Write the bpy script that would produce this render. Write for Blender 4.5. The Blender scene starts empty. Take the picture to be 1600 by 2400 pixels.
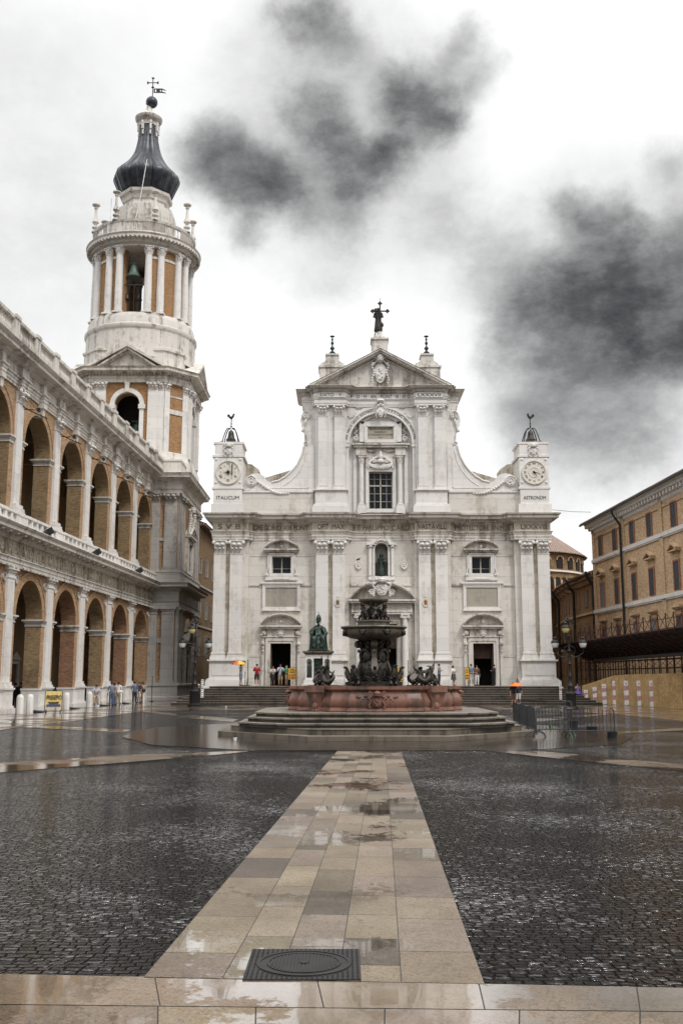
import bpy, bmesh, math, random
from mathutils import Matrix, Vector
R = math.radians
rnd = random.Random(7)
# ---------------------------------------------------------------- camera, world, sun, exposure
F_PX, HORIZON, EYE = 2333.0, 1590.0, 1.95
PITCH = math.atan((HORIZON - 1200) / F_PX)
CPT, SPT = math.cos(PITCH), math.sin(PITCH)
sc = bpy.context.scene
col = sc.collection
cam_d = bpy.data.cameras.new("camera"); cam = bpy.data.objects.new("camera", cam_d); col.objects.link(cam)
cam_d.sensor_fit = 'VERTICAL'; cam_d.sensor_height = 36.0; cam_d.lens = 36.0 * F_PX / 2400
cam_d.clip_end = 3000; cam_d.clip_start = 0.1
cam.location = (0, 0, EYE); cam.rotation_euler = (R(90) + PITCH, 0, 0)
sc.camera = cam
sc.view_settings.view_transform = 'Standard'; sc.view_settings.look = 'None'
sc.view_settings.exposure = 0.0; sc.view_settings.gamma = 1.0
sc.render.resolution_x = 682; sc.render.resolution_y = 1024
SUN_EL, SUN_AZ = 52.0, 140.0      # sun behind the camera, to its right, veiled by cloud

def at(px, py, Y):                # a direction of the survey photo, taken at distance Y -> x, z in metres
    k = Y / (F_PX * CPT - (1200 - py) * SPT)
    return (px - 800) * k, EYE + (F_PX * SPT + (1200 - py) * CPT) * k
def gr(px, py, z=0.0):            # point on the ground
    k = (z - EYE) / (F_PX * SPT + (1200 - py) * CPT)
    return (px - 800) * k, (F_PX * CPT - (1200 - py) * SPT) * k
def zz(py, Y): return at(800, py, Y)[1]

# ---- node helper
class NT:
    def __init__(s, tree): s.t = tree; s.n = tree.nodes; s.l = tree.links
    def new(s, typ, props=None, **ins):
        n = s.n.new(typ)
        for k, v in (props or {}).items(): setattr(n, k, v)
        for k, v in ins.items():
            key = int(k[1:]) if (k[0] == 'i' and k[1:].isdigit()) else k.replace('_', ' ')
            s.set(n.inputs[key], v)
        return n
    def set(s, inp, v):
        if hasattr(v, 'is_output'): s.l.new(v, inp)
        elif hasattr(v, 'outputs'): s.l.new(v.outputs[0], inp)
        else:
            if isinstance(v, (tuple, list)) and len(v) == 3 and inp.type == 'RGBA': v = (*v, 1)
            inp.default_value = v
    def math(s, op, a, b=0.0, c=None, clamp=False):
        n = s.n.new('ShaderNodeMath'); n.operation = op; n.use_clamp = clamp
        s.set(n.inputs[0], a); s.set(n.inputs[1], b)
        if c is not None: s.set(n.inputs[2], c)
        return n.outputs[0]
    def vm(s, op, a, b=(0, 0, 0), scale=None):
        n = s.n.new('ShaderNodeVectorMath'); n.operation = op
        s.set(n.inputs[0], a)
        if op != 'NORMALIZE' and op != 'SCALE': s.set(n.inputs[1], b)
        if scale is not None: s.set(n.inputs['Scale'], scale)
        return n.outputs['Value'] if op in ('DOT_PRODUCT', 'LENGTH', 'DISTANCE') else n.outputs[0]
    def mix(s, f, a, b, mode='MIX'):
        n = s.n.new('ShaderNodeMix'); n.data_type = 'RGBA'; n.blend_type = mode; n.clamp_factor = True
        s.set(n.inputs[0], f); s.set(n.inputs[6], a); s.set(n.inputs[7], b)
        return n.outputs[2]
    def noise(s, vec, scale, detail=4, rough=0.6, dist=0.0):
        n = s.n.new('ShaderNodeTexNoise'); s.set(n.inputs['Vector'], vec)
        n.inputs['Scale'].default_value = scale; n.inputs['Detail'].default_value = detail
        n.inputs['Roughness'].default_value = rough; n.inputs['Distortion'].default_value = dist
        return n
    def ramp(s, f, a, b, lo=0.0, hi=1.0):
        n = s.n.new('ShaderNodeMapRange'); n.interpolation_type = 'SMOOTHSTEP'
        s.set(n.inputs[0], f)
        for i, v in ((1, a), (2, b), (3, lo), (4, hi)): s.set(n.inputs[i], v)
        return n.outputs[0]
    def sep(s, v):
        n = s.n.new('ShaderNodeSeparateXYZ'); s.set(n.inputs[0], v); return n.outputs
    def comb(s, x, y, z=0.0):
        n = s.n.new('ShaderNodeCombineXYZ')
        for i, v in enumerate((x, y, z)): s.set(n.inputs[i], v)
        return n.outputs[0]

# ---- world: overcast sky with dark cloud masses, placed by direction
w = bpy.data.worlds.new("World"); sc.world = w; w.use_nodes = True
N = NT(w.node_tree); N.n.clear()
tc = N.new('ShaderNodeTexCoord')
dirv = tc.outputs['Generated']
sky = N.new('ShaderNodeTexSky', {'sky_type': 'NISHITA', 'sun_disc': False, 'sun_elevation': R(SUN_EL), 'sun_rotation': R(SUN_AZ)})
def dirof(px, py):
    v = Vector((px - 800, F_PX * CPT - (1200 - py) * SPT, F_PX * SPT + (1200 - py) * CPT)); return v.normalized()
wn = N.noise(dirv, 5.0, 6, 0.62)
wn2 = N.noise(dirv, 15.0, 6, 0.66)
wn3 = N.noise(N.vm('MULTIPLY', dirv, (6, 6, 10)), 1.0, 7, 0.68)
off = N.vm('SUBTRACT', wn.outputs['Color'], (0.5, 0.5, 0.5))
off2 = N.vm('SUBTRACT', wn2.outputs['Color'], (0.5, 0.5, 0.5))
warp = N.vm('ADD', dirv, N.vm('ADD', N.vm('SCALE', off, scale=0.085), N.vm('SCALE', off2, scale=0.04)))
# dark masses of the survey photo: (x, y, radius, weight)
BL = [(180,480,105,.70),(300,580,110,.72),(370,540,90,.62),(230,430,80,.42),(420,620,80,.4),(520,380,90,.58),(560,450,90,.5),(650,500,85,.62),(720,480,85,.6),(820,280,115,.68),(760,250,70,.45),(880,330,75,.55),(740,410,60,.45),
      (490,60,85,.48),(500,130,75,.42),(620,150,70,.36),(560,150,60,.3),(920,130,60,.32),(985,230,60,.28),(460,320,60,.36),(560,610,100,.3),(640,620,80,.25),(550,760,140,.16),
      (1330,680,90,.68),(1260,640,70,.42),(1380,740,80,.6),(1400,860,120,.7),(1300,880,110,.66),(1500,900,120,.62),(1150,900,110,.55),(1200,1000,125,.7),(1350,1010,125,.86),(1500,1030,115,.9),(1430,1050,80,.9),(1600,1010,120,.85),(1060,950,80,.42),(1040,1040,70,.3),(1260,790,70,.34),
      (1060,760,110,.26),(920,660,100,.22),(1000,840,90,.18),(1560,700,80,.36),(1530,520,70,.25),(1300,1170,200,.34),(1500,1160,150,.22),(1100,1140,120,.2),(1250,1290,180,.36),(1420,1300,150,.26),(1090,1260,110,.16),
      (600,420,330,.22),(560,430,330,.24),(1360,840,300,.24),(1520,880,200,.4),(1280,900,380,.10),(1250,1200,380,.08),(-420,300,420,.14),(-380,900,300,.10),(-100,700,250,.07),(150,800,200,.05),(900,800,160,.1)]
BL = [(350 + x / 1.2544, y / 1.2544, r / 1.2544 * .84, w_ * .88) for x, y, r, w_ in BL]
inv = None
for px, py, r, wt in BL:
    d = N.vm('DISTANCE', warp, tuple(dirof(px, py)))
    b = N.ramp(d, 0.0, r / 2450 * 1.95, 1 - wt, 1.0)
    inv = b if inv is None else N.math('MULTIPLY', inv, b)
dens = N.math('SUBTRACT', 1.0, inv)
dens = N.math('MULTIPLY', dens, N.ramp(wn3.outputs[0], .32, .66, .64, 1.13))
d2 = N.math('ADD', dens, N.math('MULTIPLY', N.math('SUBTRACT', N.noise(dirv, 2.6, 6, .6).outputs[0], 0.46), 0.22), clamp=True)
cr = N.new('ShaderNodeValToRGB', None, Fac=d2)
e = cr.color_ramp.elements
e[0].position = 0.0; e[0].color = (1.15, 1.15, 1.16, 1)
e[1].position = 1.0; e[1].color = (.05, .05, .051, 1)
for p_, c_ in ((.06, .98), (.13, .84), (.25, .62), (.4, .42), (.6, .22), (.8, .11)):
    q = e.new(p_); q.color = (c_, c_, c_, 1)
# unseen sky overhead and behind is brightened, low behind darkened, to shape the light
z_ = N.sep(dirv)
back = N.ramp(z_[1], 0.35, -0.35, 0.0, 1.0)
up = N.ramp(z_[2], 0.60, 0.80, 0.0, 1.0)
hi = N.math('MAXIMUM', back, up)
lowb = N.math('MULTIPLY', back, N.ramp(z_[2], .60, .15, 0.0, 1.0))
skyc = N.mix(hi, cr.outputs[0], (2.0, 2.0, 2.02, 1))
skyc = N.mix(lowb, skyc, (.30, .30, .31, 1))
nis = N.vm('SCALE', sky.outputs[0], scale=0.003)
tot = N.vm('ADD', skyc, nis)
bg = N.new('ShaderNodeBackground', None, Color=tot, Strength=1.0)
wo = N.new('ShaderNodeOutputWorld'); N.l.new(bg.outputs[0], wo.inputs[0])
sd = bpy.data.lights.new("sun", 'SUN'); sd.energy = 1.7; sd.angle = R(10); sd.color = (1, .965, .92)
so = bpy.data.objects.new("sun", sd); col.objects.link(so)
so.rotation_euler = (R(90 - SUN_EL), 0, R(180 - SUN_AZ))

# ---------------------------------------------------------------- materials
def _uv(N):
    g = N.new('ShaderNodeNewGeometry')
    p = N.sep(g.outputs['Position']); n = N.sep(g.outputs['True Normal'])
    flat = N.math('GREATER_THAN', N.math('ABSOLUTE', n[2]), 0.7)
    u = N.math('SUBTRACT', N.math('MULTIPLY', p[0], n[1]), N.math('MULTIPLY', p[1], n[0]))
    u2 = N.math('ADD', N.math('MULTIPLY', flat, p[0]), N.math('MULTIPLY', N.math('SUBTRACT', 1.0, flat), u))
    v2 = N.math('ADD', N.math('MULTIPLY', flat, p[1]), N.math('MULTIPLY', N.math('SUBTRACT', 1.0, flat), p[2]))
    return g.outputs['Position'], N.comb(u2, v2, 0.0)
def mat(name):
    m = bpy.data.materials.new(name); m.use_nodes = True; N = NT(m.node_tree); N.n.clear()
    b = N.new('ShaderNodeBsdfPrincipled'); o = N.new('ShaderNodeOutputMaterial'); N.l.new(b.outputs[0], o.inputs[0])
    return m, N, b
def bump(N, b, h, st=0.3, d=0.02, normal=None):
    n = N.new('ShaderNodeBump', None, Height=h); n.inputs['Strength'].default_value = st; n.inputs['Distance'].default_value = d
    if normal is not None: N.l.new(normal, n.inputs['Normal'])
    N.l.new(n.outputs[0], b.inputs['Normal'])
def plain(name, c, rough=0.6, metal=0.0, var=0.15, nscale=6.0, emit=None, bmp=0.0, spec=0.5):
    m, N, b = mat(name)
    g = N.new('ShaderNodeNewGeometry'); p = g.outputs['Position']
    n = N.noise(p, nscale, 5, .6)
    f = N.ramp(n.outputs[0], .3, .7, 1 - var, 1 + var)
    N.l.new(N.vm('SCALE', tuple(c), scale=f), b.inputs['Base Color'])
    b.inputs['Roughness'].default_value = rough; b.inputs['Metallic'].default_value = metal
    b.inputs['Specular IOR Level'].default_value = spec
    if bmp: bump(N, b, n.outputs[0], bmp, .05)
    if emit: b.inputs['Emission Color'].default_value = (*emit[0], 1); b.inputs['Emission Strength'].default_value = emit[1]
    return m
def stone(name, base, dirty, bw=1.5, bh=.72, amt=.5, joint=.5, rough=.62, bias=0.0, streak=.5, spots=.25, jw=.012):
    m, N, b = mat(name)
    P, uv = _uv(N)
    br = N.new('ShaderNodeTexBrick', {'offset': .5, 'squash': 1.0}, Vector=uv, Scale=1.0, Mortar_Size=jw, Mortar_Smooth=.1, Bias=0.0, Brick_Width=bw, Row_Height=bh)
    br.inputs['Color1'].default_value = (.93, .93, .93, 1); br.inputs['Color2'].default_value = (1.04, 1.035, 1.03, 1)
    br.inputs['Mortar'].default_value = (1 - joint, 1 - joint, 1 - joint, 1)
    n1 = N.noise(P, .35, 6, .65); n2 = N.noise(P, 2.6, 7, .72); n3 = N.noise(P, 14, 4, .7)
    s_ = N.sep(P)
    sv = N.comb(N.math('MULTIPLY', s_[0], 1.9), N.math('MULTIPLY', s_[1], 1.9), N.math('MULTIPLY', s_[2], .16))
    st = N.noise(sv, 1.0, 6, .7)
    f = N.math('ADD', N.math('MULTIPLY', n1.outputs[0], .55), N.math('MULTIPLY', n2.outputs[0], .45))
    f = N.math('ADD', f, N.math('MULTIPLY', N.math('SUBTRACT', st.outputs[0], .5), streak))
    f = N.ramp(N.math('ADD', f, bias), .47, .68, 0, amt)
    c = N.mix(f, base, dirty)
    sp = N.ramp(N.math('MULTIPLY', n3.outputs[0], n2.outputs[0]), .33, .44, 0, spots)
    c = N.mix(sp, c, tuple(x * .35 for x in dirty))
    c = N.mix(1.0, c, br.outputs[0], 'MULTIPLY')
    N.l.new(c, b.inputs['Base Color'])
    b.inputs['Roughness'].default_value = rough; b.inputs['Specular IOR Level'].default_value = .3
    h = N.math('SUBTRACT', N.math('MULTIPLY', n2.outputs[0], .5), N.math('MULTIPLY', br.outputs['Fac'], .8))
    bump(N, b, h, .5, .03)
    return m
def brick(name, c1, c2, mortar, bw=.30, bh=.085, dark=(.05, .03, .02), amt=.5):
    m, N, b = mat(name)
    P, uv = _uv(N)
    br = N.new('ShaderNodeTexBrick', {'offset': .5}, Vector=uv, Scale=1.0, Mortar_Size=.009, Mortar_Smooth=.2, Bias=0.0, Brick_Width=bw, Row_Height=bh)
    br.inputs['Color1'].default_value = (*c1, 1); br.inputs['Color2'].default_value = (*c2, 1); br.inputs['Mortar'].default_value = (*mortar, 1)
    n1 = N.noise(P, .5, 6, .65); n2 = N.noise(P, 3.3, 6, .75)
    n4 = N.noise(N.vm('MULTIPLY', uv, (3.2, 11.5, 1)), 1.0, 3, .6)
    c = N.mix(N.ramp(n4.outputs[0], .56, .66, 0, .75), br.outputs[0], tuple(x * .45 for x in c1))
    c = N.mix(N.ramp(n4.outputs[0], .42, .36, 0, .55), c, tuple(min(1, x * 1.35) for x in c2))
    f = N.ramp(N.math('ADD', N.math('MULTIPLY', n1.outputs[0], .5), N.math('MULTIPLY', n2.outputs[0], .5)), .45, .68, 0, amt)
    c = N.mix(f, c, dark)
    N.l.new(c, b.inputs['Base Color']); b.inputs['Roughness'].default_value = .85; b.inputs['Specular IOR Level'].default_value = .25
    bump(N, b, N.math('SUBTRACT', n4.outputs[0], br.outputs['Fac']), .6, .02)
    return m
M = {}
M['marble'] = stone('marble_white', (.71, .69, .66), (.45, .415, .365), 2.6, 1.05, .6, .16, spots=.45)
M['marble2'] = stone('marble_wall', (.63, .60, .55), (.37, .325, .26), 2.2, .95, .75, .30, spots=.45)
M['frieze'] = stone('stone_ochre', (.54, .495, .41), (.27, .23, .165), 2.3, .9, .95, .3, streak=.8, bias=.04, spots=.4)
M['trim'] = stone('istrian_trim', (.62, .59, .54), (.22, .195, .16), 2.1, 1.3, .85, .15, streak=.9, spots=.6)
M['grey'] = stone('grey_stone', (.42, .40, .375), (.20, .18, .16), 1.4, .7, .8, .4, spots=.5)
M['dirt'] = stone('weathered_shade_stone', (.30, .28, .25), (.07, .065, .055), 1.2, .6, .9, .3, streak=.9, spots=.7)
M['panel'] = stone('panel_stone', (.36, .33, .27), (.25, .235, .225), 1.6, 1.3, .8, .05, spots=.2)
M['brick'] = brick('brick_orange', (.30, .145, .052), (.40, .22, .095), (.40, .31, .21), amt=.4)
M['brickd'] = brick('brick_loggia', (.36, .205, .10), (.48, .315, .18), (.42, .33, .24), amt=.4)
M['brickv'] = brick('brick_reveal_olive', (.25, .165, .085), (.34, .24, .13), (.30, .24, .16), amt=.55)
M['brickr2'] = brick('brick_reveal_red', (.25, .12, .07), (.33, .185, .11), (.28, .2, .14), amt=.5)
M['brickr'] = brick('brick_red', (.26, .115, .06), (.33, .18, .10), (.30, .2, .14), amt=.5)
M['brickp'] = brick('brick_palazzo', (.47, .30, .165), (.64, .46, .29), (.56, .45, .32), amt=.3)
M['brickb'] = brick('brick_brown', (.24, .15, .07), (.30, .20, .10), (.22, .15, .09), amt=.6)
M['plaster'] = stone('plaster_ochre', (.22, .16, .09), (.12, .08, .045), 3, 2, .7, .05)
M['redmarble'] = stone('red_marble', (.20, .10, .072), (.07, .05, .04), 1.6, 3, .8, .2, rough=.3, spots=.6, streak=1.3)
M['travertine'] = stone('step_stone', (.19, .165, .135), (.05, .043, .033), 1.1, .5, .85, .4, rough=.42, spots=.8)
M['riser_shade'] = stone('step_riser_shade', (.060, .050, .040), (.02, .017, .014), 1.1, .5, .85, .4, rough=.5, spots=.8)  # step stone darkened: shade under the nosings put into the riser colour
M['fstone'] = stone('fountain_stone', (.14, .118, .09), (.045, .04, .03), .9, 3, .8, .1, rough=.4, spots=.7, streak=1.)
M['bronze'] = plain('bronze_dark', (.035, .030, .025), .42, .55, .5, 7, bmp=.4)
M['verdigris'] = plain('bronze_green', (.035, .055, .045), .45, .45, .5, 6, bmp=.4)
M['bellgreen'] = plain('bell_patina', (.10, .15, .12), .5, .3, .3, 6)
M['iron'] = plain('iron_black', (.018, .017, .016), .5, .3, .3)
M['lead'] = plain('lead_sheet', (.045, .048, .055), .42, .5, .45, 1.3, bmp=.3)
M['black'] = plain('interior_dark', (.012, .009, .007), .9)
M['wood'] = plain('wood_door', (.06, .03, .018), .6, 0, .3, 3)
M['glass'] = plain('window_glass', (.012, .014, .017), .08, 0, .3, .8)
M['shutter'] = plain('shutter_grey', (.065, .07, .085), .6, 0, .2)
M['shutterlight'] = plain('shutter_pale', (.20, .22, .25), .6, 0, .2)
M['rfrm'] = plain('window_surround_red', (.30, .14, .075), .8, 0, .25, 5)
M['sash'] = plain('sash_paint', (.42, .40, .35), .6)
M['letter'] = plain('letter_black', (.03, .027, .024), .7)
M['letterf'] = plain('letter_faded', (.10, .08, .06), .7, 0, .5, 2)
M['dial'] = plain('dial_stone', (.64, .60, .53), .6, 0, .1)
M['metal'] = plain('galvanised', (.07, .073, .077), .4, .7, .3, 9)
M['metalbright'] = plain('painted_white_post', (.72, .72, .70), .5)
M['lampglass'] = plain('lamp_glass', (.75, .75, .74), .25, 0, .05)
M['lampyellow'] = plain('lamp_glass_warm', (.55, .50, .20), .3, 0, .05)
M['yellow'] = plain('sign_yellow', (.75, .42, .03), .6, 0, .08)
M['banner'] = plain('banner_yellow', (.72, .55, .20), .6, 0, .12)
M['white'] = plain('white_paint', (.75, .75, .74), .55, 0, .08)
M['redtape'] = plain('red_stripe', (.40, .03, .035), .5)
M['blue'] = plain('blue_print', (.05, .08, .25), .5)
M['green'] = plain('green_glass', (.008, .10, .02), .3)
M['rubber'] = plain('rubber_black', (.014, .014, .015), .55, 0, .3)
M['orange'] = plain('umbrella_orange', (.85, .19, .015), .6, 0, .1)
M['u_red'] = plain('umbrella_red', (.45, .02, .03), .6); M['u_yel'] = plain('umbrella_yellow', (.80, .45, .03), .6)
M['u_org'] = plain('umbrella_panel_orange', (.75, .14, .02), .6); M['u_pur'] = plain('umbrella_purple', (.10, .05, .35), .6)
M['skin'] = plain('skin', (.42, .24, .16), .6, 0, .05)
M['rust'] = plain('scaffold_rust', (.06, .018, .012), .7, .2, .4, 4)
M['deck'] = plain('scaffold_board', (.02, .018, .015), .8, 0, .5, 2)
M['gold'] = plain('gilt', (.45, .28, .06), .4, .6)
def osb():
    m, N, b = mat('hoarding_board')
    g = N.new('ShaderNodeNewGeometry'); P = g.outputs['Position']
    v = N.new('ShaderNodeTexVoronoi', None, Vector=N.vm('MULTIPLY', P, (14, 14, 7)), Scale=1.0)
    n = N.noise(P, 1.2, 5, .6)
    c = N.mix(N.sep(v.outputs['Color'])[0], (.34, .21, .085, 1), (.54, .37, .17, 1))
    c = N.mix(N.ramp(n.outputs[0], .4, .7, 0, .5), c, (.22, .12, .04, 1))
    N.l.new(c, b.inputs['Base Color']); b.inputs['Roughness'].default_value = .7
    return m
M['osb'] = osb()
def tiles():
    m, N, b = mat('roof_tiles')
    g = N.new('ShaderNodeNewGeometry'); P = g.outputs['Position']; s_ = N.sep(P)
    wv = N.math('SINE', N.math('MULTIPLY', s_[0], 24.0)); w2 = N.math('FRACT', N.math('MULTIPLY', s_[2], 4.0))
    n = N.noise(P, 4, 6, .7)
    c = N.mix(N.ramp(n.outputs[0], .38, .62), (.28, .17, .12, 1), (.42, .33, .27, 1))
    c = N.mix(N.ramp(wv, -.2, -.8, 0, .8), c, (.05, .03, .025, 1))
    c = N.mix(N.ramp(w2, .15, .0, 0, .5), c, (.06, .04, .03, 1))
    N.l.new(c, b.inputs['Base Color']); b.inputs['Roughness'].default_value = .8
    bump(N, b, wv, .8, .06)
    return m
M['tiles'] = tiles()
def cobble():
    m, N, b = mat('wet_cobbles')
    g = N.new('ShaderNodeNewGeometry'); P = g.outputs['Position']
    wob = N.vm('SUBTRACT', N.noise(P, .55, 3, .5).outputs['Color'], (.5, .5, .5))
    wb2 = N.vm('SUBTRACT', N.noise(P, 7.0, 3, .55).outputs['Color'], (.5, .5, .5))
    q = N.vm('ADD', P, N.vm('ADD', N.vm('SCALE', wob, scale=.5), N.vm('SCALE', wb2, scale=.05)))
    br = N.new('ShaderNodeTexBrick', {'offset': .45, 'offset_frequency': 2, 'squash': .85, 'squash_frequency': 3}, Vector=q, Scale=1.0, Mortar_Size=.017, Mortar_Smooth=1.0, Bias=0.0, Brick_Width=.125, Row_Height=.080)
    br.inputs['Color1'].default_value = (0, 0, 0, 1); br.inputs['Color2'].default_value = (1, 1, 1, 1); br.inputs['Mortar'].default_value = (.5, .5, .5, 1)
    rv = N.sep(br.outputs[0])[0]
    wn = N.new('ShaderNodeTexWhiteNoise', {'noise_dimensions': '1D'}, W=N.math('MULTIPLY', rv, 913.7))
    n1 = N.noise(P, 24, 4, .6); n3 = N.noise(P, 3.0, 5, .6); pat = N.noise(P, .30, 4, .55); n5 = N.noise(N.vm('MULTIPLY', P, (9, 22, 1)), 1.0, 3, .6)
    c = N.mix(rv, (.0075, .0072, .0074, 1), (.018, .0168, .0168, 1))
    c = N.mix(N.ramp(br.outputs['Fac'], .3, .8), c, (.006, .005, .004, 1))
    N.l.new(c, b.inputs['Base Color'])
    tilt = N.vm('MULTIPLY', N.vm('SUBTRACT', wn.outputs['Color'], (.5, .5, .5)), (.16, .42, 0))
    b.inputs['IOR'].default_value = 1.75
    nn = N.vm('NORMALIZE', N.vm('ADD', (0, 0, 1), tilt))
    h = N.math('ADD', N.math('MULTIPLY', N.math('POWER', br.outputs['Fac'], 1.5), -1.0), N.math('ADD', N.math('MULTIPLY', n5.outputs[0], 1.9), N.math('MULTIPLY', n1.outputs[0], .35)))
    bump(N, b, h, 1.0, .022, nn)
    dry = N.ramp(N.math('ADD', pat.outputs[0], N.math('MULTIPLY', n3.outputs[0], .25)), .50, .80)
    edge = N.ramp(br.outputs['Fac'], .45, .85)
    N.l.new(N.math('ADD', .06, N.math('ADD', N.math('MULTIPLY', dry, .08), N.math('MULTIPLY', edge, .25))), b.inputs['Roughness'])
    gl = N.noise(N.vm('MULTIPLY', P, (11, 27, 1)), 1.0, 3, .62)
    gm = N.math('ADD', N.math('MULTIPLY', gl.outputs[0], .8), N.math('ADD', N.math('MULTIPLY', rv, .12), N.math('MULTIPLY', N.math('SUBTRACT', pat.outputs[0], .5), .55)))
    gm = N.ramp(gm, .485, .585)
    N.l.new(N.math('MULTIPLY', N.math('SUBTRACT', 1.0, N.math('MULTIPLY', edge, .8)), N.math('ADD', .045, N.math('MULTIPLY', gm, 1.5))), b.inputs['Specular IOR Level'])
    return m
M['cobble'] = cobble()
def wetpave(name, c1, c2, puddle=.5, slab=True, bw=.9, bh=.55, spec=.3, r_dry=.42, pd_rough=.03, coat=1.0):
    m, N, b = mat(name)
    g = N.new('ShaderNodeNewGeometry'); P = g.outputs['Position']
    n1 = N.noise(P, .9, 6, .6); n2 = N.noise(P, 9, 6, .7); n3 = N.noise(P, 48, 4, .8); n4 = N.noise(P, .5, 5, .6); n6 = N.noise(P, 30, 4, .7)
    c = N.mix(N.ramp(n1.outputs[0], .35, .65), c1, c2)
    c = N.mix(N.ramp(n2.outputs[0], .50, .72, 0, .5), c, tuple(x * .5 for x in c1[:3]))
    c = N.mix(N.ramp(n3.outputs[0], .50, .62, 0, .65), c, tuple(x * .35 for x in c1[:3]))
    c = N.mix(N.ramp(n3.outputs[0], .42, .32, 0, .5), c, tuple(min(1, x * 1.5) for x in c2[:3]))
    at_ = N.new('ShaderNodeAttribute', {'attribute_name': 'tint', 'attribute_type': 'GEOMETRY'})
    h = N.math('ADD', N.math('MULTIPLY', n2.outputs[0], .5), N.math('ADD', N.math('MULTIPLY', n3.outputs[0], .5), N.math('MULTIPLY', n6.outputs[0], .6)))
    if slab:
        br = N.new('ShaderNodeTexBrick', {'offset': .37}, Vector=P, Scale=1.0, Mortar_Size=.008, Mortar_Smooth=.2, Bias=0.0, Brick_Width=bw, Row_Height=bh)
        br.inputs['Color1'].default_value = (.70, .70, .69, 1); br.inputs['Color2'].default_value = (1.15, 1.12, 1.08, 1); br.inputs['Mortar'].default_value = (.3, .3, .3, 1)
        c = N.mix(1.0, c, br.outputs[0], 'MULTIPLY'); tn = N.sep(br.outputs[0])[0]
    else:
        c = N.mix(1.0, c, at_.outputs['Color'], 'MULTIPLY'); tn = at_.outputs['Fac']
    N.l.new(c, b.inputs['Base Color'])
    wet = N.math('ADD', N.math('MULTIPLY', n4.outputs[0], .75), N.math('ADD', N.math('MULTIPLY', n2.outputs[0], .18), N.math('MULTIPLY', n6.outputs[0], .10)))
    wm = N.ramp(wet, puddle - .015, puddle + .02)          # 1 where water stands
    N.l.new(N.math('ADD', N.math('MULTIPLY', N.math('SUBTRACT', 1.0, wm), r_dry), pd_rough), b.inputs['Roughness'])
    N.l.new(N.math('ADD', spec, N.math('MULTIPLY', wm, .25)), b.inputs['Specular IOR Level'])
    N.l.new(N.math('MULTIPLY', wm, coat), b.inputs['Coat Weight']); b.inputs['Coat Roughness'].default_value = pd_rough; b.inputs['Coat IOR'].default_value = 1.55
    n = N.new('ShaderNodeBump', None, Height=h); N.l.new(N.math('ADD', .05, N.math('MULTIPLY', N.math('SUBTRACT', 1.0, wm), .9)), n.inputs['Strength']); n.inputs['Distance'].default_value = .006
    N.l.new(n.outputs[0], b.inputs['Normal'])
    return m
M['pale'] = wetpave('wet_pale_paving', (.13, .10, .073, 1), (.19, .155, .12, 1), .50, r_dry=.14, pd_rough=.10)
M['slab'] = wetpave('wet_path_slabs', (.145, .115, .085, 1), (.20, .165, .128, 1), .555, slab=False)
M['kerb'] = wetpave('wet_kerb_slabs', (.16, .122, .085, 1), (.21, .168, .125, 1), .475, slab=False)
M['ring'] = wetpave('wet_dark_paving', (.030, .023, .018, 1), (.05, .04, .033, 1), .30, spec=.05, r_dry=.1, pd_rough=.15, coat=.25)
M['grout'] = plain('grout', (.02, .017, .014), .6)

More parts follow.
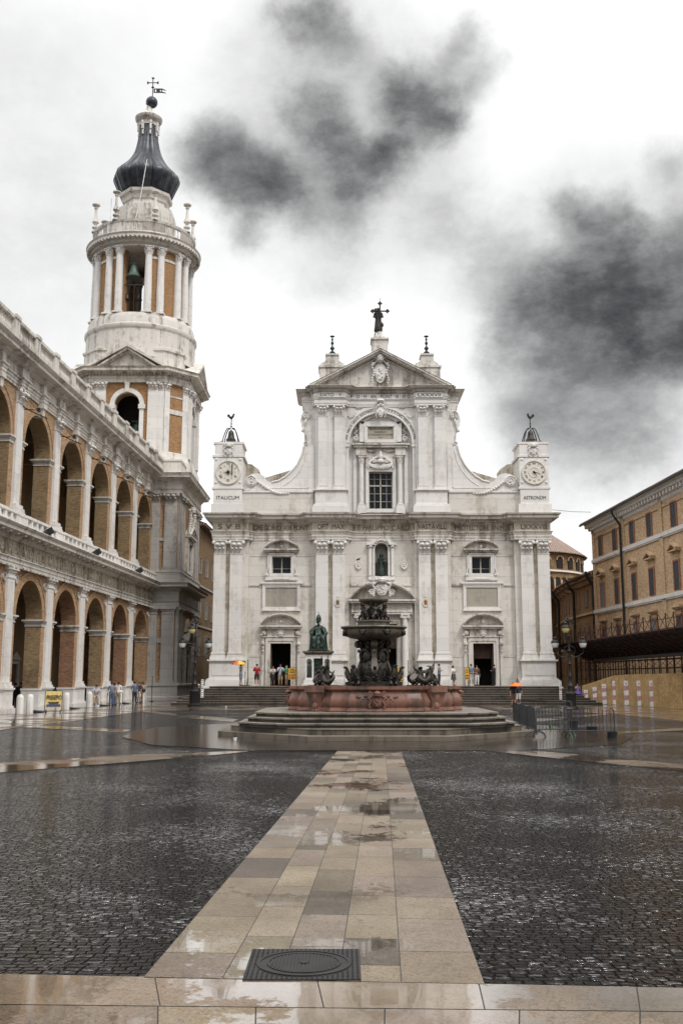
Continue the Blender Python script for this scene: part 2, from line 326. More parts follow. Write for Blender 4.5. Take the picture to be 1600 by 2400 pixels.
# ---------------------------------------------------------------- mesh kit
def trs(x=0, y=0, z=0, rz=0, s=1.0, rx=0, ry=0):
    return Matrix.Translation((x, y, z)) @ Matrix.Rotation(rz, 4, 'Z') @ Matrix.Rotation(ry, 4, 'Y') @ Matrix.Rotation(rx, 4, 'X') @ Matrix.Scale(s, 4)
class MB:
    def __init__(s, Mx=None): s.V = []; s.F = []; s.I = []; s.M = Mx or Matrix.Identity(4); s.tint = None
    def add(s, vs, fs, mi=0, mx=None):
        o = len(s.V); T = s.M @ mx if mx is not None else s.M
        s.V += [T @ Vector(v) for v in vs]
        for f in fs: s.F.append([i + o for i in f]); s.I.append(mi)
        return s
    def box(s, x0, x1, y0, y1, z0, z1, mi=0, mx=None):
        vs = [(x, y, z) for z in (z0, z1) for y in (y0, y1) for x in (x0, x1)]
        return s.add(vs, [(0, 2, 3, 1), (4, 5, 7, 6), (0, 1, 5, 4), (2, 6, 7, 3), (0, 4, 6, 2), (1, 3, 7, 5)], mi, mx)
    def frus(s, x0, x1, y0, y1, z0, z1, d, mi=0, dy=None, mx=None):      # box whose top is wider by d
        dy = d if dy is None else dy
        vs = [(x0, y0, z0), (x1, y0, z0), (x0, y1, z0), (x1, y1, z0), (x0 - d, y0 - dy, z1), (x1 + d, y0 - dy, z1), (x0 - d, y1, z1), (x1 + d, y1, z1)]
        return s.add(vs, [(0, 2, 3, 1), (4, 5, 7, 6), (0, 1, 5, 4), (2, 6, 7, 3), (0, 4, 6, 2), (1, 3, 7, 5)], mi, mx)
    def prism(s, poly, y0, y1, mi=0, mx=None):       # poly in x,z
        n = len(poly); vs = [(x, y0, z) for x, z in poly] + [(x, y1, z) for x, z in poly]
        return s.add(vs, [list(range(n)), list(range(2 * n - 1, n - 1, -1))] + [(i, (i + 1) % n, (i + 1) % n + n, i + n) for i in range(n)], mi, mx)
    def prismz(s, poly, z0, z1, mi=0, mx=None):
        n = len(poly); vs = [(x, y, z0) for x, y in poly] + [(x, y, z1) for x, y in poly]
        return s.add(vs, [list(range(n)), list(range(2 * n - 1, n - 1, -1))] + [(i, (i + 1) % n, (i + 1) % n + n, i + n) for i in range(n)], mi, mx)
    def lathe(s, prof, cx=0, cy=0, seg=16, a0=0, a1=2 * math.pi, mi=0, mx=None, rf=None, cap=True):
        full = abs(a1 - a0 - 2 * math.pi) < 1e-6; n = seg if full else seg + 1
        vs = []
        for r, z in prof:
            for i in range(n):
                a = a0 + (a1 - a0) * i / seg; rr = r * (rf(a, z) if rf else 1)
                vs.append((cx + rr * math.cos(a), cy + rr * math.sin(a), z))
        fs = []
        for j in range(len(prof) - 1):
            for i in range(seg):
                k = (i + 1) % n if full else i + 1
                fs.append((j * n + i, j * n + k, (j + 1) * n + k, (j + 1) * n + i))
        if cap and full:
            if prof[0][0] > 1e-4: fs.append(list(range(n))[::-1])
            if prof[-1][0] > 1e-4: fs.append([(len(prof) - 1) * n + i for i in range(n)])
        return s.add(vs, fs, mi, mx)
    def tube(s, pts, r, seg=6, mi=0, mx=None):
        pts = [Vector(p) for p in pts]; n = len(pts); rs = r if isinstance(r, (list, tuple)) else [r] * n
        vs = []; ref = None
        for i, p in enumerate(pts):
            t = (pts[min(i + 1, n - 1)] - pts[max(i - 1, 0)])
            t = t.normalized() if t.length > 1e-9 else Vector((0, 0, 1))
            if ref is None: ref = Vector((1, 0, 0)) if abs(t.x) < .8 else Vector((0, 1, 0))
            a = t.cross(ref).normalized(); b_ = t.cross(a).normalized(); ref = -b_.cross(t) if False else ref
            for k in range(seg):
                w_ = 2 * math.pi * k / seg; vs.append(p + (a * math.cos(w_) + b_ * math.sin(w_)) * rs[i])
        fs = [(i * seg + k, i * seg + (k + 1) % seg, (i + 1) * seg + (k + 1) % seg, (i + 1) * seg + k) for i in range(n - 1) for k in range(seg)]
        fs += [list(range(seg))[::-1], [(n - 1) * seg + k for k in range(seg)]]
        return s.add(vs, fs, mi, mx)
    def sweep(s, prof, path, closed=False, mi=0, mx=None, capends=True):   # prof (out,z); outward = right hand of travel
        P = [Vector((a, b)) for a, b in path]; n = len(P); vs = []
        for i in range(n):
            if closed: d0 = (P[i] - P[i - 1]); d1 = (P[(i + 1) % n] - P[i])
            else: d0 = P[i] - P[max(i - 1, 0)] if i > 0 else P[1] - P[0]; d1 = P[i + 1] - P[i] if i < n - 1 else d0
            d0 = d0.normalized(); d1 = d1.normalized()
            n0 = Vector((d0.y, -d0.x)); n1 = Vector((d1.y, -d1.x)); m_ = (n0 + n1)
            m_ = n0 if m_.length < 1e-5 else m_ / (1 + n0.dot(n1))
            for o, z in prof: vs.append((P[i].x + m_.x * o, P[i].y + m_.y * o, z))
        k = len(prof); fs = []
        for i in range(n if closed else n - 1):
            j = (i + 1) % n
            for q in range(k - 1): fs.append((i * k + q, j * k + q, j * k + q + 1, i * k + q + 1))
        if not closed and capends: fs += [list(range(k)), [(n - 1) * k + q for q in range(k)][::-1]]
        return s.add(vs, fs, mi, mx)
    def ring(s, cx, cz, r0, r1, y0, y1, a0=0, a1=180, seg=20, mi=0, mx=None):   # arch ring in x,z
        A = [R(a0 + (a1 - a0) * i / seg) for i in range(seg + 1)]
        full = abs(a1 - a0 - 360) < 1e-3
        vs = []
        for a in A:
            for r, y in ((r0, y0), (r1, y0), (r1, y1), (r0, y1)): vs.append((cx + r * math.cos(a), y, cz + r * math.sin(a)))
        fs = [(i * 4 + q, i * 4 + 4 + q, i * 4 + 4 + (q + 1) % 4, i * 4 + (q + 1) % 4) for i in range(seg) for q in range(4)]
        if not full: fs += [(0, 1, 2, 3), tuple(seg * 4 + q for q in (3, 2, 1, 0))]
        return s.add(vs, fs, mi, mx)
    def disc(s, cx, cz, r, y0, y1, seg=28, mi=0, rx=1.0, mx=None):
        return s.prism([(cx + rx * r * math.cos(2 * math.pi * i / seg), cz + r * math.sin(2 * math.pi * i / seg)) for i in range(seg)], y0, y1, mi, mx)
    def ball(s, x, y, z, r, seg=10, mi=0, sx=1, sy=1, sz=1, mx=None):
        k = seg // 2 + 1
        T = Matrix.Translation((x, y, z)) @ Matrix.Diagonal((sx, sy, sz, 1))
        T = mx @ T if mx is not None else T
        return s.lathe([(r * math.sin(math.pi * i / k), -r * math.cos(math.pi * i / k)) for i in range(k + 1)], seg=seg, mi=mi, mx=T, cap=False)
    def wall(s, x0, x1, z0, z1, y0, y1, rects=(), arches=(), mi=0, rmi=None, seg=18):
        """slab y0..y1 with rectangular (xa,xb,za,zb) and arched (cx,r,zbottom,zspring) openings"""
        rmi = mi if rmi is None else rmi
        xs = sorted({x0, x1} | {v for r in rects for v in r[:2]} | {v for a in arches for v in (a[0] - a[1], a[0] + a[1])})
        zs = sorted({z0, z1} | {v for r in rects for v in r[2:4]} | {v for a in arches for v in (a[2], a[3], a[3] + a[1])})
        xs = [x for x in xs if x0 - 1e-6 <= x <= x1 + 1e-6]; zs = [z for z in zs if z0 - 1e-6 <= z <= z1 + 1e-6]
        holes = [tuple(r) for r in rects] + [(a[0] - a[1], a[0] + a[1], a[2], a[3] + a[1]) for a in arches]; rm0 = rmi
        for i in range(len(xs) - 1):
            for j in range(len(zs) - 1):
                cx, cz = (xs[i] + xs[i + 1]) / 2, (zs[j] + zs[j + 1]) / 2
                if any(h[0] < cx < h[1] and h[2] < cz < h[3] for h in holes): continue
                for y in (y0, y1):
                    s.add([(xs[i], y, zs[j]), (xs[i + 1], y, zs[j]), (xs[i + 1], y, zs[j + 1]), (xs[i], y, zs[j + 1])], [(0, 1, 2, 3)], mi)
        for (a, b, c, d) in ((x0, x0, z0, z1), (x1, x1, z0, z1)): s.add([(a, y0, c), (a, y1, c), (a, y1, d), (a, y0, d)], [(0, 1, 2, 3)], mi)
        s.add([(x0, y0, z1), (x1, y0, z1), (x1, y1, z1), (x0, y1, z1)], [(0, 1, 2, 3)], mi)
        for (xa, xb, za, zb) in rects:
            for q in ([(xa, za), (xa, zb)], [(xb, za), (xb, zb)], [(xa, zb), (xb, zb)], [(xa, za), (xb, za)]):
                (p, q2), (r_, t) = q; s.add([(p, y0, q2), (p, y1, q2), (r_, y1, t), (r_, y0, t)], [(0, 1, 2, 3)], rmi)
        for a_ in arches:
            cx, r, zb, zs_ = a_[:4]; rmi = a_[4] if len(a_) > 4 else rm0
            for x in (cx - r, cx + r): s.add([(x, y0, zb), (x, y1, zb), (x, y1, zs_), (x, y0, zs_)], [(0, 1, 2, 3)], rmi)
            A = [math.pi * i / seg for i in range(seg + 1)]; top = zs_ + r
            for i in range(seg):
                p = (cx + r * math.cos(A[i]), zs_ + r * math.sin(A[i])); q = (cx + r * math.cos(A[i + 1]), zs_ + r * math.sin(A[i + 1]))
                for y in (y0, y1): s.add([(p[0], y, p[1]), (p[0], y, top), (q[0], y, top), (q[0], y, q[1])], [(0, 1, 2, 3)], mi)
                s.add([(p[0], y0, p[1]), (p[0], y1, p[1]), (q[0], y1, q[1]), (q[0], y0, q[1])], [(0, 1, 2, 3)], rmi)
        return s
    def dent(s, x0, x1, y0, y1, z0, z1, w, g, mi=0, mx=None):
        n = max(1, int((x1 - x0) / (w + g))); st = (x1 - x0) / n
        for i in range(n): s.box(x0 + st * (i + .5) - w / 2, x0 + st * (i + .5) + w / 2, y0, y1, z0, z1, mi, mx)
        return s
    def build(s, name, mats, parent=None, sharp=35, label=None, smooth=True, org=None):
        me = bpy.data.meshes.new(name)
        org = Vector(org) if org is not None else (Vector(parent['_o']) if parent is not None and '_o' in parent else Vector((0, 0, 0)))
        me.from_pydata([tuple(v - org) for v in s.V], [], s.F)
        for m in (mats if isinstance(mats, (list, tuple)) else [mats]): me.materials.append(M[m] if isinstance(m, str) else m)
        for p, i in zip(me.polygons, s.I): p.material_index = i
        bm = bmesh.new(); bm.from_mesh(me); bmesh.ops.recalc_face_normals(bm, faces=bm.faces); bm.to_mesh(me); bm.free()
        if smooth: me.shade_smooth(); me.set_sharp_from_angle(angle=R(sharp))
        me.update()
        o = bpy.data.objects.new(name, me); col.objects.link(o)
        if parent is not None:
            o.parent = parent; o['_o'] = tuple(org)
        elif org.length > 0: o.location = org
        if label: o['label'] = label
        return o
def each(name, m, parent, boxes, Mx=None):     # one object per separate piece
    for bx in boxes:
        b = MB(Mx)
        for q in (bx if isinstance(bx[0], (tuple, list)) else [bx]): b.box(*q)
        b.build(name, m, parent)
def thing(name, label, cat, loc=(0, 0, 0), group=None, rz=0):
    o = bpy.data.objects.new(name, None); col.objects.link(o); o.location = loc; o['_o'] = tuple(loc); o.empty_display_size = .3
    o['label'] = label; o['category'] = cat; o.rotation_euler = (0, 0, rz)
    if group: o['group'] = group
    return o
def tag(o, label, cat, group=None):
    o['label'] = label; o['category'] = cat
    if group: o['group'] = group
    return o
def struct(name, mb, m):
    o = mb.build(name, m, smooth=False); o['kind'] = 'structure'; return o
def clone(root, loc, rz=0, label=None, scale=None):
    r = root.copy(); col.objects.link(r); r.location = loc; r.rotation_euler = (0, 0, rz)
    if scale: r.scale = (scale,) * 3
    if label: r['label'] = label
    for ch in [c for c in bpy.data.objects if c.parent == root]:
        c = ch.copy(); col.objects.link(c); c.parent = r
        for g_ in [q for q in bpy.data.objects if q.parent == ch]:
            d = g_.copy(); col.objects.link(d); d.parent = c
    return r
def breaks(lst):      # [(xa, xb, y)...] -> plan path
    out = []
    for a, b, y in lst: out += [(a, y), (b, y)]
    return out
_tx = {}
def text(mb, s_, size, mx, mi=0, depth=.02, serif=True, width=None, bold=0.0):
    key = (s_, size, depth, bold)
    if key not in _tx:
        cu = bpy.data.curves.new('lettering', 'FONT'); cu.body = s_; cu.size = size; cu.extrude = depth; cu.align_x = 'CENTER'; cu.align_y = 'CENTER'; cu.resolution_u = 3; cu.offset = bold
        ob = bpy.data.objects.new('lettering', cu); col.objects.link(ob)
        dg = bpy.context.evaluated_depsgraph_get(); me = bpy.data.meshes.new_from_object(ob.evaluated_get(dg))
        _tx[key] = ([tuple(v.co) for v in me.vertices], [tuple(p.vertices) for p in me.polygons])
        bpy.data.objects.remove(ob); bpy.data.curves.remove(cu); bpy.data.meshes.remove(me)
    vs, fs = _tx[key]
    if not vs: return
    if width:
        w_ = max(v[0] for v in vs) - min(v[0] for v in vs); k = width / w_
        vs = [(v[0] * k, v[1], v[2]) for v in vs]
    mb.add(vs, fs, mi, mx)
UPR = Matrix.Rotation(R(90), 4, 'X')     # text plane -> wall plane facing -y
def skinned(V, E, rad, root=0, sub=1):
    me = bpy.data.meshes.new('sk'); me.from_pydata(V, E, []); ob = bpy.data.objects.new('sk', me); col.objects.link(ob)
    md = ob.modifiers.new('s', 'SKIN'); md.use_smooth_shade = True; md.branch_smoothing = .6
    for i, r in enumerate(rad):
        d = me.skin_vertices[0].data[i]; d.radius = (r, r) if not isinstance(r, tuple) else r; d.use_root = (i == root)
    if sub: sm = ob.modifiers.new('b', 'SUBSURF'); sm.levels = sub; sm.render_levels = sub
    dg = bpy.context.evaluated_depsgraph_get(); m2 = bpy.data.meshes.new_from_object(ob.evaluated_get(dg))
    out = ([tuple(v.co) for v in m2.vertices], [tuple(p.vertices) for p in m2.polygons])
    bpy.data.objects.remove(ob); bpy.data.meshes.remove(me); bpy.data.meshes.remove(m2)
    return out
# ---------------------------------------------------------------- ground
GR = MB(); GR.add([(-400, -60, 0), (400, -60, 0), (400, 900, 0), (-400, 900, 0)], [(0, 1, 2, 3)])
ground = struct('ground', GR, 'cobble')
def sheet(name, pix, z, m, world=False):
    b = MB(); pts = [p if world else gr(*p) for p in pix]
    b.add([(x, y, z) for x, y in pts], [list(range(len(pts)))]); return struct(name, b, m)
# pale forecourts round the square
pv = MB()
def pvq(*pts, z=.004): pv.add([(x, y, z) for x, y in pts], [list(range(len(pts)))])
A_, B_, C_ = gr(0, 1711), gr(51, 1704.5), gr(89, 1700.5)
D_ = gr(341, 1666.5); E_ = gr(460, 1678); F_ = gr(560, 1686)
pvq((-27, 20), A_, B_, C_, D_, (-14, 118), (-27, 118))
G_ = gr(1425, 1672); H_ = gr(1600, 1690)
pvq(G_, H_, (19, 20), (40, 20), (40, 125), (16, 118))
pvq((-14, 118), D_, (D_[0] + 4, 63), (G_[0] - 4, 63), G_, (16, 118))
forecourt = struct('pavement', pv, 'pale')
st = MB()
def strip(*pix, z=.008): st.add([(*gr(*p), z) for p in pix], [list(range(len(pix)))])
strip((89, 1700.5), (309, 1711), (287, 1717), (51, 1704.5))
strip((345, 1666), (480, 1679), (560, 1686), (545, 1692), (470, 1686), (330, 1668))
strip((1420, 1672), (1290, 1682), (1215, 1688), (1225, 1694), (1300, 1688), (1432, 1674))
strip((-800, 1840), (0, 1789), (300, 1770), (607, 1759), (520, 1768.5), (250, 1791), (0, 1811), (-800, 1875))
strip((2400, 1868), (1600, 1793), (1400, 1773), (1215, 1757), (1130, 1759), (1330, 1781), (1600, 1808), (2400, 1891))
strip((2000, 1685), (1600, 1706), (1450, 1715), (1430, 1722), (1600, 1712), (2000, 1690))
stripes = struct('paving_strips', st, 'pale')
ringp = [(-7.5, 34.6), (-5.6, 30.2), (-2.4, 27.9), (4.9, 27.9), (8.2, 30.2), (9.8, 34.2), (9.9, 40.5), (5.6, 47), (-3, 47), (-7.5, 41)]
sheet('fountain_pavement', ringp, .010, 'ring', True)
# central path of separate slabs
def slabs(name, quad, cols, rows, seed, z=.014, m='slab'):
    """quad: near-left, near-right, far-right, far-left; slabs in running columns"""
    rn = random.Random(seed); b = MB(); tints = []
    nl, nr, fr, fl = [Vector(q) for q in quad]
    for c in range(len(cols) - 1):
        t = -rn.random() * .03
        while t < 1:
            L = rn.uniform(*rows); t1 = min(1, t + L); t0 = max(0, t)
            if 1 - t1 < .012: t1 = 1
            def P(u, v): a = nl.lerp(nr, u); f = fl.lerp(fr, u); p = a.lerp(f, v); return (p.x, p.y, z)
            g_ = .0035 / (nr - nl).length; gv = .004 / (fl - nl).length
            u0, u1 = cols[c] + g_, cols[c + 1] - g_
            b.add([P(u0, t0 + gv), P(u1, t0 + gv), P(u1, t1 - gv), P(u0, t1 - gv)], [(0, 1, 2, 3)])
            v = rn.choice([1.1, 1.15, 1.0, .95, .7, 1.25, .5, 1.1, .85]); tints.append((v, v * rn.uniform(.95, 1.0), v * rn.uniform(.86, 1.0), 1))
            t = t1
    o = struct(name, b, m)
    ca = o.data.color_attributes.new('tint', 'FLOAT_COLOR', 'CORNER')
    for i, p in enumerate(o.data.polygons):
        for li in p.loop_indices: ca.data[li].color = tints[i]
    return o
nl, nr, fr, fl = gr(334.5, 2297), gr(1136, 2312.5), gr(939, 1761), gr(790, 1761)
sheet('path_bed', [nl, nr, fr, fl], .0125, 'grout', True)
slabs('path', (nl, nr, fr, fl), [0, .235, .40, .575, .76, 1.0], (.03, .055), 5)
q = [gr(-220, 2281), gr(1820, 2324), gr(1820, 2900), gr(-220, 2900)]
q2 = (gr(-220, 2900), gr(1820, 2900), gr(1820, 2324), gr(-220, 2281))
sheet('kerb_bed', q2, .0105, 'grout', True)
# rows of slabs running across the foreground
def xslabs(y0a, y0b, y1a, y1b, seed):
    rn = random.Random(seed)
    a0, a1 = gr(-220, y0a), gr(1820, y0b); b0, b1 = gr(-220, y1a), gr(1820, y1b)
    return ((a0[0], a0[1]), (b0[0], b0[1]), (b1[0], b1[1]), (a1[0], a1[1]))
for k, (ya, yb, yc, yd) in enumerate(((2357, 2379, 2283, 2325), (2452, 2480, 2358, 2380), (2600, 2630, 2453, 2481))):
    # columns run along x: near-left -> "left end", so pass a rotated quad
    L0, L1 = gr(-220, ya), gr(1820, yb); U0, U1 = gr(-220, yc), gr(1820, yd)
    slabs('kerb_slabs', (L0, U0, U1, L1), [0, 1.0], (.10, .19), 30 + k, m='kerb')
# manhole cover
mh = thing('manhole_cover', 'square cast iron manhole cover with a round lid set in the stone path', 'manhole cover', (*gr(710, 2305), .016))
a, b_, c_, d_ = gr(568, 2302), gr(850, 2304), gr(850, 2232), gr(604, 2232)
cx_, cy_ = (gr(712, 2266)); hw = (c_[0] - d_[0] + b_[0] - a[0]) / 4; hd = (c_[1] - b_[1]) / 2
f = MB(trs(cx_, cy_, .015))
f.box(-hw, hw, -hd, hd, 0, .008)
for i in range(-11, 12):
    for j in range(-10, 11):
        x, y = i * hw / 11.6, j * hd / 10.6
        if (x / hw) ** 2 + (y / hd) ** 2 > .74: f.box(x - .006, x + .006, y - .006, y + .006, .008, .012)
f.build('frame', 'iron', mh)
f = MB(trs(cx_, cy_, .015) @ Matrix.Diagonal((1, hd / hw, 1, 1)))
f.lathe([(hw * .84, .008), (hw * .84, .016), (hw * .78, .016), (hw * .78, .011), (hw * .66, .011), (hw * .66, .017), (hw * .62, .017), (hw * .62, .012), (0, .012)], seg=48, cap=False)
for i in range(-9, 10):
    x = i * hw * .063; L = math.sqrt(max(0, (hw * .6) ** 2 - x * x))
    f.box(x - .006, x + .006, -L, L, .012, .0165)
f.lathe([(.035, .012), (.035, .02), (0, .02)], seg=16)
f.build('lid', 'iron', mh)

# ---------------------------------------------------------------- ornament kit (wall frames: outward = -y)
def capital(mb, cx, w, y, z0, z1, d=.12, mi=0, leaves=3):
    h = z1 - z0
    mb.box(cx - w / 2 - .03, cx + w / 2 + .03, y - .04, y + .3, z0, z0 + .05 * h)
    mb.frus(cx - w / 2 * .90, cx + w / 2 * .90, y + .10, y + .3, z0 + .05 * h, z0 + .84 * h, w * .09, mi, d * .5)
    for row, (za, zb, n, o) in enumerate(((.05, .42, leaves, .13), (.38, .70, leaves - 1, .19))):
        for i in range(n):
            u = cx + w * .98 * ((i + .5) / n - .5) if row == 0 else cx + w * .8 * ((i + .5) / n - .5) * 1.05
            lw = w / n * .40
            for sgn in (-1, 1):
                mb.add([(u + sgn * lw * .1, y - .01, z0 + za * h), (u + sgn * lw, y - .02, z0 + za * h), (u + sgn * lw * .95, y - o * w * .6 - .03, z0 + zb * h * .85), (u + sgn * lw * .1, y - o * w - .05, z0 + zb * h * .9)], [(0, 1, 2, 3)], mi)
            mb.ball(u, y - o * w - .05, z0 + (zb - .045) * h, lw * .95, 8, mi, sz=.75)
    for sgn in (-1, 1):
        mb.ball(cx + sgn * w * .55, y - .1, z0 + .80 * h, w * .15, 8, mi, sy=.9)
        mb.ball(cx + sgn * w * .16, y - .08, z0 + .76 * h, w * .075, 6, mi)
    mb.frus(cx - w * .58, cx + w * .58, y - .07, y + .3, z0 + .88 * h, z1, .04, mi)
    mb.ball(cx, y - .14, z0 + .93 * h, w * .09, 6, mi)
def base_m(mb, x0, x1, y, z0, z1, o=.14, back=.3, mi=0):
    h = z1 - z0
    for a, b, k in ((0, .36, 1.0), (.36, .58, .75), (.58, .72, .35), (.72, .9, .55), (.9, 1, .25)):
        mb.box(x0 - o * k, x1 + o * k, y - o * k, y + back, z0 + a * h, z0 + b * h, mi)
def ccapital(mb, cx, cy, r, z0, z1, mi=0, n=8):
    h = z1 - z0
    mb.lathe([(r * 1.05, z0), (r * 1.05, z0 + .06 * h), (r * .88, z0 + .07 * h), (r * .92, z0 + .5 * h), (r * 1.25, z0 + .86 * h)], cx, cy, 12)
    for row, (zt, o) in enumerate(((.4, 1.12), (.66, 1.28))):
        for i in range(n):
            a = 2 * math.pi * (i + .5 * row) / n
            mb.ball(cx + r * o * math.cos(a), cy + r * o * math.sin(a), z0 + zt * h, r * .26, 6, mi, sz=.9)
            mb.tube([(cx + r * .9 * math.cos(a), cy + r * .9 * math.sin(a), z0 + .05 * h), (cx + r * o * math.cos(a), cy + r * o * math.sin(a), z0 + zt * h)], r * .16, 4)
    for i in range(4):
        a = math.pi / 4 + i * math.pi / 2
        mb.ball(cx + r * 1.5 * math.cos(a), cy + r * 1.5 * math.sin(a), z0 + .8 * h, r * .26, 6, mi)
    s_ = r * 1.3; mb.box(cx - s_, cx + s_, cy - s_, cy + s_, z0 + .88 * h, z1, mi)
def column(mb, cx, cy, r, z0, z1, seg=16, mi=0):
    b = r * .9
    mb.box(cx - r * 1.35, cx + r * 1.35, cy - r * 1.35, cy + r * 1.35, z0, z0 + b * .35, mi)
    mb.lathe([(r * 1.3, z0 + b * .35), (r * 1.34, z0 + b * .5), (r * 1.22, z0 + b * .66), (r * 1.05, z0 + b * .72), (r * 1.16, z0 + b * .86), (r * 1.0, z0 + b), (r, z0 + (z1 - z0) * .35), (r * .87, z1)], cx, cy, seg, mi=mi)
def arms(mb, cx, cz, w, h, y, mi=0, papal=True, mx=None):
    """carved coat of arms: cartouche, scrolls, crossed keys and tiara"""
    n = 16
    def sh(k):
        return [(cx + k * w * .32 * math.sin(2 * math.pi * i / n) * (1.0 - .22 * (math.cos(2 * math.pi * i / n) < -.2)), cz - h * .12 - k * h * .30 * -math.cos(2 * math.pi * i / n)) for i in range(n)]
    mb.prism(sh(1.0), y - .10, y, mi, mx); mb.prism(sh(.72), y - .17, y - .09, mi, mx)
    for k in range(9):
        for sg in (-1, 1):
            t = k / 8; r_ = w * .055 * (1.25 - .5 * abs(t - .5))
            mb.ball(cx + sg * w * (.36 + .05 * math.sin(t * 9)), y - .1, cz - h * .42 + t * h * .60, r_, 6, mi, mx=mx)
    for k in range(6):
        mb.ball(cx + w * .09 * math.sin(k * 2.4), y - .19, cz - h * .3 + k * h * .06, w * .05, 6, mi, mx=mx)
    if papal:
        for sg in (-1, 1):
            mb.tube([(cx - sg * w * .36, y - .1, cz + h * .16), (cx + sg * w * .30, y - .13, cz + h * .36)], w * .035, 6, mi, mx)
            mb.ring(cx + sg * w * .36, cz + h * .38, w * .04, w * .09, y - .14, y - .06, 0, 360, 10, mi, mx)
            mb.ball(cx - sg * w * .34, y - .1, cz + h * .14, w * .07, 6, mi, mx=mx)
        mb.ball(cx, y - .14, cz + h * .33, w * .19, 10, mi, sz=1.25 * h / w * .62, mx=mx)
        for q in (.24, .33, .41): mb.lathe([(w * .2 * (1.15 - (q - .24) * 2.2), -.02), (w * .2 * (1.2 - (q - .24) * 2.2), .02)], seg=10, mi=mi, mx=(mx or Matrix.Identity(4)) @ trs(cx, y - .14, cz + h * q))
    else:
        for sg in (-1, 0, 1): mb.ball(cx + sg * w * .2, y - .12, cz + h * (.34 - .08 * abs(sg)), w * .13, 7, mi, mx=mx)
def swag(mb, x0, x1, z, dz, y, r, n=9, mi=0):
    for i in range(n):
        t = (i + .5) / n; mb.ball(x0 + (x1 - x0) * t, y, z - dz * 4 * t * (1 - t), r * (.7 + .6 * 4 * t * (1 - t) * .6), 6, mi)
def segped(mb, cx, zb, hw_, rise, y0, y1, th=.16, mi=0, tri=False, open_=0.0, n=14, tymp=True):
    """segmental or triangular pediment"""
    if tri: pts = [(-hw_, 0), (0, rise), (hw_, 0)]
    else:
        rad = (hw_ ** 2 + rise ** 2) / (2 * rise); a = math.asin(hw_ / rad)
        pts = [(rad * math.sin(-a + 2 * a * i / n), rad * math.cos(-a + 2 * a * i / n) - rad + rise) for i in range(n + 1)]
    for i in range(len(pts) - 1):
        (ax, az), (bx, bz) = pts[i], pts[i + 1]
        if open_ and abs((ax + bx) / 2) < open_: continue
        for k, (o, t0, t1) in enumerate(((0, .0, .45), (.12, .45, 1.0))):
            mb.prism([(cx + ax, zb + az + th * t0), (cx + bx, zb + bz + th * t0), (cx + bx, zb + bz + th * t1), (cx + ax, zb + az + th * t1)], y0 - o + .001 * i, y1, mi)
    if tymp: mb.prism([(cx + px, zb + pz) for px, pz in pts] , y1 - .12, y1, mi)
    mb.box(cx - hw_ - .06, cx + hw_ + .06, y0 - .08, y1, zb - th * .5, zb + .01, mi)
    mb.box(cx - hw_ + .03, cx + hw_ - .03, y0 + .04, y1, zb - th * 1.1, zb - th * .5, mi)
def frame(mb, x0, x1, z0, z1, w, y0, y1, mi=0, sill=True):
    mb.box(x0 - w, x0, y0, y1, z0, z1, mi); mb.box(x1, x1 + w, y0, y1, z0, z1, mi); mb.box(x0 - w, x1 + w, y0, y1, z1, z1 + w, mi)
    if sill: mb.box(x0 - w, x1 + w, y0, y1, z0 - w, z0, mi)
    o = w * .35
    mb.box(x0 - w - .01, x0 - w + o, y0 - .05, y0 + .01, z0, z1 + w, mi); mb.box(x1 + w - o, x1 + w + .01, y0 - .05, y0 + .01, z0, z1 + w, mi); mb.box(x0 - w + o, x1 + w - o, y0 - .05, y0 + .01, z1 + w - o, z1 + w + .01, mi)
def scroll(mb, cx, cz, r, y0, y1, turns=2.2, sg=1, mi=0, th=.07):
    pts = []
    for i in range(40):
        a = turns * 2 * math.pi * i / 39; rr = r * (1 - .88 * i / 39)
        pts.append((cx + sg * rr * math.cos(a), y0 - .03, cz + rr * math.sin(a)))
    mb.disc(cx, cz, r, y0, y1, 24, mi); mb.tube(pts, [th * (1 - .5 * i / 39) for i in range(40)], 6, mi); mb.ball(cx, y0 - .03, cz, r * .16, 8, mi)

# ---------------------------------------------------------------- the church front
XC = 3.38; YF = 84.0; MF = trs(XC, YF, 0)
def fz(py, d=.5): return zz(py, YF - d)
ZP = 1.35                                   # landing level
church = thing('church', 'white marble church facade with pointed gable, side scrolls and two clock turrets', 'church', (XC, YF, 0))
W_ = MB(MF)
zc0, zc1 = fz(1226, 1), fz(1204, 1)          # lower cornice
zwt = fz(1246)
SX = 8.45
dz1 = zz(1508, YF); wz0, wz1 = zz(1344, YF), zz(1304.5, YF); cdz = zz(1462, YF); nz0, nzs = zz(1350, YF), zz(1288, YF)
for (xa, xb) in ((-14.1, 14.1),):
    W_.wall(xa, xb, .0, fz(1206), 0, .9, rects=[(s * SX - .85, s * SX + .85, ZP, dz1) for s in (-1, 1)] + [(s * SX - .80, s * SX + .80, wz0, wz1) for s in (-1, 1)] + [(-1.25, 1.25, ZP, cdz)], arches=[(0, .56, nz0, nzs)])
for a, b in ((11.2, 14.12), (2.75, 5.85)):
    for s in (-1, 1): W_.box(min(s * a, s * b), max(s * a, s * b), -.38, .0, 0, fz(1246))
# attic wall zone between clock turrets, and body behind
za = fz(1204, 0); zb_ = fz(1152, 0)
W_.wall(-11.9, -5.8, za - .8, zb_, -.15, .6); W_.wall(5.8, 11.9, za - .8, zb_, -.15, .6)
W_.build('wall', 'marble2', church)
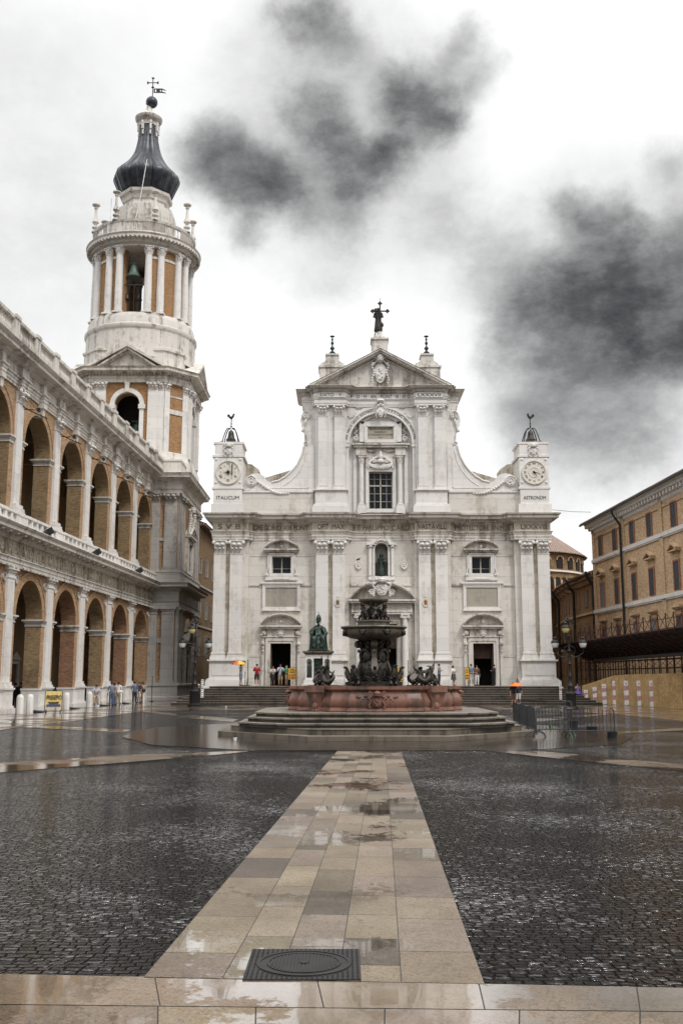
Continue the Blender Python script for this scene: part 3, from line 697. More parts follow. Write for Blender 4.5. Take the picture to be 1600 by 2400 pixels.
# niche and blind backs
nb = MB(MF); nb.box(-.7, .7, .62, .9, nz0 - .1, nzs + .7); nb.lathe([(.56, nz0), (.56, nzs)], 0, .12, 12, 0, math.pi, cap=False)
nb.build('niche', 'dirt', church)  # niche lined in darker stone, the shade of the recess put into its colour
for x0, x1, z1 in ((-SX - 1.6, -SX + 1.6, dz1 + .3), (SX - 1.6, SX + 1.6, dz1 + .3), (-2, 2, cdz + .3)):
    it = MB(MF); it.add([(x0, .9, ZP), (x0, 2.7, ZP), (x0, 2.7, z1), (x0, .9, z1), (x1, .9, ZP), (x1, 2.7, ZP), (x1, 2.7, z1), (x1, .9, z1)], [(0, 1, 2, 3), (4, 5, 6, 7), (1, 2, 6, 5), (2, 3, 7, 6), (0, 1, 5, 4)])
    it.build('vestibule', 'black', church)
# pedestals under the pilasters
zpc = fz(1547); zpb = fz(1590)
for s in (-1, 1):
    for a, b in ((11.5, 14.25), (3.0, 5.65)):
        x0, x1 = min(s * a, s * b), max(s * a, s * b); ped = MB(MF)
        ped.box(x0 - .02, x1 + .02, -1.0, .0, zpb, zpc - .12)
        ped.box(x0 + .18, x1 - .18, -1.03, -1.0, zpb + .25, zpc - .35)
        for o, z0, z1 in ((.30, ZP, zpb - .25), (.26, zpb - .25, zpb - .1), (.12, zpb - .1, zpb), (.08, zpc - .16, zpc - .08), (.18, zpc - .08, zpc + .03)):
            ped.box(x0 - o, x1 + o, -1.0 - o, -.0, z0, z1)
        if a > 10: ped.box(x0 - .35, x1 + .35, -1.5, 0, 0, ZP - .003); ped.box(x0 - .43, x1 + .43, -1.58, 0, ZP - .25, ZP - .08)
        xb0, xb1 = min(s * (a - .3), s * (b + .3)), max(s * (a - .3), s * (b + .3))
        ped.box(xb0, xb1, -.5, 0, ZP, zpb)
        ped.build('pedestal', 'marble', church)
for s in (-1, 1):
    for a, b in ((11.69, 12.74), (13.1, 14.1), (3.1, 4.12), (4.5, 5.53)):
        x0, x1 = min(s * a, s * b), max(s * a, s * b); p_ = MB(MF)
        p_.box(x0, x1, -.72, -.0, fz(1528), fz(1299))
        base_m(p_, x0, x1, -.72, zpc + .03, fz(1528), .16, .4)
        pl = p_.build('pilaster', 'marble', church)
        c = MB(MF); capital(c, (x0 + x1) / 2, x1 - x0, -.72, fz(1299), fz(1266), .2)
        c.build('capital', 'marble', pl)
# slot between paired pilasters: ochre recess strip
each('recess_strip', 'frieze', church, [(min(s * a, s * b), max(s * a, s * b), -.42, -.3, zpc, fz(1268)) for s in (-1, 1) for a, b in ((12.74, 13.1), (4.12, 4.5))], MF)
# entablature
def entpath(off=0.0):
    half = [(14.55, 13.95 + .55, 0)]
    seq = [(-14.25, -11.2, -.78), (-11.2, -10.95, -.38), (-10.95, -6.1, -.03), (-6.1, -5.85, -.38), (-5.85, -2.8, -.78), (-2.8, -2.55, -.38), (-2.55, 2.55, -.03)]
    seq = seq + [(-b, -a, y) for a, b, y in reversed(seq[:-1])]
    p = breaks(seq); return [(-14.25, 4)] + p + [(14.25, 4)]
za0, zf0, zf1 = fz(1265.3), fz(1246), fz(1226)
en = MB(MF)
en.sweep([(-.5, za0), (.02, za0), (.02, za0 + .22), (.06, za0 + .23), (.06, za0 + .46), (.10, za0 + .47), (.12, zf0 - .10), (.20, zf0 - .04), (.20, zf0), (-.5, zf0)], entpath())
en.build('architrave', 'trim', church)
fr_ = MB(MF); fr_.sweep([(-.5, zf0), (.0, zf0), (.0, zf1), (-.5, zf1)], entpath()); fr_.build('frieze', 'frieze', church)
co = MB(MF)
hC = zc1 - zf1
co.sweep([(-.5, zf1), (.05, zf1), (.10, zf1 + .08), (.28, zf1 + .14), (.28, zf1 + .26), (.42, zf1 + .32), (.62, zf1 + .36), (.62, zf1 + .56), (.68, zf1 + .58), (.80, zf1 + hC - .06), (.80, zf1 + hC), (-.5, zf1 + hC + .04)], entpath())
co.build('cornice', 'trim', church)
dn = MB(MF); 
cl = MB(MF); cl.sweep([(.76, zc1 + .003), (.79, zc1 + .03), (-.3, zc1 + .10)], entpath()); cl.build('cornice_dirt_shadow', 'dirt', church)  # thin dark strip along the cornice: ledge dirt and a drawn shadow line
ins = MB(MF)
zt = (zf0 + zf1) / 2
def let(s_, x, y, size, w=None, z=zt, b=None, mi=0): text(b or ins, s_, size, trs(x, y, z) @ UPR, mi, .012, width=w)
let('S V B', -12.85, -.795, .62, 1.9, mi=1); let('GREGORIO XIII PONT', -8.55, -.045, .60, 4.65, mi=0); let('OPT  MAX', -4.3, -.795, .6, 2.3)
let('ET PHILIPPO CARD', 0, -.045, .60, 4.75, mi=1); let('VASTAVILL', 4.25, -.795, .6, 2.35); let('PROTECTORE', 7.75, -.045, .6, 2.9); let('AN M D', 10.1, -.045, .6, 1.5, mi=1); let('LXXXVIII', 12.85, -.795, .6, 2.2, mi=1)
ins.build('inscription', ['letter', 'letterf'], church, smooth=False)
# string band, window ledges, tablets, small windows, side doors
tb = MB(MF); zb1 = zz(1366, YF); zb0 = zz(1371, YF)
for s in (-1, 1):
    tb.box(min(s * 5.9, s * 6.8), max(s * 5.9, s * 6.8), -.05, 0, zb0 - .12, zb1 - .1); tb.box(min(s * 10.3, s * 11.15), max(s * 10.3, s * 11.15), -.05, 0, zb0 - .12, zb1 - .1)
    tb.box(min(s * 1.7, s * 2.7), max(s * 1.7, s * 2.7), -.05, 0, zb0 - .12, zb1 - .1)
    for k in range(6):
        for base in (6.0, 10.4, 1.75): tb.ball(s * (base + k * .15), -.07, zb1 - .22, .05, 6)
    for zq in (zz(1304, YF), zz(1540, YF)): 
        for a, b in ((5.9, 7.2), (9.7, 11.15)): tb.box(min(s * a, s * b), max(s * a, s * b), -.03, 0, zq, zq + .05)
tb.build('string_course', 'trim', church)
for s in (-1, 1):
    t = MB(MF); c0 = s * SX; x0, x1 = c0 - 1.33, c0 + 1.33; tz0, tz1 = zz(1422.5, YF), zz(1377, YF)
    frame(t, x0, x1, tz0, tz1, .24, -.12, 0); t.box(x0 - .3, x1 + .3, -.2, 0, tz0 - .34, tz0 - .22)
    t.box(x0 - .45, x1 + .45, -.24, 0, zb1 - .09, zb1 + .05); t.box(x0 - .4, x1 + .4, -.16, 0, zb1 - .17, zb1 - .09)
    to = t.build('tablet_frame', 'marble', church)
    t = MB(MF); t.box(x0, x1, -.04, .0, tz0, tz1); t.build('tablet', 'panel', to)
    # window
    wb = MB(MF); ww = .80
    frame(wb, c0 - ww, c0 + ww, wz0, wz1, .26, -.14, .05)
    wb.box(c0 - 1.35, c0 + 1.35, -.2, 0, wz0 - .60, wz0 - .28); wb.box(c0 - .66, c0 + .66, -.24, -.19, wz0 - .52, wz0 - .40)
    for q in (-1, 1):
        wb.tube([(c0 + q * 1.12, -.12, wz1 + .1), (c0 + q * 1.17, -.12, wz1 - .3), (c0 + q * 1.13, -.12, wz0 + .5), (c0 + q * 1.28, -.12, wz0 + .05)], .07, 6)
        wb.disc(c0 + q * 1.24, wz0 - .12, .17, -.24, 0, 12); wb.ball(c0 + q * 1.24, -.25, wz0 - .12, .07, 6)
        wb.box(min(c0 + q * 1.02, c0 + q * 1.2), max(c0 + q * 1.02, c0 + q * 1.2), -.22, 0, wz1 + .3, wz1 + .62)
    fw = wb.build('window_frame', 'marble', church)
    wp = MB(MF); zp0 = wz1 + .62
    segped(wp, c0, zp0, 1.45, .62, -.42, 0, .2); wp.box(c0 - .9, c0 + .9, -.14, 0, wz1 + .26, zp0)
    swag(wp, c0 - .8, c0 - .15, zp0 + .28, .16, -.18, .05); swag(wp, c0 + .15, c0 + .8, zp0 + .28, .16, -.18, .05); wp.ball(c0, -.2, zp0 + .2, .16, 8, sz=1.2); wp.ball(c0, -.22, zp0 + .42, .08, 6)
    wp.build('pediment', 'trim', fw)
    g = MB(MF); g.box(c0 - ww, c0 + ww, .45, .48, wz0, wz1); gl = g.build('pane', 'glass', fw)
    g = MB(MF); g.box(c0 - .05, c0 + .05, .36, .44, wz0, wz1)
    for q in (-1, 1): g.box(c0 + q * .77 - .03, c0 + q * .77 + .03, .36, .44, wz0, wz1); g.box(c0 + q * .41 - .36, c0 + q * .41 + .36, .38, .43, wz0 + .42, wz0 + .45)
    g.box(c0 - ww, c0 + ww, .36, .44, wz1 - .05, wz1); g.box(c0 - ww, c0 + ww, .36, .44, wz0, wz0 + .05); g.build('sash', 'sash', fw)
    # portal
    d = MB(MF); dw = .85
    d.box(c0 - dw - .2, c0 - dw, -.16, .2, ZP, dz1 + .2); d.box(c0 + dw, c0 + dw + .2, -.16, .2, ZP, dz1 + .2); d.box(c0 - dw, c0 + dw, -.16, .2, dz1, dz1 + .2)
    d.box(c0 - dw - .42, c0 - dw - .2, -.22, 0, ZP, dz1 + .44); d.box(c0 + dw + .2, c0 + dw + .42, -.22, 0, ZP, dz1 + .44); d.box(c0 - dw - .2, c0 + dw + .2, -.22, 0, dz1 + .2, dz1 + .44)
    zE0, zE1, zE2 = dz1 + .5, zz(1480, YF - .3), zz(1466, YF - .4)
    d.box(c0 - 1.62, c0 + 1.62, -.26, 0, zE0, zE0 + .1)
    d.box(c0 - 1.14, c0 + 1.14, -.22, 0, zE0 + .1, zE2 - .25); d.frus(c0 - 1.14, c0 + 1.14, -.24, 0, zE2 - .35, zE2 - .08, .25)
    for q in (-1, 1):
        xo = c0 + q * 1.50; d.box(xo - .13, xo + .13, -.2, 0, ZP, zE0)
        d.ball(xo, -.28, dz1 - .05, .2, 8, sz=1.0); d.ball(xo, -.24, dz1 - .32, .13, 8, sz=1.6); d.ball(xo, -.22, dz1 - .62, .12, 6, sz=1.2)
        d.ball(c0 + q * 1.40, -.22, zE0 + .36, .22, 8, sz=1.1); d.ball(c0 + q * 1.62, -.22, zE0 + .2, .13, 8)
    dd = d.build('door_surround', 'trim', church)
    p_ = MB(MF); segped(p_, c0, zE2, 1.68, .80, -.55, 0, .24)
    swag(p_, c0 - 1.1, c0 - .25, zE2 + .22, .1, -.2, .06); swag(p_, c0 + .25, c0 + 1.1, zE2 + .22, .1, -.2, .06); p_.ball(c0, -.2, zE2 + .35, .17, 8, sz=1.2)
    p_.build('pediment', 'trim', dd)
    a_ = MB(MF); a_.disc(c0, (zE0 + zE2) / 2 + .02, .36, -.32, -.2, 18, rx=.72); a_.disc(c0, (zE0 + zE2) / 2, .24, -.38, -.3, 14, rx=.7)
    for k in range(10): a_.ball(c0 + .27 * math.cos(k * .628), -.33, (zE0 + zE2) / 2 + .37 * math.sin(k * .628), .06, 6)
    a_.build('coat_of_arms', 'marble', dd)
    for q in (-1, 1):
        lf = MB(MF); lf.box(c0 + q * .80 - .04, c0 + q * .80 + .04, .25, 1.05, ZP, dz1); lf.build('door_leaf', 'wood', dd)
    if s > 0:
        lf = MB(MF); lf.box(c0 - .83, c0 + .83, .9, .95, ZP + 2.25, dz1); lf.build('transom', 'wood', dd)
# central portal: columns, entablature, broken segmental pediment with arms
cz = cdz; pt = MB(MF)
frame(pt, -1.25, 1.25, ZP, cz, .28, -.2, .1, sill=False)
zcap0, zcap1 = zz(1449, YF - .8), zz(1439, YF - .8); zpp = zz(1405, YF - .8)
pt.box(-2.55, 2.55, -.35, 0, zcap1, zcap1 + .5); pt.box(-2.5, 2.5, -.55, 0, zcap1, zcap1 + .18); pt.box(-2.55, 2.55, -.62, 0, zcap1 + .18, zcap1 + .3); pt.box(-2.5, 2.5, -.5, 0, zcap1 + .3, zpp - .34)
for k in range(34): pt.ball(-2.4 + k * .145, -.53, zcap1 + .56, .06, 6, sz=2.2)
pt.dent(-2.6, 2.6, -.72, -.4, zpp - .34, zpp - .24, .07, .07)
ptl = pt.build('door_surround', 'trim', church)
p_ = MB(MF); segped(p_, 0, zpp, 2.72, 1.28, -.95, 0, .26, open_=.75, n=22); p_.build('pediment', 'trim', ptl)
p_ = MB(MF); arms(p_, 0, zz(1375, YF - .6), 1.9, 1.75, -.5); 
for q in (-1, 1): scroll(p_, q * .82, zpp + .62, .26, -.6, -.2, 1.6, q)
p_.build('coat_of_arms', 'marble', ptl)
for q in (-1, 1):
    p_ = MB(MF); xx = q * 1.93
    p_.box(xx - .4, xx + .4, -.95, 0, ZP, ZP + .45); column(p_, xx, -.55, .27, ZP + .45, zcap0)
    p_.box(xx - .36, xx + .36, -.9, 0, zcap1 - .09, zcap1); 
    for r_ in (-1, 1): p_.disc(xx + r_ * .26, zcap1 - .2, .15, -.86, -.2, 14); p_.ball(xx + r_ * .26, -.87, zcap1 - .2, .06, 6)
    p_.box(xx - .26, xx + .26, -.82, 0, zcap0, zcap1 - .09); p_.build('column', 'marble', ptl)
    p_ = MB(MF); p_.box(q * 2.45 - .09, q * 2.45 + .09, -.3, 0, ZP, zcap1); p_.build('strip', 'dirt', ptl) if False else None
lf = MB(MF); lf.box(-1.25, 1.25, .9, .96, ZP + 3.1, cz); lf.build('transom', 'wood', ptl)
# niche aedicule
p_ = MB(MF); ztn = nzs + .56
p_.ring(0, nzs, .56, .72, -.12, .05, 0, 180, 16)
for q in (-1, 1):
    p_.box(q * .64 - .08, q * .64 + .08, -.12, 0, nz0, nzs); p_.box(min(q * .82, q * 1.06), max(q * .82, q * 1.06), -.26, 0, nz0, nzs + .15); p_.box(min(q * .76, q * 1.12), max(q * .76, q * 1.12), -.32, 0, nzs + .15, nzs + .34); p_.ball(q * .94, -.3, nzs + .26, .13, 8)
    p_.prism([(q * .68, nzs + .36), (q * 1.24, nzs + .36), (q * 1.24, nzs + .46), (q * .45, nzs + .88), (q * .45, nzs + .74)], -.42, 0)
    p_.disc(q * .95, nz0 - .2, .15, -.24, 0, 12)
p_.box(-1.1, 1.1, -.16, 0, nz0 - .34, nz0 - .04); p_.box(-1.28, 1.28, -.4, 0, zb1 - .12, zb1 + .02)
for k in range(9): p_.ball(.62 * math.cos(.5 + k * .27), -.22, ztn - .55 + .8 * math.sin(.5 + k * .27), .09, 6)
p_.build('niche_frame', 'marble', church)
# medallions and papal badges
for q in (-1, 1):
    p_ = MB(MF); cxm, czm = q * 1.93, zz(1324, YF); p_.disc(cxm, czm, .36, -.1, 0, 22, rx=.8); p_.ring(0, 0, .27, .36, -.14, -.05, 0, 360, 22, mx=trs(cxm, 0, czm) @ Matrix.Diagonal((.8, 1, 1, 1)))
    for k in range(5): p_.ball(cxm + .07 * math.cos(k * 1.26), -.12, czm + .1 * math.sin(k * 1.26), .07, 6)
    p_.ball(cxm, -.1, czm - .38, .07, 6); p_.build('medallion', 'marble', church)
    p_ = MB(MF); cxm, czm = (-3.69, zz(1412.5, YF - .7)) if q < 0 else (3.64, zz(1412.5, YF - .7))
    p_.disc(cxm, czm, .37, -.78, -.72, 24, rx=.77, mi=0)
    p_.prism([(cxm - .13, czm + .1), (cxm + .13, czm + .1), (cxm + .12, czm - .08), (cxm, czm - .2), (cxm - .12, czm - .08)], -.81, -.78, mi=1 if q < 0 else 2)
    p_.box(cxm - .025, cxm + .025, -.83, -.81, czm - .16, czm + .08, 3); p_.ball(cxm, -.8, czm + .2, .085, 8, mi=3, sz=1.3)
    for g in (-1, 1): p_.tube([(cxm - g * .17, -.8, czm - .16), (cxm + g * .17, -.8, czm + .16)], .015, 4, mi=3); p_.tube([(cxm + g * .09, -.76, czm + .37), (cxm + g * .1, -.76, czm + .48)], .02, 4, mi=4)
    p_.build('badge', ['dial', 'blue', 'redtape', 'gold', 'iron'], church, label='small oval papal badge with a coloured shield and gilt keys')

# ---------------- upper storey
zu0 = fz(1204, 0); zpt = zz(1148, YF - .5); zub = zz(1136, YF - .5); zuc0, zuc1 = zz(975, YF - .5), zz(949.5, YF - .5)
zua0, zuf0, zuf1, zud, zuc = zz(950, YF - .5), zz(934, YF - .5), zz(921.5, YF - .5), zz(911, YF - .7), zz(902, YF - 1.2)
zsp = zz(1040, YF); RA = 2.74; RO = 3.2
wy0, wy1 = zz(1192.6, YF + .5), zz(1106, YF + .5)
U = MB(MF)
U.wall(-5.86, 5.86, zu0 - .6, zuf0, 0, .55, arches=[(0, RA, zu0 - .6, zsp)], seg=28)
U.wall(-3.2, 3.2, zu0 - .6, zuf0, .55, 1.2, rects=[(-1.03, 1.03, wy0, wy1)])
U.box(-6.6, -5.86, .5, 6, zb_ - 1, zuf1 + .2); U.box(5.86, 6.6, .5, 6, zb_ - 1, zuf1 + .2); U.box(-6.4, 6.4, 1.3, 14, zu0 - .6, zuf1 + .2)
for s in (-1, 1): U.box(min(s * 3.02, s * 5.62), max(s * 3.02, s * 5.62), -.3, 0, zu0, zuf0)
U.build('upper_wall', 'marble', church)
for s in (-1, 1):
    P_ = MB(MF); x0, x1 = min(s * 2.95, s * 5.62), max(s * 2.95, s * 5.62)
    P_.box(x0, x1, -.68, 0, zu0, zpt - .12)
    for o, a, b in ((.24, zu0, zu0 + .55), (.12, zu0 + .55, zu0 + .72), (.07, zpt - .16, zpt - .08), (.15, zpt - .08, zpt + .02)): P_.box(x0 - o, x1 + o, -.68 - o, 0, a, b)
    P_.build('upper_pedestal', 'marble', church)
for s in (-1, 1):
    for a, b in ((3.22, 3.98), (4.62, 5.39)):
        x0, x1 = min(s * a, s * b), max(s * a, s * b); p_ = MB(MF); p_.box(x0, x1, -.55, 0, zub, zuc0); base_m(p_, x0, x1, -.55, zpt + .02, zub, .12, .3)
        pl = p_.build('upper_pilaster', 'marble', church); c = MB(MF); capital(c, (x0 + x1) / 2, x1 - x0, -.55, zuc0, zuc1, .15); c.build('capital', 'marble', pl)
def upath():
    seq = [(-5.9, -5.7, -.2), (-5.7, -2.95, -.62), (-2.95, -2.75, -.3), (-2.75, 2.75, -.08)]
    seq = seq + [(-b, -a, y) for a, b, y in reversed(seq[:-1])]
    return [(-6.75, 5), (-6.75, .55), (-5.9, .55)] + breaks(seq) + [(5.9, .55), (6.75, .55), (6.75, 5)]
e_ = MB(MF); e_.sweep([(-.4, zua0), (.0, zua0), (.0, zua0 + .16), (.04, zua0 + .17), (.04, zuf0 - .14), (.12, zuf0 - .05), (.12, zuf0), (-.4, zuf0)], upath()); e_.build('upper_architrave', 'marble', church)
e_ = MB(MF); pf = [(-.4, zuf0)] + [(.0 + .12 * math.sin(math.pi * i / 6), zuf0 + (zuf1 - zuf0) * i / 6) for i in range(7)] + [(-.4, zuf1)]
e_.sweep(pf, upath()); e_.build('upper_frieze', 'marble', church)
e_ = MB(MF); e_.sweep([(-.4, zuf1), (.06, zuf1), (.1, zuf1 + .08), (.14, zuf1 + .1), (.14, zud), (.3, zud + .02), (.5, zud + .05), (.5, zud + .2), (.62, zuc - .04), (.62, zuc), (-.4, zuc + .03)], upath())
for x0, x1, y in ((-5.6, -3.0, -.62), (-2.7, 2.7, -.08), (3.0, 5.6, -.62)): e_.dent(x0, x1, y - .28, y - .12, zuf1 + .12, zud, .09, .07)
e_.dent(-6.7, -5.95, .55 - .28, .55 - .12, zuf1 + .12, zud, .09, .07); e_.dent(5.95, 6.7, .55 - .28, .55 - .12, zuf1 + .12, zud, .09, .07)
e_.build('upper_cornice', 'trim', church)
zap = zz(818, YF - .8)
pd = MB(MF)
def rake(b, o0, o1, y0, y1, s):
    # o0..o1 distance below the raking top edge
    L, Hh = 6.12, zap - zuc
    b.prism([(0, zap - o1), (0, zap - o0), (s * L, zuc - o0 + .12), (s * L, zuc - o1 + .12)], y0, y1)
pd.prism([(-5.6, zuc), (5.6, zuc), (0, zap - .3)], -.12, .5)
for s in (-1, 1):
    rake(pd, 0, .14, -.95, .5, s); rake(pd, .14, .30, -.8, .5, s); rake(pd, .46, .56, -.3, .5, s)
    for i in range(38):
        t = (i + .5) / 38; pd.box(s * (.3 + 5.2 * t) - .05, s * (.3 + 5.2 * t) + .05, -.5, -.1, zap - (zap - zuc) * ((.3 + 5.2 * t) / 6.12) - .36, zap - (zap - zuc) * ((.3 + 5.2 * t) / 6.12) - .2)
pdm = pd.build('pediment', 'trim', church)
p_ = MB(MF); arms(p_, .0, zz(864, YF - .5), 1.75, 3.0, -.3); p_.build('coat_of_arms', 'marble', pdm)
for k, s in enumerate((-1, 1)):
    p_ = MB(MF); rf = [(s * 0, zap + .02), (s * 6.15, zuc + .14)]; p_.prism([(0, zap + .005), (s * 6.15, zuc + .125), (s * 6.15, zuc + .16), (0, zap + .045)], -.98, 14); p_.build('roof_slope', 'dirt', pdm)
ui = MB(MF); zt2 = (zuf0 + zuf1) / 2
def ut(s_, x, y, wd): text(ui, s_, .40, trs(x, y, zt2) @ UPR, 0, .012, width=wd)
for x0, x1 in ((-5.35, -3.05), (3.05, 5.35)): ui.box(x0, x1, -.80, -.6, zuf0 + .03, zuf1 - .03, 1)
ui.box(-2.7, 2.7, -.23, -.05, zuf0 + .03, zuf1 - .03, 1)
ut('SIXTO · V ·', -4.2, -.815, 2.1); ut('P · O · M · AN · PONT · III · M D', .0, -.245, 5.15); ut('LXXXVII', 4.2, -.815, 1.95)
ui.build('upper_inscription', ['letter', 'marble'], church, smooth=False)
# archivolt with lettering
ar = MB(MF); ar.ring(0, zsp, RA, RO, -.14, .02, 0, 180, 40); ar.ring(0, zsp, RO - .05, RO + .06, -.2, .02, 0, 180, 40); ar.ring(0, zsp, RA - .04, RA + .04, -.18, .3, 0, 180, 40)
for s in (-1, 1): ar.box(min(s * (RA - .05), s * 3.02), max(s * (RA - .05), s * 3.02), -.14, .3, zsp - .28, zsp - .02); ar.box(min(s * RA, s * 3.0), max(s * RA, s * 3.0), -.06, .1, zu0, zsp - .28)
arv = ar.build('arch', 'marble', church)
al = MB(MF)
for s_, a0, a1 in (('ANT.MARIA GALLO AVXIMANO', 172, 104), ('S.R.E.CARD.PERVS.PROTECTORE', 76, 8)):
    for i, ch in enumerate(s_):
        if ch == ' ': continue
        a = a0 + (a1 - a0) * i / (len(s_) - 1); rr = (RA + RO) / 2
        text(al, ch, .27, trs(rr * math.cos(R(a)), -.15, zsp + rr * math.sin(R(a))) @ UPR @ Matrix.Rotation(R(a - 90), 4, 'Z'), 0, .008)
al.build('arch_inscription', 'letterf', arv, smooth=False)
p_ = MB(MF); arms(p_, 0, zz(962, YF - .3), 1.0, 1.5, -.35, papal=False); p_.ball(0, -.4, zz(940, YF - .3), .3, 10, sx=1.3, sz=.6); p_.build('keystone_arms', 'marble', arv)
for s in (-1, 1):   # spandrel reliefs
    sp = MB(MF)
    for k in range(7): sp.ball(s * (2.45 - k * .13), -.06, zsp + 2.42 + .12 * math.sin(k * 1.5) + k * .03, .1, 6, sx=1.3, sy=.6)
    for k in range(5): sp.ball(s * (1.75 + k * .12 - .1), -.06, zsp + 3.22 + .06 * math.sin(k * 2), .07, 6, sx=1.4)
    sp.prism([(s * 2.1, zsp + 2.75), (s * 2.6, zsp + 2.25), (s * 2.85, zsp + 2.5), (s * 2.3, zsp + 3.0)], -.1, 0)
    sp.build('spandrel_relief', 'marble', church)
# tablet window in the arch head
zt0, zt1 = zz(1037, YF + .4), zz(990, YF + .4); hh = 1.83
tw = MB(MF)
tw.wall(-hh, hh, zt0, zt1, .1, .56, rects=[(-1.1, 1.1, zz(1029, YF), zz(1000, YF))])
tw.ring(0, zt1 - 1.45, 1.95, 2.35, .1, .56, 38, 142, 20); tw.ring(0, zt1 - 1.45, 1.25, 1.6, .2, .56, 42, 138, 16); tw.prism([(-1.8, zt1), (1.8, zt1)] + [(2.0 * math.cos(R(a)), zt1 - 1.45 + 2.0 * math.sin(R(a))) for a in range(48, 133, 7)], .3, .56)
tw.box(-1.35, 1.35, .0, .3, zz(1037, YF), zz(1030, YF)); tw.box(-1.3, 1.3, .02, .2, zz(999, YF), zz(996, YF))
for s in (-1, 1):
    tw.box(min(s * 1.15, s * 1.4), max(s * 1.15, s * 1.4), .02, .3, zz(1030, YF), zz(998, YF))
    swag(tw, s * .2, s * 1.1, zz(992, YF), .14, .25, .05)
    for k in range(8): tw.ball(s * (2.1 + .13 * math.sin(k * 1.9)), .42, zt0 + .12 + k * .17, .13 + .03 * math.sin(k * 3), 7)
    scroll(tw, s * 2.1, zt0 + .28, .22, .25, .5, 1.5, s)
two = tw.build('tablet_surround', 'marble', church)
p_ = MB(MF); p_.box(-1.1, 1.1, .2, .3, zz(1029, YF), zz(1000, YF)); pl = p_.build('tablet', 'panel', two)
p_ = MB(MF)
for k, s_ in enumerate(('SIXTVS V PONT MAX', 'ECCLESIAM', 'EX COLLEGIATA CATHED', 'A D')): text(p_, s_, .2, trs(0, .19, zz(1005 + k * 6.3, YF)) @ UPR, 0, .006)
p_.build('tablet_inscription', 'letterf', pl, smooth=False) if False else p_.build('tablet_inscription', 'letterf', two, smooth=False)
# entablature of the central window
we = MB(MF); z1_, z2_ = zz(1049, YF), zz(1039, YF)
we.box(-2.5, 2.5, -.1, .56, z2_ - .14, z2_); we.box(-2.35, 2.35, .0, .56, z1_ + .1, z2_ - .14); we.dent(-2.35, 2.35, -.04, .1, z1_, z1_ + .12, .06, .06)
for s in (-1, 1): we.box(min(s * 1.3, s * 2.2), max(s * 1.3, s * 2.2), -.14, .5, z2_ - .13, z2_ + .01); we.box(min(s * 1.25, s * 2.15), max(s * 1.25, s * 2.15), .1, .56, zz(1066, YF), z1_)
swag(we, -1.2, -.3, zz(1053, YF), .13, .2, .07); swag(we, .3, 1.2, zz(1053, YF), .13, .2, .07)
we.box(-1.3, 1.3, .3, .56, wy1 + .3, z1_)
weo = we.build('window_entablature', 'trim', church)
for s in (-1, 1):
    c = MB(MF); cxx = s * 1.66; zc_ = zz(1085, YF)
    column(c, cxx, .15, .2, zz(1183, YF), zc_, 14); ccapital(c, cxx, .15, .2, zc_, zz(1069, YF), n=6)
    c.box(cxx - .32, cxx + .32, -.2, .56, zu0 + .02, zz(1184, YF)); c.box(cxx - .38, cxx + .38, -.24, .56, zu0 + .02, zu0 + .5)
    c.build('window_column', 'marble', church)
    c = MB(MF); c.box(min(s * 2.05, s * 2.35), max(s * 2.05, s * 2.35), .35, .56, zu0, z1_); c.build('pier', 'marble', church)
    c = MB(MF); c.disc(s * 1.26, zz(1066.5, YF), .18, .22, .35, 16); c.ring(s * 1.26, zz(1066.5, YF), .1, .16, .19, .25, 0, 360, 14); c.build('roundel', 'trim', church)
sh = MB(MF); zsh = zz(1097, YF)
for k in range(13):
    a = R(4 + k * 14.3); sh.tube([(0.0, .22, zsh + .45), (.55 * math.cos(a), .16, zsh + .32 + .25 * math.sin(a - math.pi) * .9), (1.0 * math.cos(a), .22, zsh + .40 - .42 * math.sin(a))], [.04, .08, .1], 6)
sh.ring(0, zsh + .05, .98, 1.12, .2, .5, 0, 180, 20); sh.ball(0, .12, zsh + .62, .26, 8, sx=1.3, sz=.8)
for s in (-1, 1):
    scroll(sh, s * .55, zsh + .62, .17, .12, .35, 1.4, s)
sh.ball(0, .1, zsh + 1.05, .2, 8, sz=1.6); sh.ball(0, .1, zsh + 1.35, .14, 8); sh.build('shell', 'marble', church)
fr2 = MB(MF); frame(fr2, -1.03, 1.03, wy0, wy1, .25, .3, .7, sill=False); fr2.box(-1.3, 1.3, .3, .6, wy0 - .34, wy0 - .02)
fwo = fr2.build('window_frame', 'marble', church)
g = MB(MF); g.box(-1.03, 1.03, .98, 1.0, wy0, wy1); g.build('pane', 'glass', fwo)
g = MB(MF); zm = wy0 + (wy1 - wy0) * .64
g.box(-.05, .05, .82, .97, wy0, wy1); g.box(-1.03, 1.03, .82, .97, zm - .06, zm + .06)
for q in (-1, 1):
    g.box(q * .99 - .04, q * .99 + .04, .84, .96, wy0, wy1); g.box(q * .52 - .018, q * .52 + .018, .86, .95, wy0, wy1)
for zz_ in (wy0 + (zm - wy0) / 3, wy0 + (zm - wy0) * 2 / 3, zm + (wy1 - zm) * .5): g.box(-1.03, 1.03, .86, .95, zz_ - .018, zz_ + .018)
g.box(-1.03, 1.03, .84, .96, wy1 - .08, wy1); g.box(-1.03, 1.03, .84, .96, wy0, wy0 + .08); g.build('sash', 'sash', fwo)
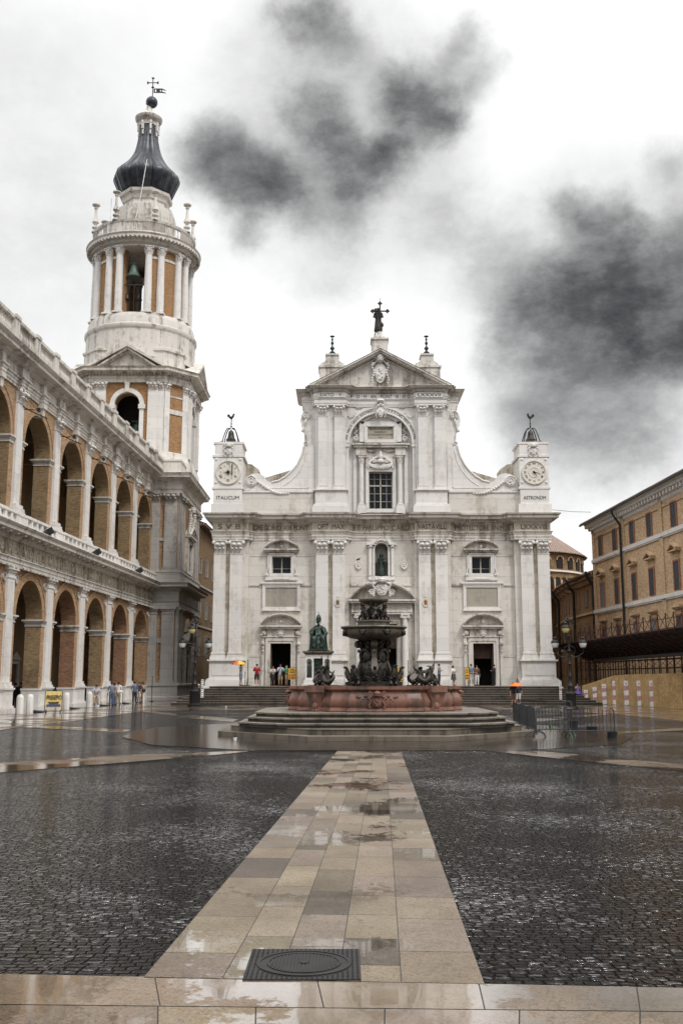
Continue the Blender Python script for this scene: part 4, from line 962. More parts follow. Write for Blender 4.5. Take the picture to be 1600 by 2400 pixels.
# side scroll walls and consoles
vol = [(714, 1046), (708.6, 1068), (697.6, 1090), (686, 1104), (672, 1117), (655, 1127), (640, 1130), (629, 1128), (623, 1118), (614, 1111.5), (604, 1109), (592, 1111), (582, 1118), (577, 1128), (577, 1139), (582, 1152)]
for s in (-1, 1):
    v = MB(MF); pts = [(s * abs(at(px, py, YF)[0] - 3.46), at(px, py, YF)[1]) for px, py in vol]
    poly = [(s * 5.7, zz(1046, YF))] + pts + [(s * 11.8, zb_ - .02), (s * 5.7, zb_ - .02)]
    v.prism(poly, -.05, .45)
    # raised rim along the curve, inner panel line
    v.tube([(x, -.06, z) for x, z in pts[:7]], .09, 6)
    inner = [(x * .93 + s * .2, z - .42) for x, z in pts[:6]]
    v.tube([(x, -.05, z) for x, z in inner], .05, 5); v.box(min(s * 6.15, s * 9.6), max(s * 6.15, s * 9.6), -.09, 0, zz(1145, YF), zz(1144, YF) + .06); v.box(min(s * 6.15, s * 6.22), max(s * 6.15, s * 6.22), -.09, 0, zz(1144, YF), zz(1072, YF))
    scroll(v, s * 11.1, zz(1128, YF), .47, -.2, .3, 2.2, s, th=.06)
    cxs, czs = s * 9.3, zz(1142, YF)
    for k in range(13):
        t = k / 12; v.ball(s * (10.5 - 3.2 * t * .8), -.16, zz(1128, YF) - .1 - 1.0 * math.sin(min(1, t * 1.25) * math.pi / 2) + .0 * t, .11 + .05 * math.sin(math.pi * t), 7)
    v.box(min(s * 5.86, s * 11.9), max(s * 5.86, s * 11.9), -.24, .5, zb_ - .12, zb_ + .03)
    v.build('scroll_wall', 'marble', church)
    # upper consoles hugging the storey
    v = MB(MF); xo = 6.35
    zt_, zbm = zz(962, YF), zz(1047, YF)
    v.prism([(s * 5.8, zz(963, YF)), (s * 6.5, zz(962, YF)), (s * 6.85, zz(972, YF)), (s * 6.95, zz(986, YF)), (s * 6.75, zz(1008, YF)), (s * 6.4, zz(1022, YF)), (s * 6.3, zz(1034, YF)), (s * 6.6, zz(1040, YF)), (s * 6.62, zz(1047, YF)), (s * 5.8, zz(1047, YF))], .1, .6)
    scroll(v, s * 6.45, zz(973, YF), .36, -.05, .4, 2.0, -s, th=.05); scroll(v, s * 6.45, zz(1040, YF), .2, .0, .3, 1.5, s, th=.04)
    for k in range(9): v.ball(s * (6.45 + .28 * k / 8), .0, zz(984 + k * 3.2, YF), .12 + .03 * math.sin(k), 7)
    v.build('console', 'marble', church)
# clock turrets on the corners
for s in (-1, 1):
    cxt = s * 13.05; X = lambda d: (cxt - d, cxt + d)
    t = MB(MF); zA = zc1 + .05
    lv = [(1.40, zA, zz(1184, YF)), (1.22, zz(1184, YF), zz(1149, YF)), (1.36, zz(1148, YF), zz(1144.5, YF)), (1.24, zz(1144.5, YF), zz(1076, YF)), (1.38, zz(1074, YF), zz(1070, YF)), (1.18, zz(1070, YF), zz(1044.5, YF)), (1.3, zz(1043.5, YF), zz(1039.5, YF))]
    prev = None
    for h_, z0, z1 in lv: t.box(cxt - h_, cxt + h_, -.2 - h_ * .35, 2.2 + (h_ - 1.2), z0 - .04 + .002 * h_, z1)
    t.box(min(cxt, cxt - s * 1.7), max(cxt, cxt - s * 1.7), -.1, 2.0, zA, zz(1150, YF)); t.box(min(cxt, cxt - s * 1.8), max(cxt, cxt - s * 1.8), -.15, 2.0, zz(1150, YF), zz(1146, YF))
    for u in (-1, 1):
        for wv in (-1, 1): t.ball(cxt + u * 1.02, -.66, zz(1107, YF) + wv * 1.0, .12, 6, sy=.4)
    tt = t.build('clock_turret', 'marble', church)
    a_ = MB(MF); arms(a_, cxt, zz(1059, YF), 1.0, 1.25, -.62); a_.build('coat_of_arms', 'marble', tt)
    d = MB(MF); cdz_ = zz(1107.3, YF - .6); yf = -.2 - 1.24 * .35
    d.disc(cxt, cdz_, 1.0, yf - .05, yf, 40, 0); d.ring(cxt, cdz_, .95, 1.06, yf - .12, yf, 0, 360, 40, 0)
    if s > 0: d.ring(cxt, cdz_, .40, .45, yf - .08, yf, 0, 360, 30, 0)
    nums = ['VI', 'I', 'II', 'III', 'IIII', 'V'] if s < 0 else ['XII', 'I', 'II', 'III', 'IIII', 'V', 'VI', 'VII', 'VIII', 'IX', 'X', 'XI']
    for i, n_ in enumerate(nums):
        a = 2 * math.pi * i / len(nums); r_ = .72 if s < 0 else .76
        text(d, n_, .34 if s < 0 else .24, trs(cxt + r_ * math.sin(a), yf - .06, cdz_ + r_ * math.cos(a)) @ UPR @ Matrix.Rotation(-a if s > 0 else (0 if i in (0, 3) else -a), 4, 'Z'), 1, .008)
    if s < 0:
        for i in range(6): a = 2 * math.pi * (i + .5) / 6; d.disc(cxt + .6 * math.sin(a), cdz_ + .6 * math.cos(a), .035, yf - .07, yf - .04, 8, 1)
    ck = d.build('clock_face', ['dial', 'letter'], tt)
    d = MB(MF)
    def hand(a, L, wd, y, tail=.12):
        dx, dz = math.sin(a), math.cos(a); nx, nz = dz, -dx
        d.prism([(cxt - dx * tail + nx * wd, cdz_ - dz * tail + nz * wd), (cxt + dx * L, cdz_ + dz * L), (cxt - dx * tail - nx * wd, cdz_ - dz * tail - nz * wd)], y - .02, y)
    if s > 0: hand(R(103), .72, .035, yf - .10); hand(R(152), .50, .05, yf - .13); d.disc(cxt, cdz_, .07, yf - .15, yf - .08, 12); hand(R(283), .2, .05, yf - .1)
    else:
        hand(R(270), .46, .05, yf - .10)
        for k in range(8): hand(R(k * 45), .24 if k % 2 else .3, .06, yf - .12, .02)
        d.tube([(cxt + .36, yf - .16, cdz_ + .78), (cxt + .34, yf - .14, cdz_ - .3)], .035, 5); d.tube([(cxt + .12, yf - .14, cdz_ + .8), (cxt + .12, yf - .14, cdz_ + .35)], .012, 4)
    d.build('clock_hands', 'iron', ck) if False else d.build('clock_hands', 'iron', tt)
    d = MB(MF); text(d, 'ITALICUM' if s < 0 else 'ASTRONOM', .44, trs(cxt - (0 if s < 0 else 0), -.2 - 1.22 * .35 - .012, zz(1167, YF - .6)) @ UPR, 0, .01, width=1.9); d.build('turret_inscription', 'letter', tt, smooth=False)
    # bell on its iron frame, with a weathercock
    zt_ = lv[-1][2]; bx, by = XC + cxt - s * 0 + .05, YF + .6
    bl = thing('bell_cage', 'wrought iron bell cage with a cock on top, on the %s clock turret' % ('ITALICUM' if s < 0 else 'ASTRONOM'), 'bell cage', (bx, by, zt_), 'bell cages on the clock turrets')
    f = MB(trs(bx, by, zt_)); Ht = zz(1000, YF) - zt_
    for ux, uy in ((-1, -1), (1, -1), (-1, 1), (1, 1)):
        f.tube([(ux * .72, uy * .6, 0), (ux * .6, uy * .5, Ht * .4), (ux * .42, uy * .38, Ht * .8), (ux * .3, uy * .28, Ht * .95), (ux * .1, uy * .1, Ht)], .05, 5)
        f.tube([(ux * .8, uy * .6, 0), (ux * .9, uy * .6, .12), (ux * .72, uy * .55, .25)], .03, 5)
    f.tube([(-.72, -.6, .15), (.72, -.6, .15)], .03, 5); f.tube([(-.72, .6, .15), (.72, .6, .15)], .03, 5); f.box(-.75, .75, -.06, .06, .1, .2)
    f.tube([(0, 0, Ht), (0, 0, Ht + .95)], .045, 5); f.tube([(-.13, 0, Ht + .4), (.13, 0, Ht + .4)], .02, 5); f.ball(0, 0, Ht + .18, .08, 8); f.build('frame', 'iron', bl)
    f = MB(trs(bx, by, zt_ + Ht + .78)); q = 1 if s < 0 else -1
    ck_ = [(-.02, 0), (.06, 0), (.1, .12), (.2, .2), (.24, .38), (.31, .46), (.22, .5), (.2, .58), (.13, .56), (.1, .42), (.02, .3), (-.1, .28), (-.14, .42), (-.24, .5), (-.34, .44), (-.38, .32), (-.34, .22), (-.28, .3), (-.24, .16), (-.12, .1)]
    f.prism([(q * x * 1.0, z) for x, z in ck_], -.04, .04); f.build('weathercock', 'iron', bl)
    bb = MB(trs(bx, by, zt_ + Ht * .26))
    bb.lathe([(.0, .1), (.40, .0), (.44, .0), (.46, .06), (.36, .16), (.29, .34), (.25, .6), (.22, .78), (.12, .9), (.05, .93), (.05, 1.02), (0, 1.02)], seg=20, cap=False)
    tag(bb.build('bell', 'bronze', None, org=(bx, by, zt_ + Ht * .26)), 'small dark bronze bell hanging over the %s dial' % ('six-hour ITALICUM' if s < 0 else 'twelve-hour ASTRONOM'), 'bell', 'turret bells')
# pedestals and finials of the gable
for s in (-1, 1):
    cxp = s * 4.2; p_ = MB(MF)
    p_.box(cxp - 1.12, cxp + 1.12, .6, 2.6, zuc, zz(856, YF)); p_.box(cxp - 1.22, cxp + 1.22, .5, 2.7, zz(856, YF), zz(851.5, YF)); p_.box(cxp - .98, cxp + .98, .65, 2.4, zz(851.5, YF), zz(847, YF))
    p_.box(cxp - .5, cxp + .5, .8, 2.2, zz(847, YF), zz(825.5, YF)); p_.box(cxp - .6, cxp + .6, .7, 2.3, zz(825.5, YF), zz(822, YF))
    for q in (-1, 1): p_.prism([(cxp + q * .5, zz(847, YF)), (cxp + q * .98, zz(847, YF)), (cxp + q * .9, zz(844, YF)), (cxp + q * .62, zz(839, YF)), (cxp + q * .55, zz(830, YF)), (cxp + q * .5, zz(829, YF))], .8, 2.2); p_.ball(cxp + q * .9, 1.3, zz(843, YF), .14, 8)
    po = p_.build('gable_pedestal', 'trim', church)
    f = MB(MF @ trs(cxp, 1.4, zz(822, YF))); Hf = zz(775, YF) - zz(822, YF)
    f.lathe([(.35, 0), (.36, .1), (.2, .16), (.26, .3), (.12, .42), (.1, .52), (.2, .64), (.2, .74), (.08, .86), (.06, 1.0), (.12, 1.08), (.14, 1.2), (.07, 1.34), (.06, 1.44), (.12, 1.5), (.1, 1.56), (.05, 1.62), (.05, 1.7), (.22, Hf - .06), (.2, Hf), (0, Hf + .03)], seg=14)
    for k in range(8): f.ball(.26 * math.cos(k * .785), .26 * math.sin(k * .785), .2, .07, 6)
    f.build('finial', 'verdigris', po)
p_ = MB(MF); p_.box(-.72, .72, .3, 1.8, zap - .7, zz(793, YF)); p_.box(-.8, .8, .2, 1.9, zz(793, YF), zz(789, YF)); p_.ball(-.22, 1.0, zz(784, YF), .33, 12); p_.ball(.22, 1.0, zz(784, YF), .33, 12)
p_.lathe([(.30, 0), (.22, .5), (.2, .9)], 0, 1.0, 12, mx=trs(0, 0, zz(781, YF))); p_.build('apex_pedestal', 'trim', church)
# masonry body and roofs behind
bd = MB(MF); bd.box(-12.6, 12.6, 2.8, 30, 0, zc1 - .6); bd.build('nave_wall', 'brickb', church)
for s in (-1, 1):
    rf = MB(MF)
    rf.prism([(s * 6.4, zz(1090, YF + 3)), (s * 10.6, zz(1123, YF + 3)), (s * 10.6, zc1 - .8), (s * 6.4, zc1 - .8)], 3, 16)
    rf.prism([(s * 10.9, zz(1140, YF + 3)), (s * 10.75, zz(1100, YF + 3)), (s * 11.4, zz(1088, YF + 3)), (s * 12.4, zz(1086, YF + 3)), (s * 12.4, zz(1140, YF + 3))], 3, 5)
    rf.box(min(s * 6.4, s * 12.6), max(s * 6.4, s * 12.6), 3, 16, zc1 - .8, zc1 + .3)
    rf.build('aisle_roof', 'frieze', church)
dm = MB(trs(4.35, 118, 0)); dm.lathe([(9.7, 16), (9.7, 25), (9.0, 28), (7.4, 31), (5.0, 34.0), (2.0, 36), (1.2, 36.2), (1.2, 37.6), (.3, 38.6)], seg=8, a0=R(22.5), a1=R(382.5), mx=None)
dm.build('dome', 'lead', church, sharp=20, label='slate blue dome behind the gable')
# steps
sp_ = MB(); XS = XC
for k in range(8):
    z1 = ZP - .169 * k; fy = 78.3 - .36 * k; xw = 13.6 + .36 * k
    pts = [(XS - xw, 84.6), (XS - xw, fy), (XS + xw, fy), (XS + xw, 84.6)]
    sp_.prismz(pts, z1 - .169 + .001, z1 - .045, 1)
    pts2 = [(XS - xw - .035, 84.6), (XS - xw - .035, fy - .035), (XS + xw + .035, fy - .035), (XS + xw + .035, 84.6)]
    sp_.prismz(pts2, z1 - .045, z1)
tag(sp_.build('church_steps', ['travertine', 'riser_shade'], None, smooth=False, org=(XS, 78, 0)), 'broad flight of worn stone steps in front of the church doors', 'steps')
# ---------------------------------------------------------------- left arcaded palace
AX, AY = -18.93, 57.0; AD = math.atan2(1.0, .050)     # direction of the wall
MA = trs(AX, AY, 0, AD)
TF = 90.0                                            # tower front plane
TX = -14.95                                          # tower block right side
BAY, P0, K0, K1 = 6.7, -.3, -2, 5
loggia = thing('arcade_palace', 'long two-storey brick arcade with white marble pilasters, running back to the bell tower', 'arcade', (AX, AY, 0))
XE = 32.95; xs0 = P0 + K0 * BAY - 3
ctr = [P0 + BAY * (k + .5) for k in range(K0, K1)]
RA_ = 2.22
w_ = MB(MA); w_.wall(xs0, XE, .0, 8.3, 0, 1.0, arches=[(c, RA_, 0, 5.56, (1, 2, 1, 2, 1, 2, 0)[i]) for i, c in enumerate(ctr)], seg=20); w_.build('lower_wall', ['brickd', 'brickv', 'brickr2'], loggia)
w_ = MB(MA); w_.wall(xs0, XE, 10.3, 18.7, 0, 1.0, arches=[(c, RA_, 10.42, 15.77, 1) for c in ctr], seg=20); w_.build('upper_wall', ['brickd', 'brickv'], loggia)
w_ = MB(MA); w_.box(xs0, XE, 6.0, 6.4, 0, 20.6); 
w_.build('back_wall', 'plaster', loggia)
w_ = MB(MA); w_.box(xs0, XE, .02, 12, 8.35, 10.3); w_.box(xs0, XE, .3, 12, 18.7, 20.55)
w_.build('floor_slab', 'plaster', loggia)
w_ = MB(MA); w_.box(XE - .9, XE, 1.15, 6, 0, 20.5); w_.build('end_wall', 'brickb', loggia)
# groin ribs across the galleries
for c0, c1, zt in ((5.56, 8.34, 0), (15.77, 18.7, 1)):
    for k in range(K0, K1):
        v = MB(MA); x = P0 + BAY * k; v.box(x - .3, x + .3, 1.01, 6, c0 + 1.4, c1); v.build('vault_rib', 'plaster', loggia)
# doors with pediments on the gallery's back wall
for k in range(K0, K1):
    x = P0 + BAY * (k + .5); d = MB(MA); frame(d, x - .7, x + .7, .02, 3.0, .2, 5.8, 6.0, sill=False); d.prism([(x - 1.1, 3.3), (x + 1.1, 3.3), (x, 3.9)], 5.7, 6.0); dd = d.build('gallery_door', 'grey', loggia)
    d = MB(MA); d.box(x - .7, x + .7, 5.93, 5.99, .02, 3.0); d.build('door_leaf', 'wood', dd)
    d = MB(MA); frame(d, x - .6, x + .6, 12.2, 14.2, .15, 5.85, 6.0); dd = d.build('gallery_window', 'grey', loggia); d = MB(MA); d.box(x - .6, x + .6, 5.93, 5.99, 12.2, 14.2); d.build('pane', 'glass', dd)
# archivolts, imposts, keystones
for k in range(K0, K1):
    c = P0 + BAY * (k + .5)
    a_ = MB(MA); a_.ring(c, 5.56, RA_ + .003, RA_ + .48, -.05, .05, 0, 180, 22); a_.ring(c, 5.56, RA_ + .44, RA_ + .54, -.09, .04, 0, 180, 22); a_.build('lower_arch', 'brickd', loggia)
    a_ = MB(MA); a_.ring(c, 15.77, RA_ + .003, RA_ + .42, -.05, .05, 0, 180, 22); a_.ring(c, 15.77, RA_ + .4, RA_ + .5, -.09, .04, 0, 180, 22); a_.build('upper_arch', 'brickd', loggia)
    for s in (-1, 1):
        for zq in (5.56, 15.77):
            i_ = MB(MA); xe = c + s * RA_; x0, x1 = (xe, xe + .62) if s > 0 else (xe - .62, xe)
            for o, z0, z1 in ((.05, zq - .42, zq - .36), (.02, zq - .36, zq - .2), (.10, zq - .2, zq - .1), (.20, zq - .1, zq)): i_.box(x0 - (o if s > 0 else 0), x1 + (o if s < 0 else 0), -o * .8, 1.0 + o, z0, z1)
            i_.build('impost', 'trim', loggia)
        i_ = MB(MA); xe = c + s * RA_; x0, x1 = (xe, xe + .75) if s > 0 else (xe - .75, xe); i_.box(x0 - .04, x1 + .04, -.06, 1.05, 0, 1.30); i_.box(x0 - .1, x1 + .1, -.14, 1.1, 0, .25); i_.box(x0 - .08, x1 + .08, -.1, 1.08, 1.22, 1.34); i_.build('pier_plinth', 'marble', loggia)
        # roundels in the spandrels
        r_ = MB(MA); r_.ring(c + s * 2.42, 7.62, .17, .25, -.12, 0, 0, 360, 16); r_.disc(c + s * 2.42, 7.62, .1, -.09, 0, 10); r_.build('roundel', 'trim', loggia)
    q = MB(MA); q.frus(c - .18, c + .18, -.28, .3, 15.77 + RA_ - .05, 18.72, .06); q.box(c - .3, c + .3, -.4, .2, 18.45, 18.72); q.build('keystone', 'trim', loggia)
for k in range(K0, K1):
    c = P0 + BAY * k
    p_ = MB(MA); x0, x1 = c - .52, c + .52
    p_.box(x0, x1, -.14, 0, 1.75, 7.75)
    p_.box(x0 - .12, x1 + .12, -.32, .02, 0, 1.3)
    for o, z0, z1 in ((.28, 0, .3), (.2, .3, .42), (.16, 1.22, 1.32), (.22, 1.32, 1.42), (.14, 1.42, 1.55), (.07, 1.55, 1.75)): p_.box(x0 - o, x1 + o, -.18 - o, .02, z0, z1)
    for o, z0, z1 in ((.05, 7.6, 7.75), (.0, 7.75, 7.92), (.08, 7.92, 8.06), (.2, 8.06, 8.29)): p_.box(x0 - o, x1 + o, -.14 - o, .02, z0, z1)
    p_.build('lower_pilaster', 'marble', loggia)
    p_ = MB(MA); x0, x1 = c - .46, c + .46
    p_.box(x0 - .14, x1 + .14, -.56, .02, 10.45, 11.15)
    for o, z0, z1 in ((.34, 10.42, 10.6), (.3, 11.15, 11.3), (.2, 11.3, 11.42), (.15, 11.42, 11.65), (.07, 11.65, 11.85)): p_.box(x0 - o, x1 + o, -.30 - o, .02, z0, z1)
    p_.box(x0, x1, -.16, .02, 11.85, 17.87)
    pl = p_.build('upper_pilaster', 'marble', loggia); q = MB(MA); capital(q, c, .92, -.18, 17.87, 18.7, .12); q.build('capital', 'marble', pl)
# lower entablature: architrave, carved frieze, mutules, cornice
L0 = [(xs0, 0), (XE, 0)]
e_ = MB(MA); e_.sweep([(-.3, 8.3), (.32, 8.3), (.32, 8.45), (.36, 8.46), (.36, 8.66), (.44, 8.70), (.44, 8.76), (-.3, 8.76)], L0)
e_.dent(xs0, XE, -.40, -.3, 8.2, 8.3, .34, .28); e_.build('architrave', 'trim', loggia)
e_ = MB(MA); e_.sweep([(-.3, 8.76), (.26, 8.76), (.26, 9.72), (-.3, 9.72)], L0)
n = int((XE - xs0) / 1.1)
for i in range(n):
    x = xs0 + (XE - xs0) * (i + .5) / n
    for t in (-.16, 0, .16): e_.box(x - .045 + t, x + .045 + t, -.34, -.25, 8.82, 9.66)
    x2 = x + .55
    k = i % 4
    if k == 0: e_.ring(x2, 9.23, .1, .26, -.34, -.25, 0, 360, 14); e_.ball(x2, -.32, 9.23, .09, 6)
    elif k == 1: e_.disc(x2, 9.3, .22, -.33, -.25, 12, rx=.8); e_.prism([(x2 - .2, 9.3), (x2 + .2, 9.3), (x2, 8.9)], -.32, -.25); e_.ball(x2, -.33, 9.3, .1, 6)
    elif k == 2:
        for a in (45, 135): e_.tube([(x2 - .25 * math.cos(R(a)), -.3, 9.23 - .3 * math.sin(R(a))), (x2 + .25 * math.cos(R(a)), -.3, 9.23 + .3 * math.sin(R(a)))], .05, 4)
    else: e_.ball(x2, -.3, 9.18, .17, 8, sz=1.3); e_.ring(x2, 9.45, .05, .14, -.34, -.25, 0, 360, 10)
e_.build('carved_frieze', 'frieze', loggia)
e_ = MB(MA); e_.sweep([(-.3, 9.72), (.36, 9.72), (.42, 9.84), (.5, 9.9), (.5, 10.04), (1.12, 10.06), (1.12, 10.24), (1.2, 10.28), (1.28, 10.40), (1.26, 10.44), (-.3, 10.46)], L0)
e_.dent(xs0, XE, -1.0, -.45, 9.92, 10.06, .28, .82)
e_.build('middle_cornice', 'trim', loggia)
# balustrades between the upper pedestals
for k in range(K0, K1):
    a, b = P0 + BAY * k + .62, P0 + BAY * (k + 1) - .62
    q = MB(MA); q.box(a, b, -.62, -.3, 10.44, 10.62); q.box(a, b, -.64, -.26, 11.16, 11.32)
    for u in (0, .16, .33, .5, .67, .84, 1.0):
        x = a + .14 + (b - a - .28) * u
        q.box(x - .13, x + .13, -.6, -.32, 10.62, 11.16) if True else None
    n = 18
    for i in range(n):
        x = a + (b - a) * (i + .5) / n; q.lathe([(.05, 10.62), (.08, 10.8), (.035, 11.0), (.06, 11.16)], x, -.46, 6)
    q.build('balustrade', 'marble', loggia)
# upper entablature breaking forward over pilasters and keystones
seq = [(xs0, P0 + K0 * BAY - .5, -.08)]
for k in range(K0, K1):
    c = P0 + BAY * k; seq += [(c - .5, c + .5, -.32), (c + .5, c + BAY / 2 - .25, -.08), (c + BAY / 2 - .25, c + BAY / 2 + .25, -.32), (c + BAY / 2 + .25, c + BAY - .5, -.08)]
seq[-1] = (seq[-1][0], XE, -.08)
UP = breaks(seq)
e_ = MB(MA); e_.sweep([(-.5, 18.7), (.02, 18.7), (.02, 18.85), (.06, 18.86), (.06, 19.04), (.1, 19.05), (.1, 19.18), (.2, 19.24), (.2, 19.30), (-.5, 19.30)], UP); e_.build('upper_architrave', 'trim', loggia)
e_ = MB(MA); e_.sweep([(-.5, 19.3), (.02, 19.3), (.02, 19.95), (-.5, 19.95)], UP)
e_.build('upper_frieze', 'trim', loggia)
e_ = MB(MA); e_.sweep([(-.5, 19.95), (.08, 19.95), (.16, 20.04), (.32, 20.08), (.32, 20.2), (.44, 20.24)], UP, capends=False)
e_.sweep([(-.4, 20.22), (.98, 20.24), (.98, 20.42), (1.06, 20.46), (1.18, 20.6), (-.5, 20.66)], L0); e_.build('upper_cornice', 'trim', loggia)
for k in range(2 * K0, 2 * K1):
    c = P0 + BAY / 2 * k
    q = MB(MA); q.box(c - .36, c + .36, -1.0, -.45, 20.55, 21.85); q.box(c - .41, c + .41, -1.06, -.4, 21.82, 22.02); q.box(c - .40, c + .40, -1.04, -.4, 20.55, 20.76); q.build('parapet_pier', 'trim', loggia)
    a, b = c + .38, c + BAY / 2 - .38; b = min(b, XE)
    if b - a > .8:
        q = MB(MA); q.box(a, b, -.95, -.55, 20.55, 20.78); q.box(a, b, -.97, -.53, 21.74, 21.93)
        n = 11
        for i in range(n):
            x = a + (b - a) * (i + .5) / n; q.lathe([(.07, 20.78), (.07, 20.88), (.04, 20.93), (.10, 21.14), (.085, 21.26), (.04, 21.5), (.05, 21.6), (.07, 21.74)], x, -.75, 8)
        q.build('parapet_balusters', 'trim', loggia)
# floodlights on the middle cornice and under the capitals
def flood(loc, rz, lab, tilt=35):
    t = thing('floodlight', lab, 'floodlight', loc, 'floodlights on the arcade'); T = trs(*loc, rz) @ Matrix.Rotation(R(tilt), 4, 'X')
    b = MB(T); b.frus(-.22, .22, -.16, .16, -.3, .1, .12, dy=.12); b.build('lamp_housing', 'metal', t); b = MB(trs(*loc, rz)); b.tube([(-.26, 0, -.35), (-.28, .05, .0)], .03, 5); b.tube([(.26, 0, -.35), (.28, .05, 0)], .03, 5); b.box(-.3, .3, -.1, .1, -.42, -.35); b.build('bracket', 'iron', t)
for px, d, lab in ((66, 60.0, 'grey floodlight on the cornice ledge below the second arch'), (228, 70.0, 'grey floodlight on the cornice ledge below the fourth arch'), (330, 82.0, 'grey floodlight on the cornice ledge nearest the bell tower')):
    x = (d - AY); v = MA @ Vector((x, -1.0, 10.85)); flood(tuple(v), R(-60), lab)
def armrod(k, lab):
    c = P0 + BAY * k; v = MA @ Vector((c, -.5, 17.55)); t = thing('lamp_arm', lab, 'lamp arm', tuple(v), 'lamp arms under the capitals')
    b = MB(MA); b.tube([(c - .4, -.4, 17.6), (c + .3, -.75, 17.45), (c + 1.2, -1.3, 17.3)], .035, 5); b.tube([(c, -.4, 18.3), (c + .9, -1.1, 17.38)], .014, 4); b.tube([(c, -.3, 17.55), (c, -.9, 17.5)], .03, 5); b.build('arm', 'iron', t)
    b = MB(MA); b.box(c + .2, c + .45, -1.2, -1.0, 17.5, 17.68); b.build('spotlight', 'metal', t)
for k, nm in ((0, 'first'), (1, 'second'), (2, 'third'), (3, 'fourth'), (4, 'fifth')): armrod(k, 'black iron lamp arm under the %s upper capital from the left' % nm)

# ---------------------------------------------------------------- bell tower
TCX, TCY = -20.3, 96.8
tower = thing('bell_tower', 'tall marble and brick bell tower with a round belfry and dark onion dome', 'bell tower', (TCX, TCY, 0))
BX0, BX1, BY0, BY1 = TCX - 5.9, TX, TF, 102.2
t = MB(); t.box(BX0, BX1, BY0, BY1, 0, 21.4); t.build('base_block', 'brickd', tower)
plan = [(BX0, BY0 + 2), (BX0, BY0), (BX1, BY0), (BX1, BY1)]
def tband(name, prof, m, pth=plan): b = MB(); b.sweep(prof, pth); return b.build(name, m, tower)
tband('plinth', [(-.2, 0), (.52, 0), (.52, .3), (.42, .4), (.40, 1.25), (.5, 1.3), (.5, 1.42), (.3, 1.5), (-.2, 1.52)], 'grey')
tband('lower_entablature', [(-.2, 8.3), (.36, 8.3), (.36, 8.7), (.44, 8.76), (.32, 8.78), (.32, 9.7), (.4, 9.76), (.5, 9.9), (.5, 10.02), (1.2, 10.06), (1.2, 10.25), (1.35, 10.42), (-.2, 10.5)], 'grey')
tband('pedestal_course', [(-.1, 10.48), (.45, 10.5), (.45, 10.7), (.38, 10.75), (.38, 11.35), (.46, 11.45), (.44, 11.55), (-.1, 11.6)], 'grey')
tband('upper_entablature', [(-.2, 18.7), (.32, 18.7), (.32, 19.0), (.42, 19.1), (.36, 19.15), (.36, 19.75), (.5, 19.9), (.62, 20.02), (1.15, 20.06), (1.15, 20.2), (1.32, 20.45), (-.2, 20.55)], 'trim')
tband('parapet', [(-.1, 20.45), (.2, 20.5), (.2, 20.75), (.12, 20.8), (.12, 21.7), (.22, 21.75), (.22, 21.9), (-.4, 21.9), (-.4, 21.4)], 'trim')
def tp(x0, x1, z0, z1, y=.26, name='pilaster', up=False, Mx=None, m='grey'):
    b = MB(Mx); b.box(x0, x1, -y, 0, z0, z1); base_m(b, x0, x1, -y, z0 - .02, z0 + .35, .12, .1)
    if up:
        o = b.build(name, m, tower); q = MB(Mx); capital(q, (x0 + x1) / 2, x1 - x0, -y, z1, z1 + .78, .12); q.build('capital', m, o)
    else:
        for o_, a, c in ((.05, z1 - .1, z1), (.0, z1, z1 + .2), (.1, z1 + .2, z1 + .35), (.2, z1 + .35, z1 + .54)): b.box(x0 - o_, x1 + o_, -y - o_, 0, a, c)
        b.build(name, m, tower)
MT0 = trs(0, BY0, 0); MT1 = trs(BX1, 0, 0, R(90))     # front face frame (x), right face frame (x = world y)
for (a, b) in ((-17.3, -16.55), (-16.15, -15.0), (-25.9, -24.8), (-24.4, -23.6)):
    tp(a, b, 1.5, 7.75, Mx=MT0); tp(a, b, 11.55, 17.9, up=True, Mx=MT0)
for (a, b) in ((90.15, 91.0), (91.5, 92.6), (99.6, 100.7), (101.1, 102.0)):
    tp(a, b, 1.5, 7.75, Mx=MT1); tp(a, b, 11.55, 17.9, up=True, Mx=MT1)
b = MB(MT0); b.box(-17.3, -15, -.12, 0, 5.1, 5.5); b.box(-17.3, -15, -.14, 0, 14.3, 14.6); b.build('string_course', 'grey', tower)
# right face: door below, aedicule window with arms above
b = MB(MT1); frame(b, 95.2, 97.4, .02, 4.6, .4, -.3, 0, sill=False); segped(b, 96.3, 5.3, 1.9, .8, -.5, 0, .2); b.prism([(95.2, 6.3), (97.4, 6.3), (96.3, 7.6)], -.25, 0); o = b.build('side_portal', 'grey', tower); b = MB(MT1); b.box(95.2, 97.4, -.1, .05, .02, 4.6); b.build('door_leaf', 'wood', o)
b = MB(MT1); frame(b, 95.3, 97.3, 12.2, 14.8, .35, -.3, 0); segped(b, 96.3, 15.4, 1.8, .8, -.55, 0, .2); b.box(94.4, 94.8, -.3, 0, 12, 15.2); b.box(97.8, 98.2, -.3, 0, 12, 15.2); arms(b, 96.3, 17.3, 1.8, 2.6, -.25)
for k in range(10): b.ball(94.6 + .35 * math.sin(k / 3), -.35, 17.9 - k * .25, .2, 6)
for k in range(10): b.ball(98.0 - .35 * math.sin(k / 3), -.35, 17.9 - k * .25, .2, 6)
o = b.build('side_window', 'trim', tower); b = MB(MT1); b.box(95.3, 97.3, -.08, .03, 12.2, 14.8); b.build('pane', 'glass', o)
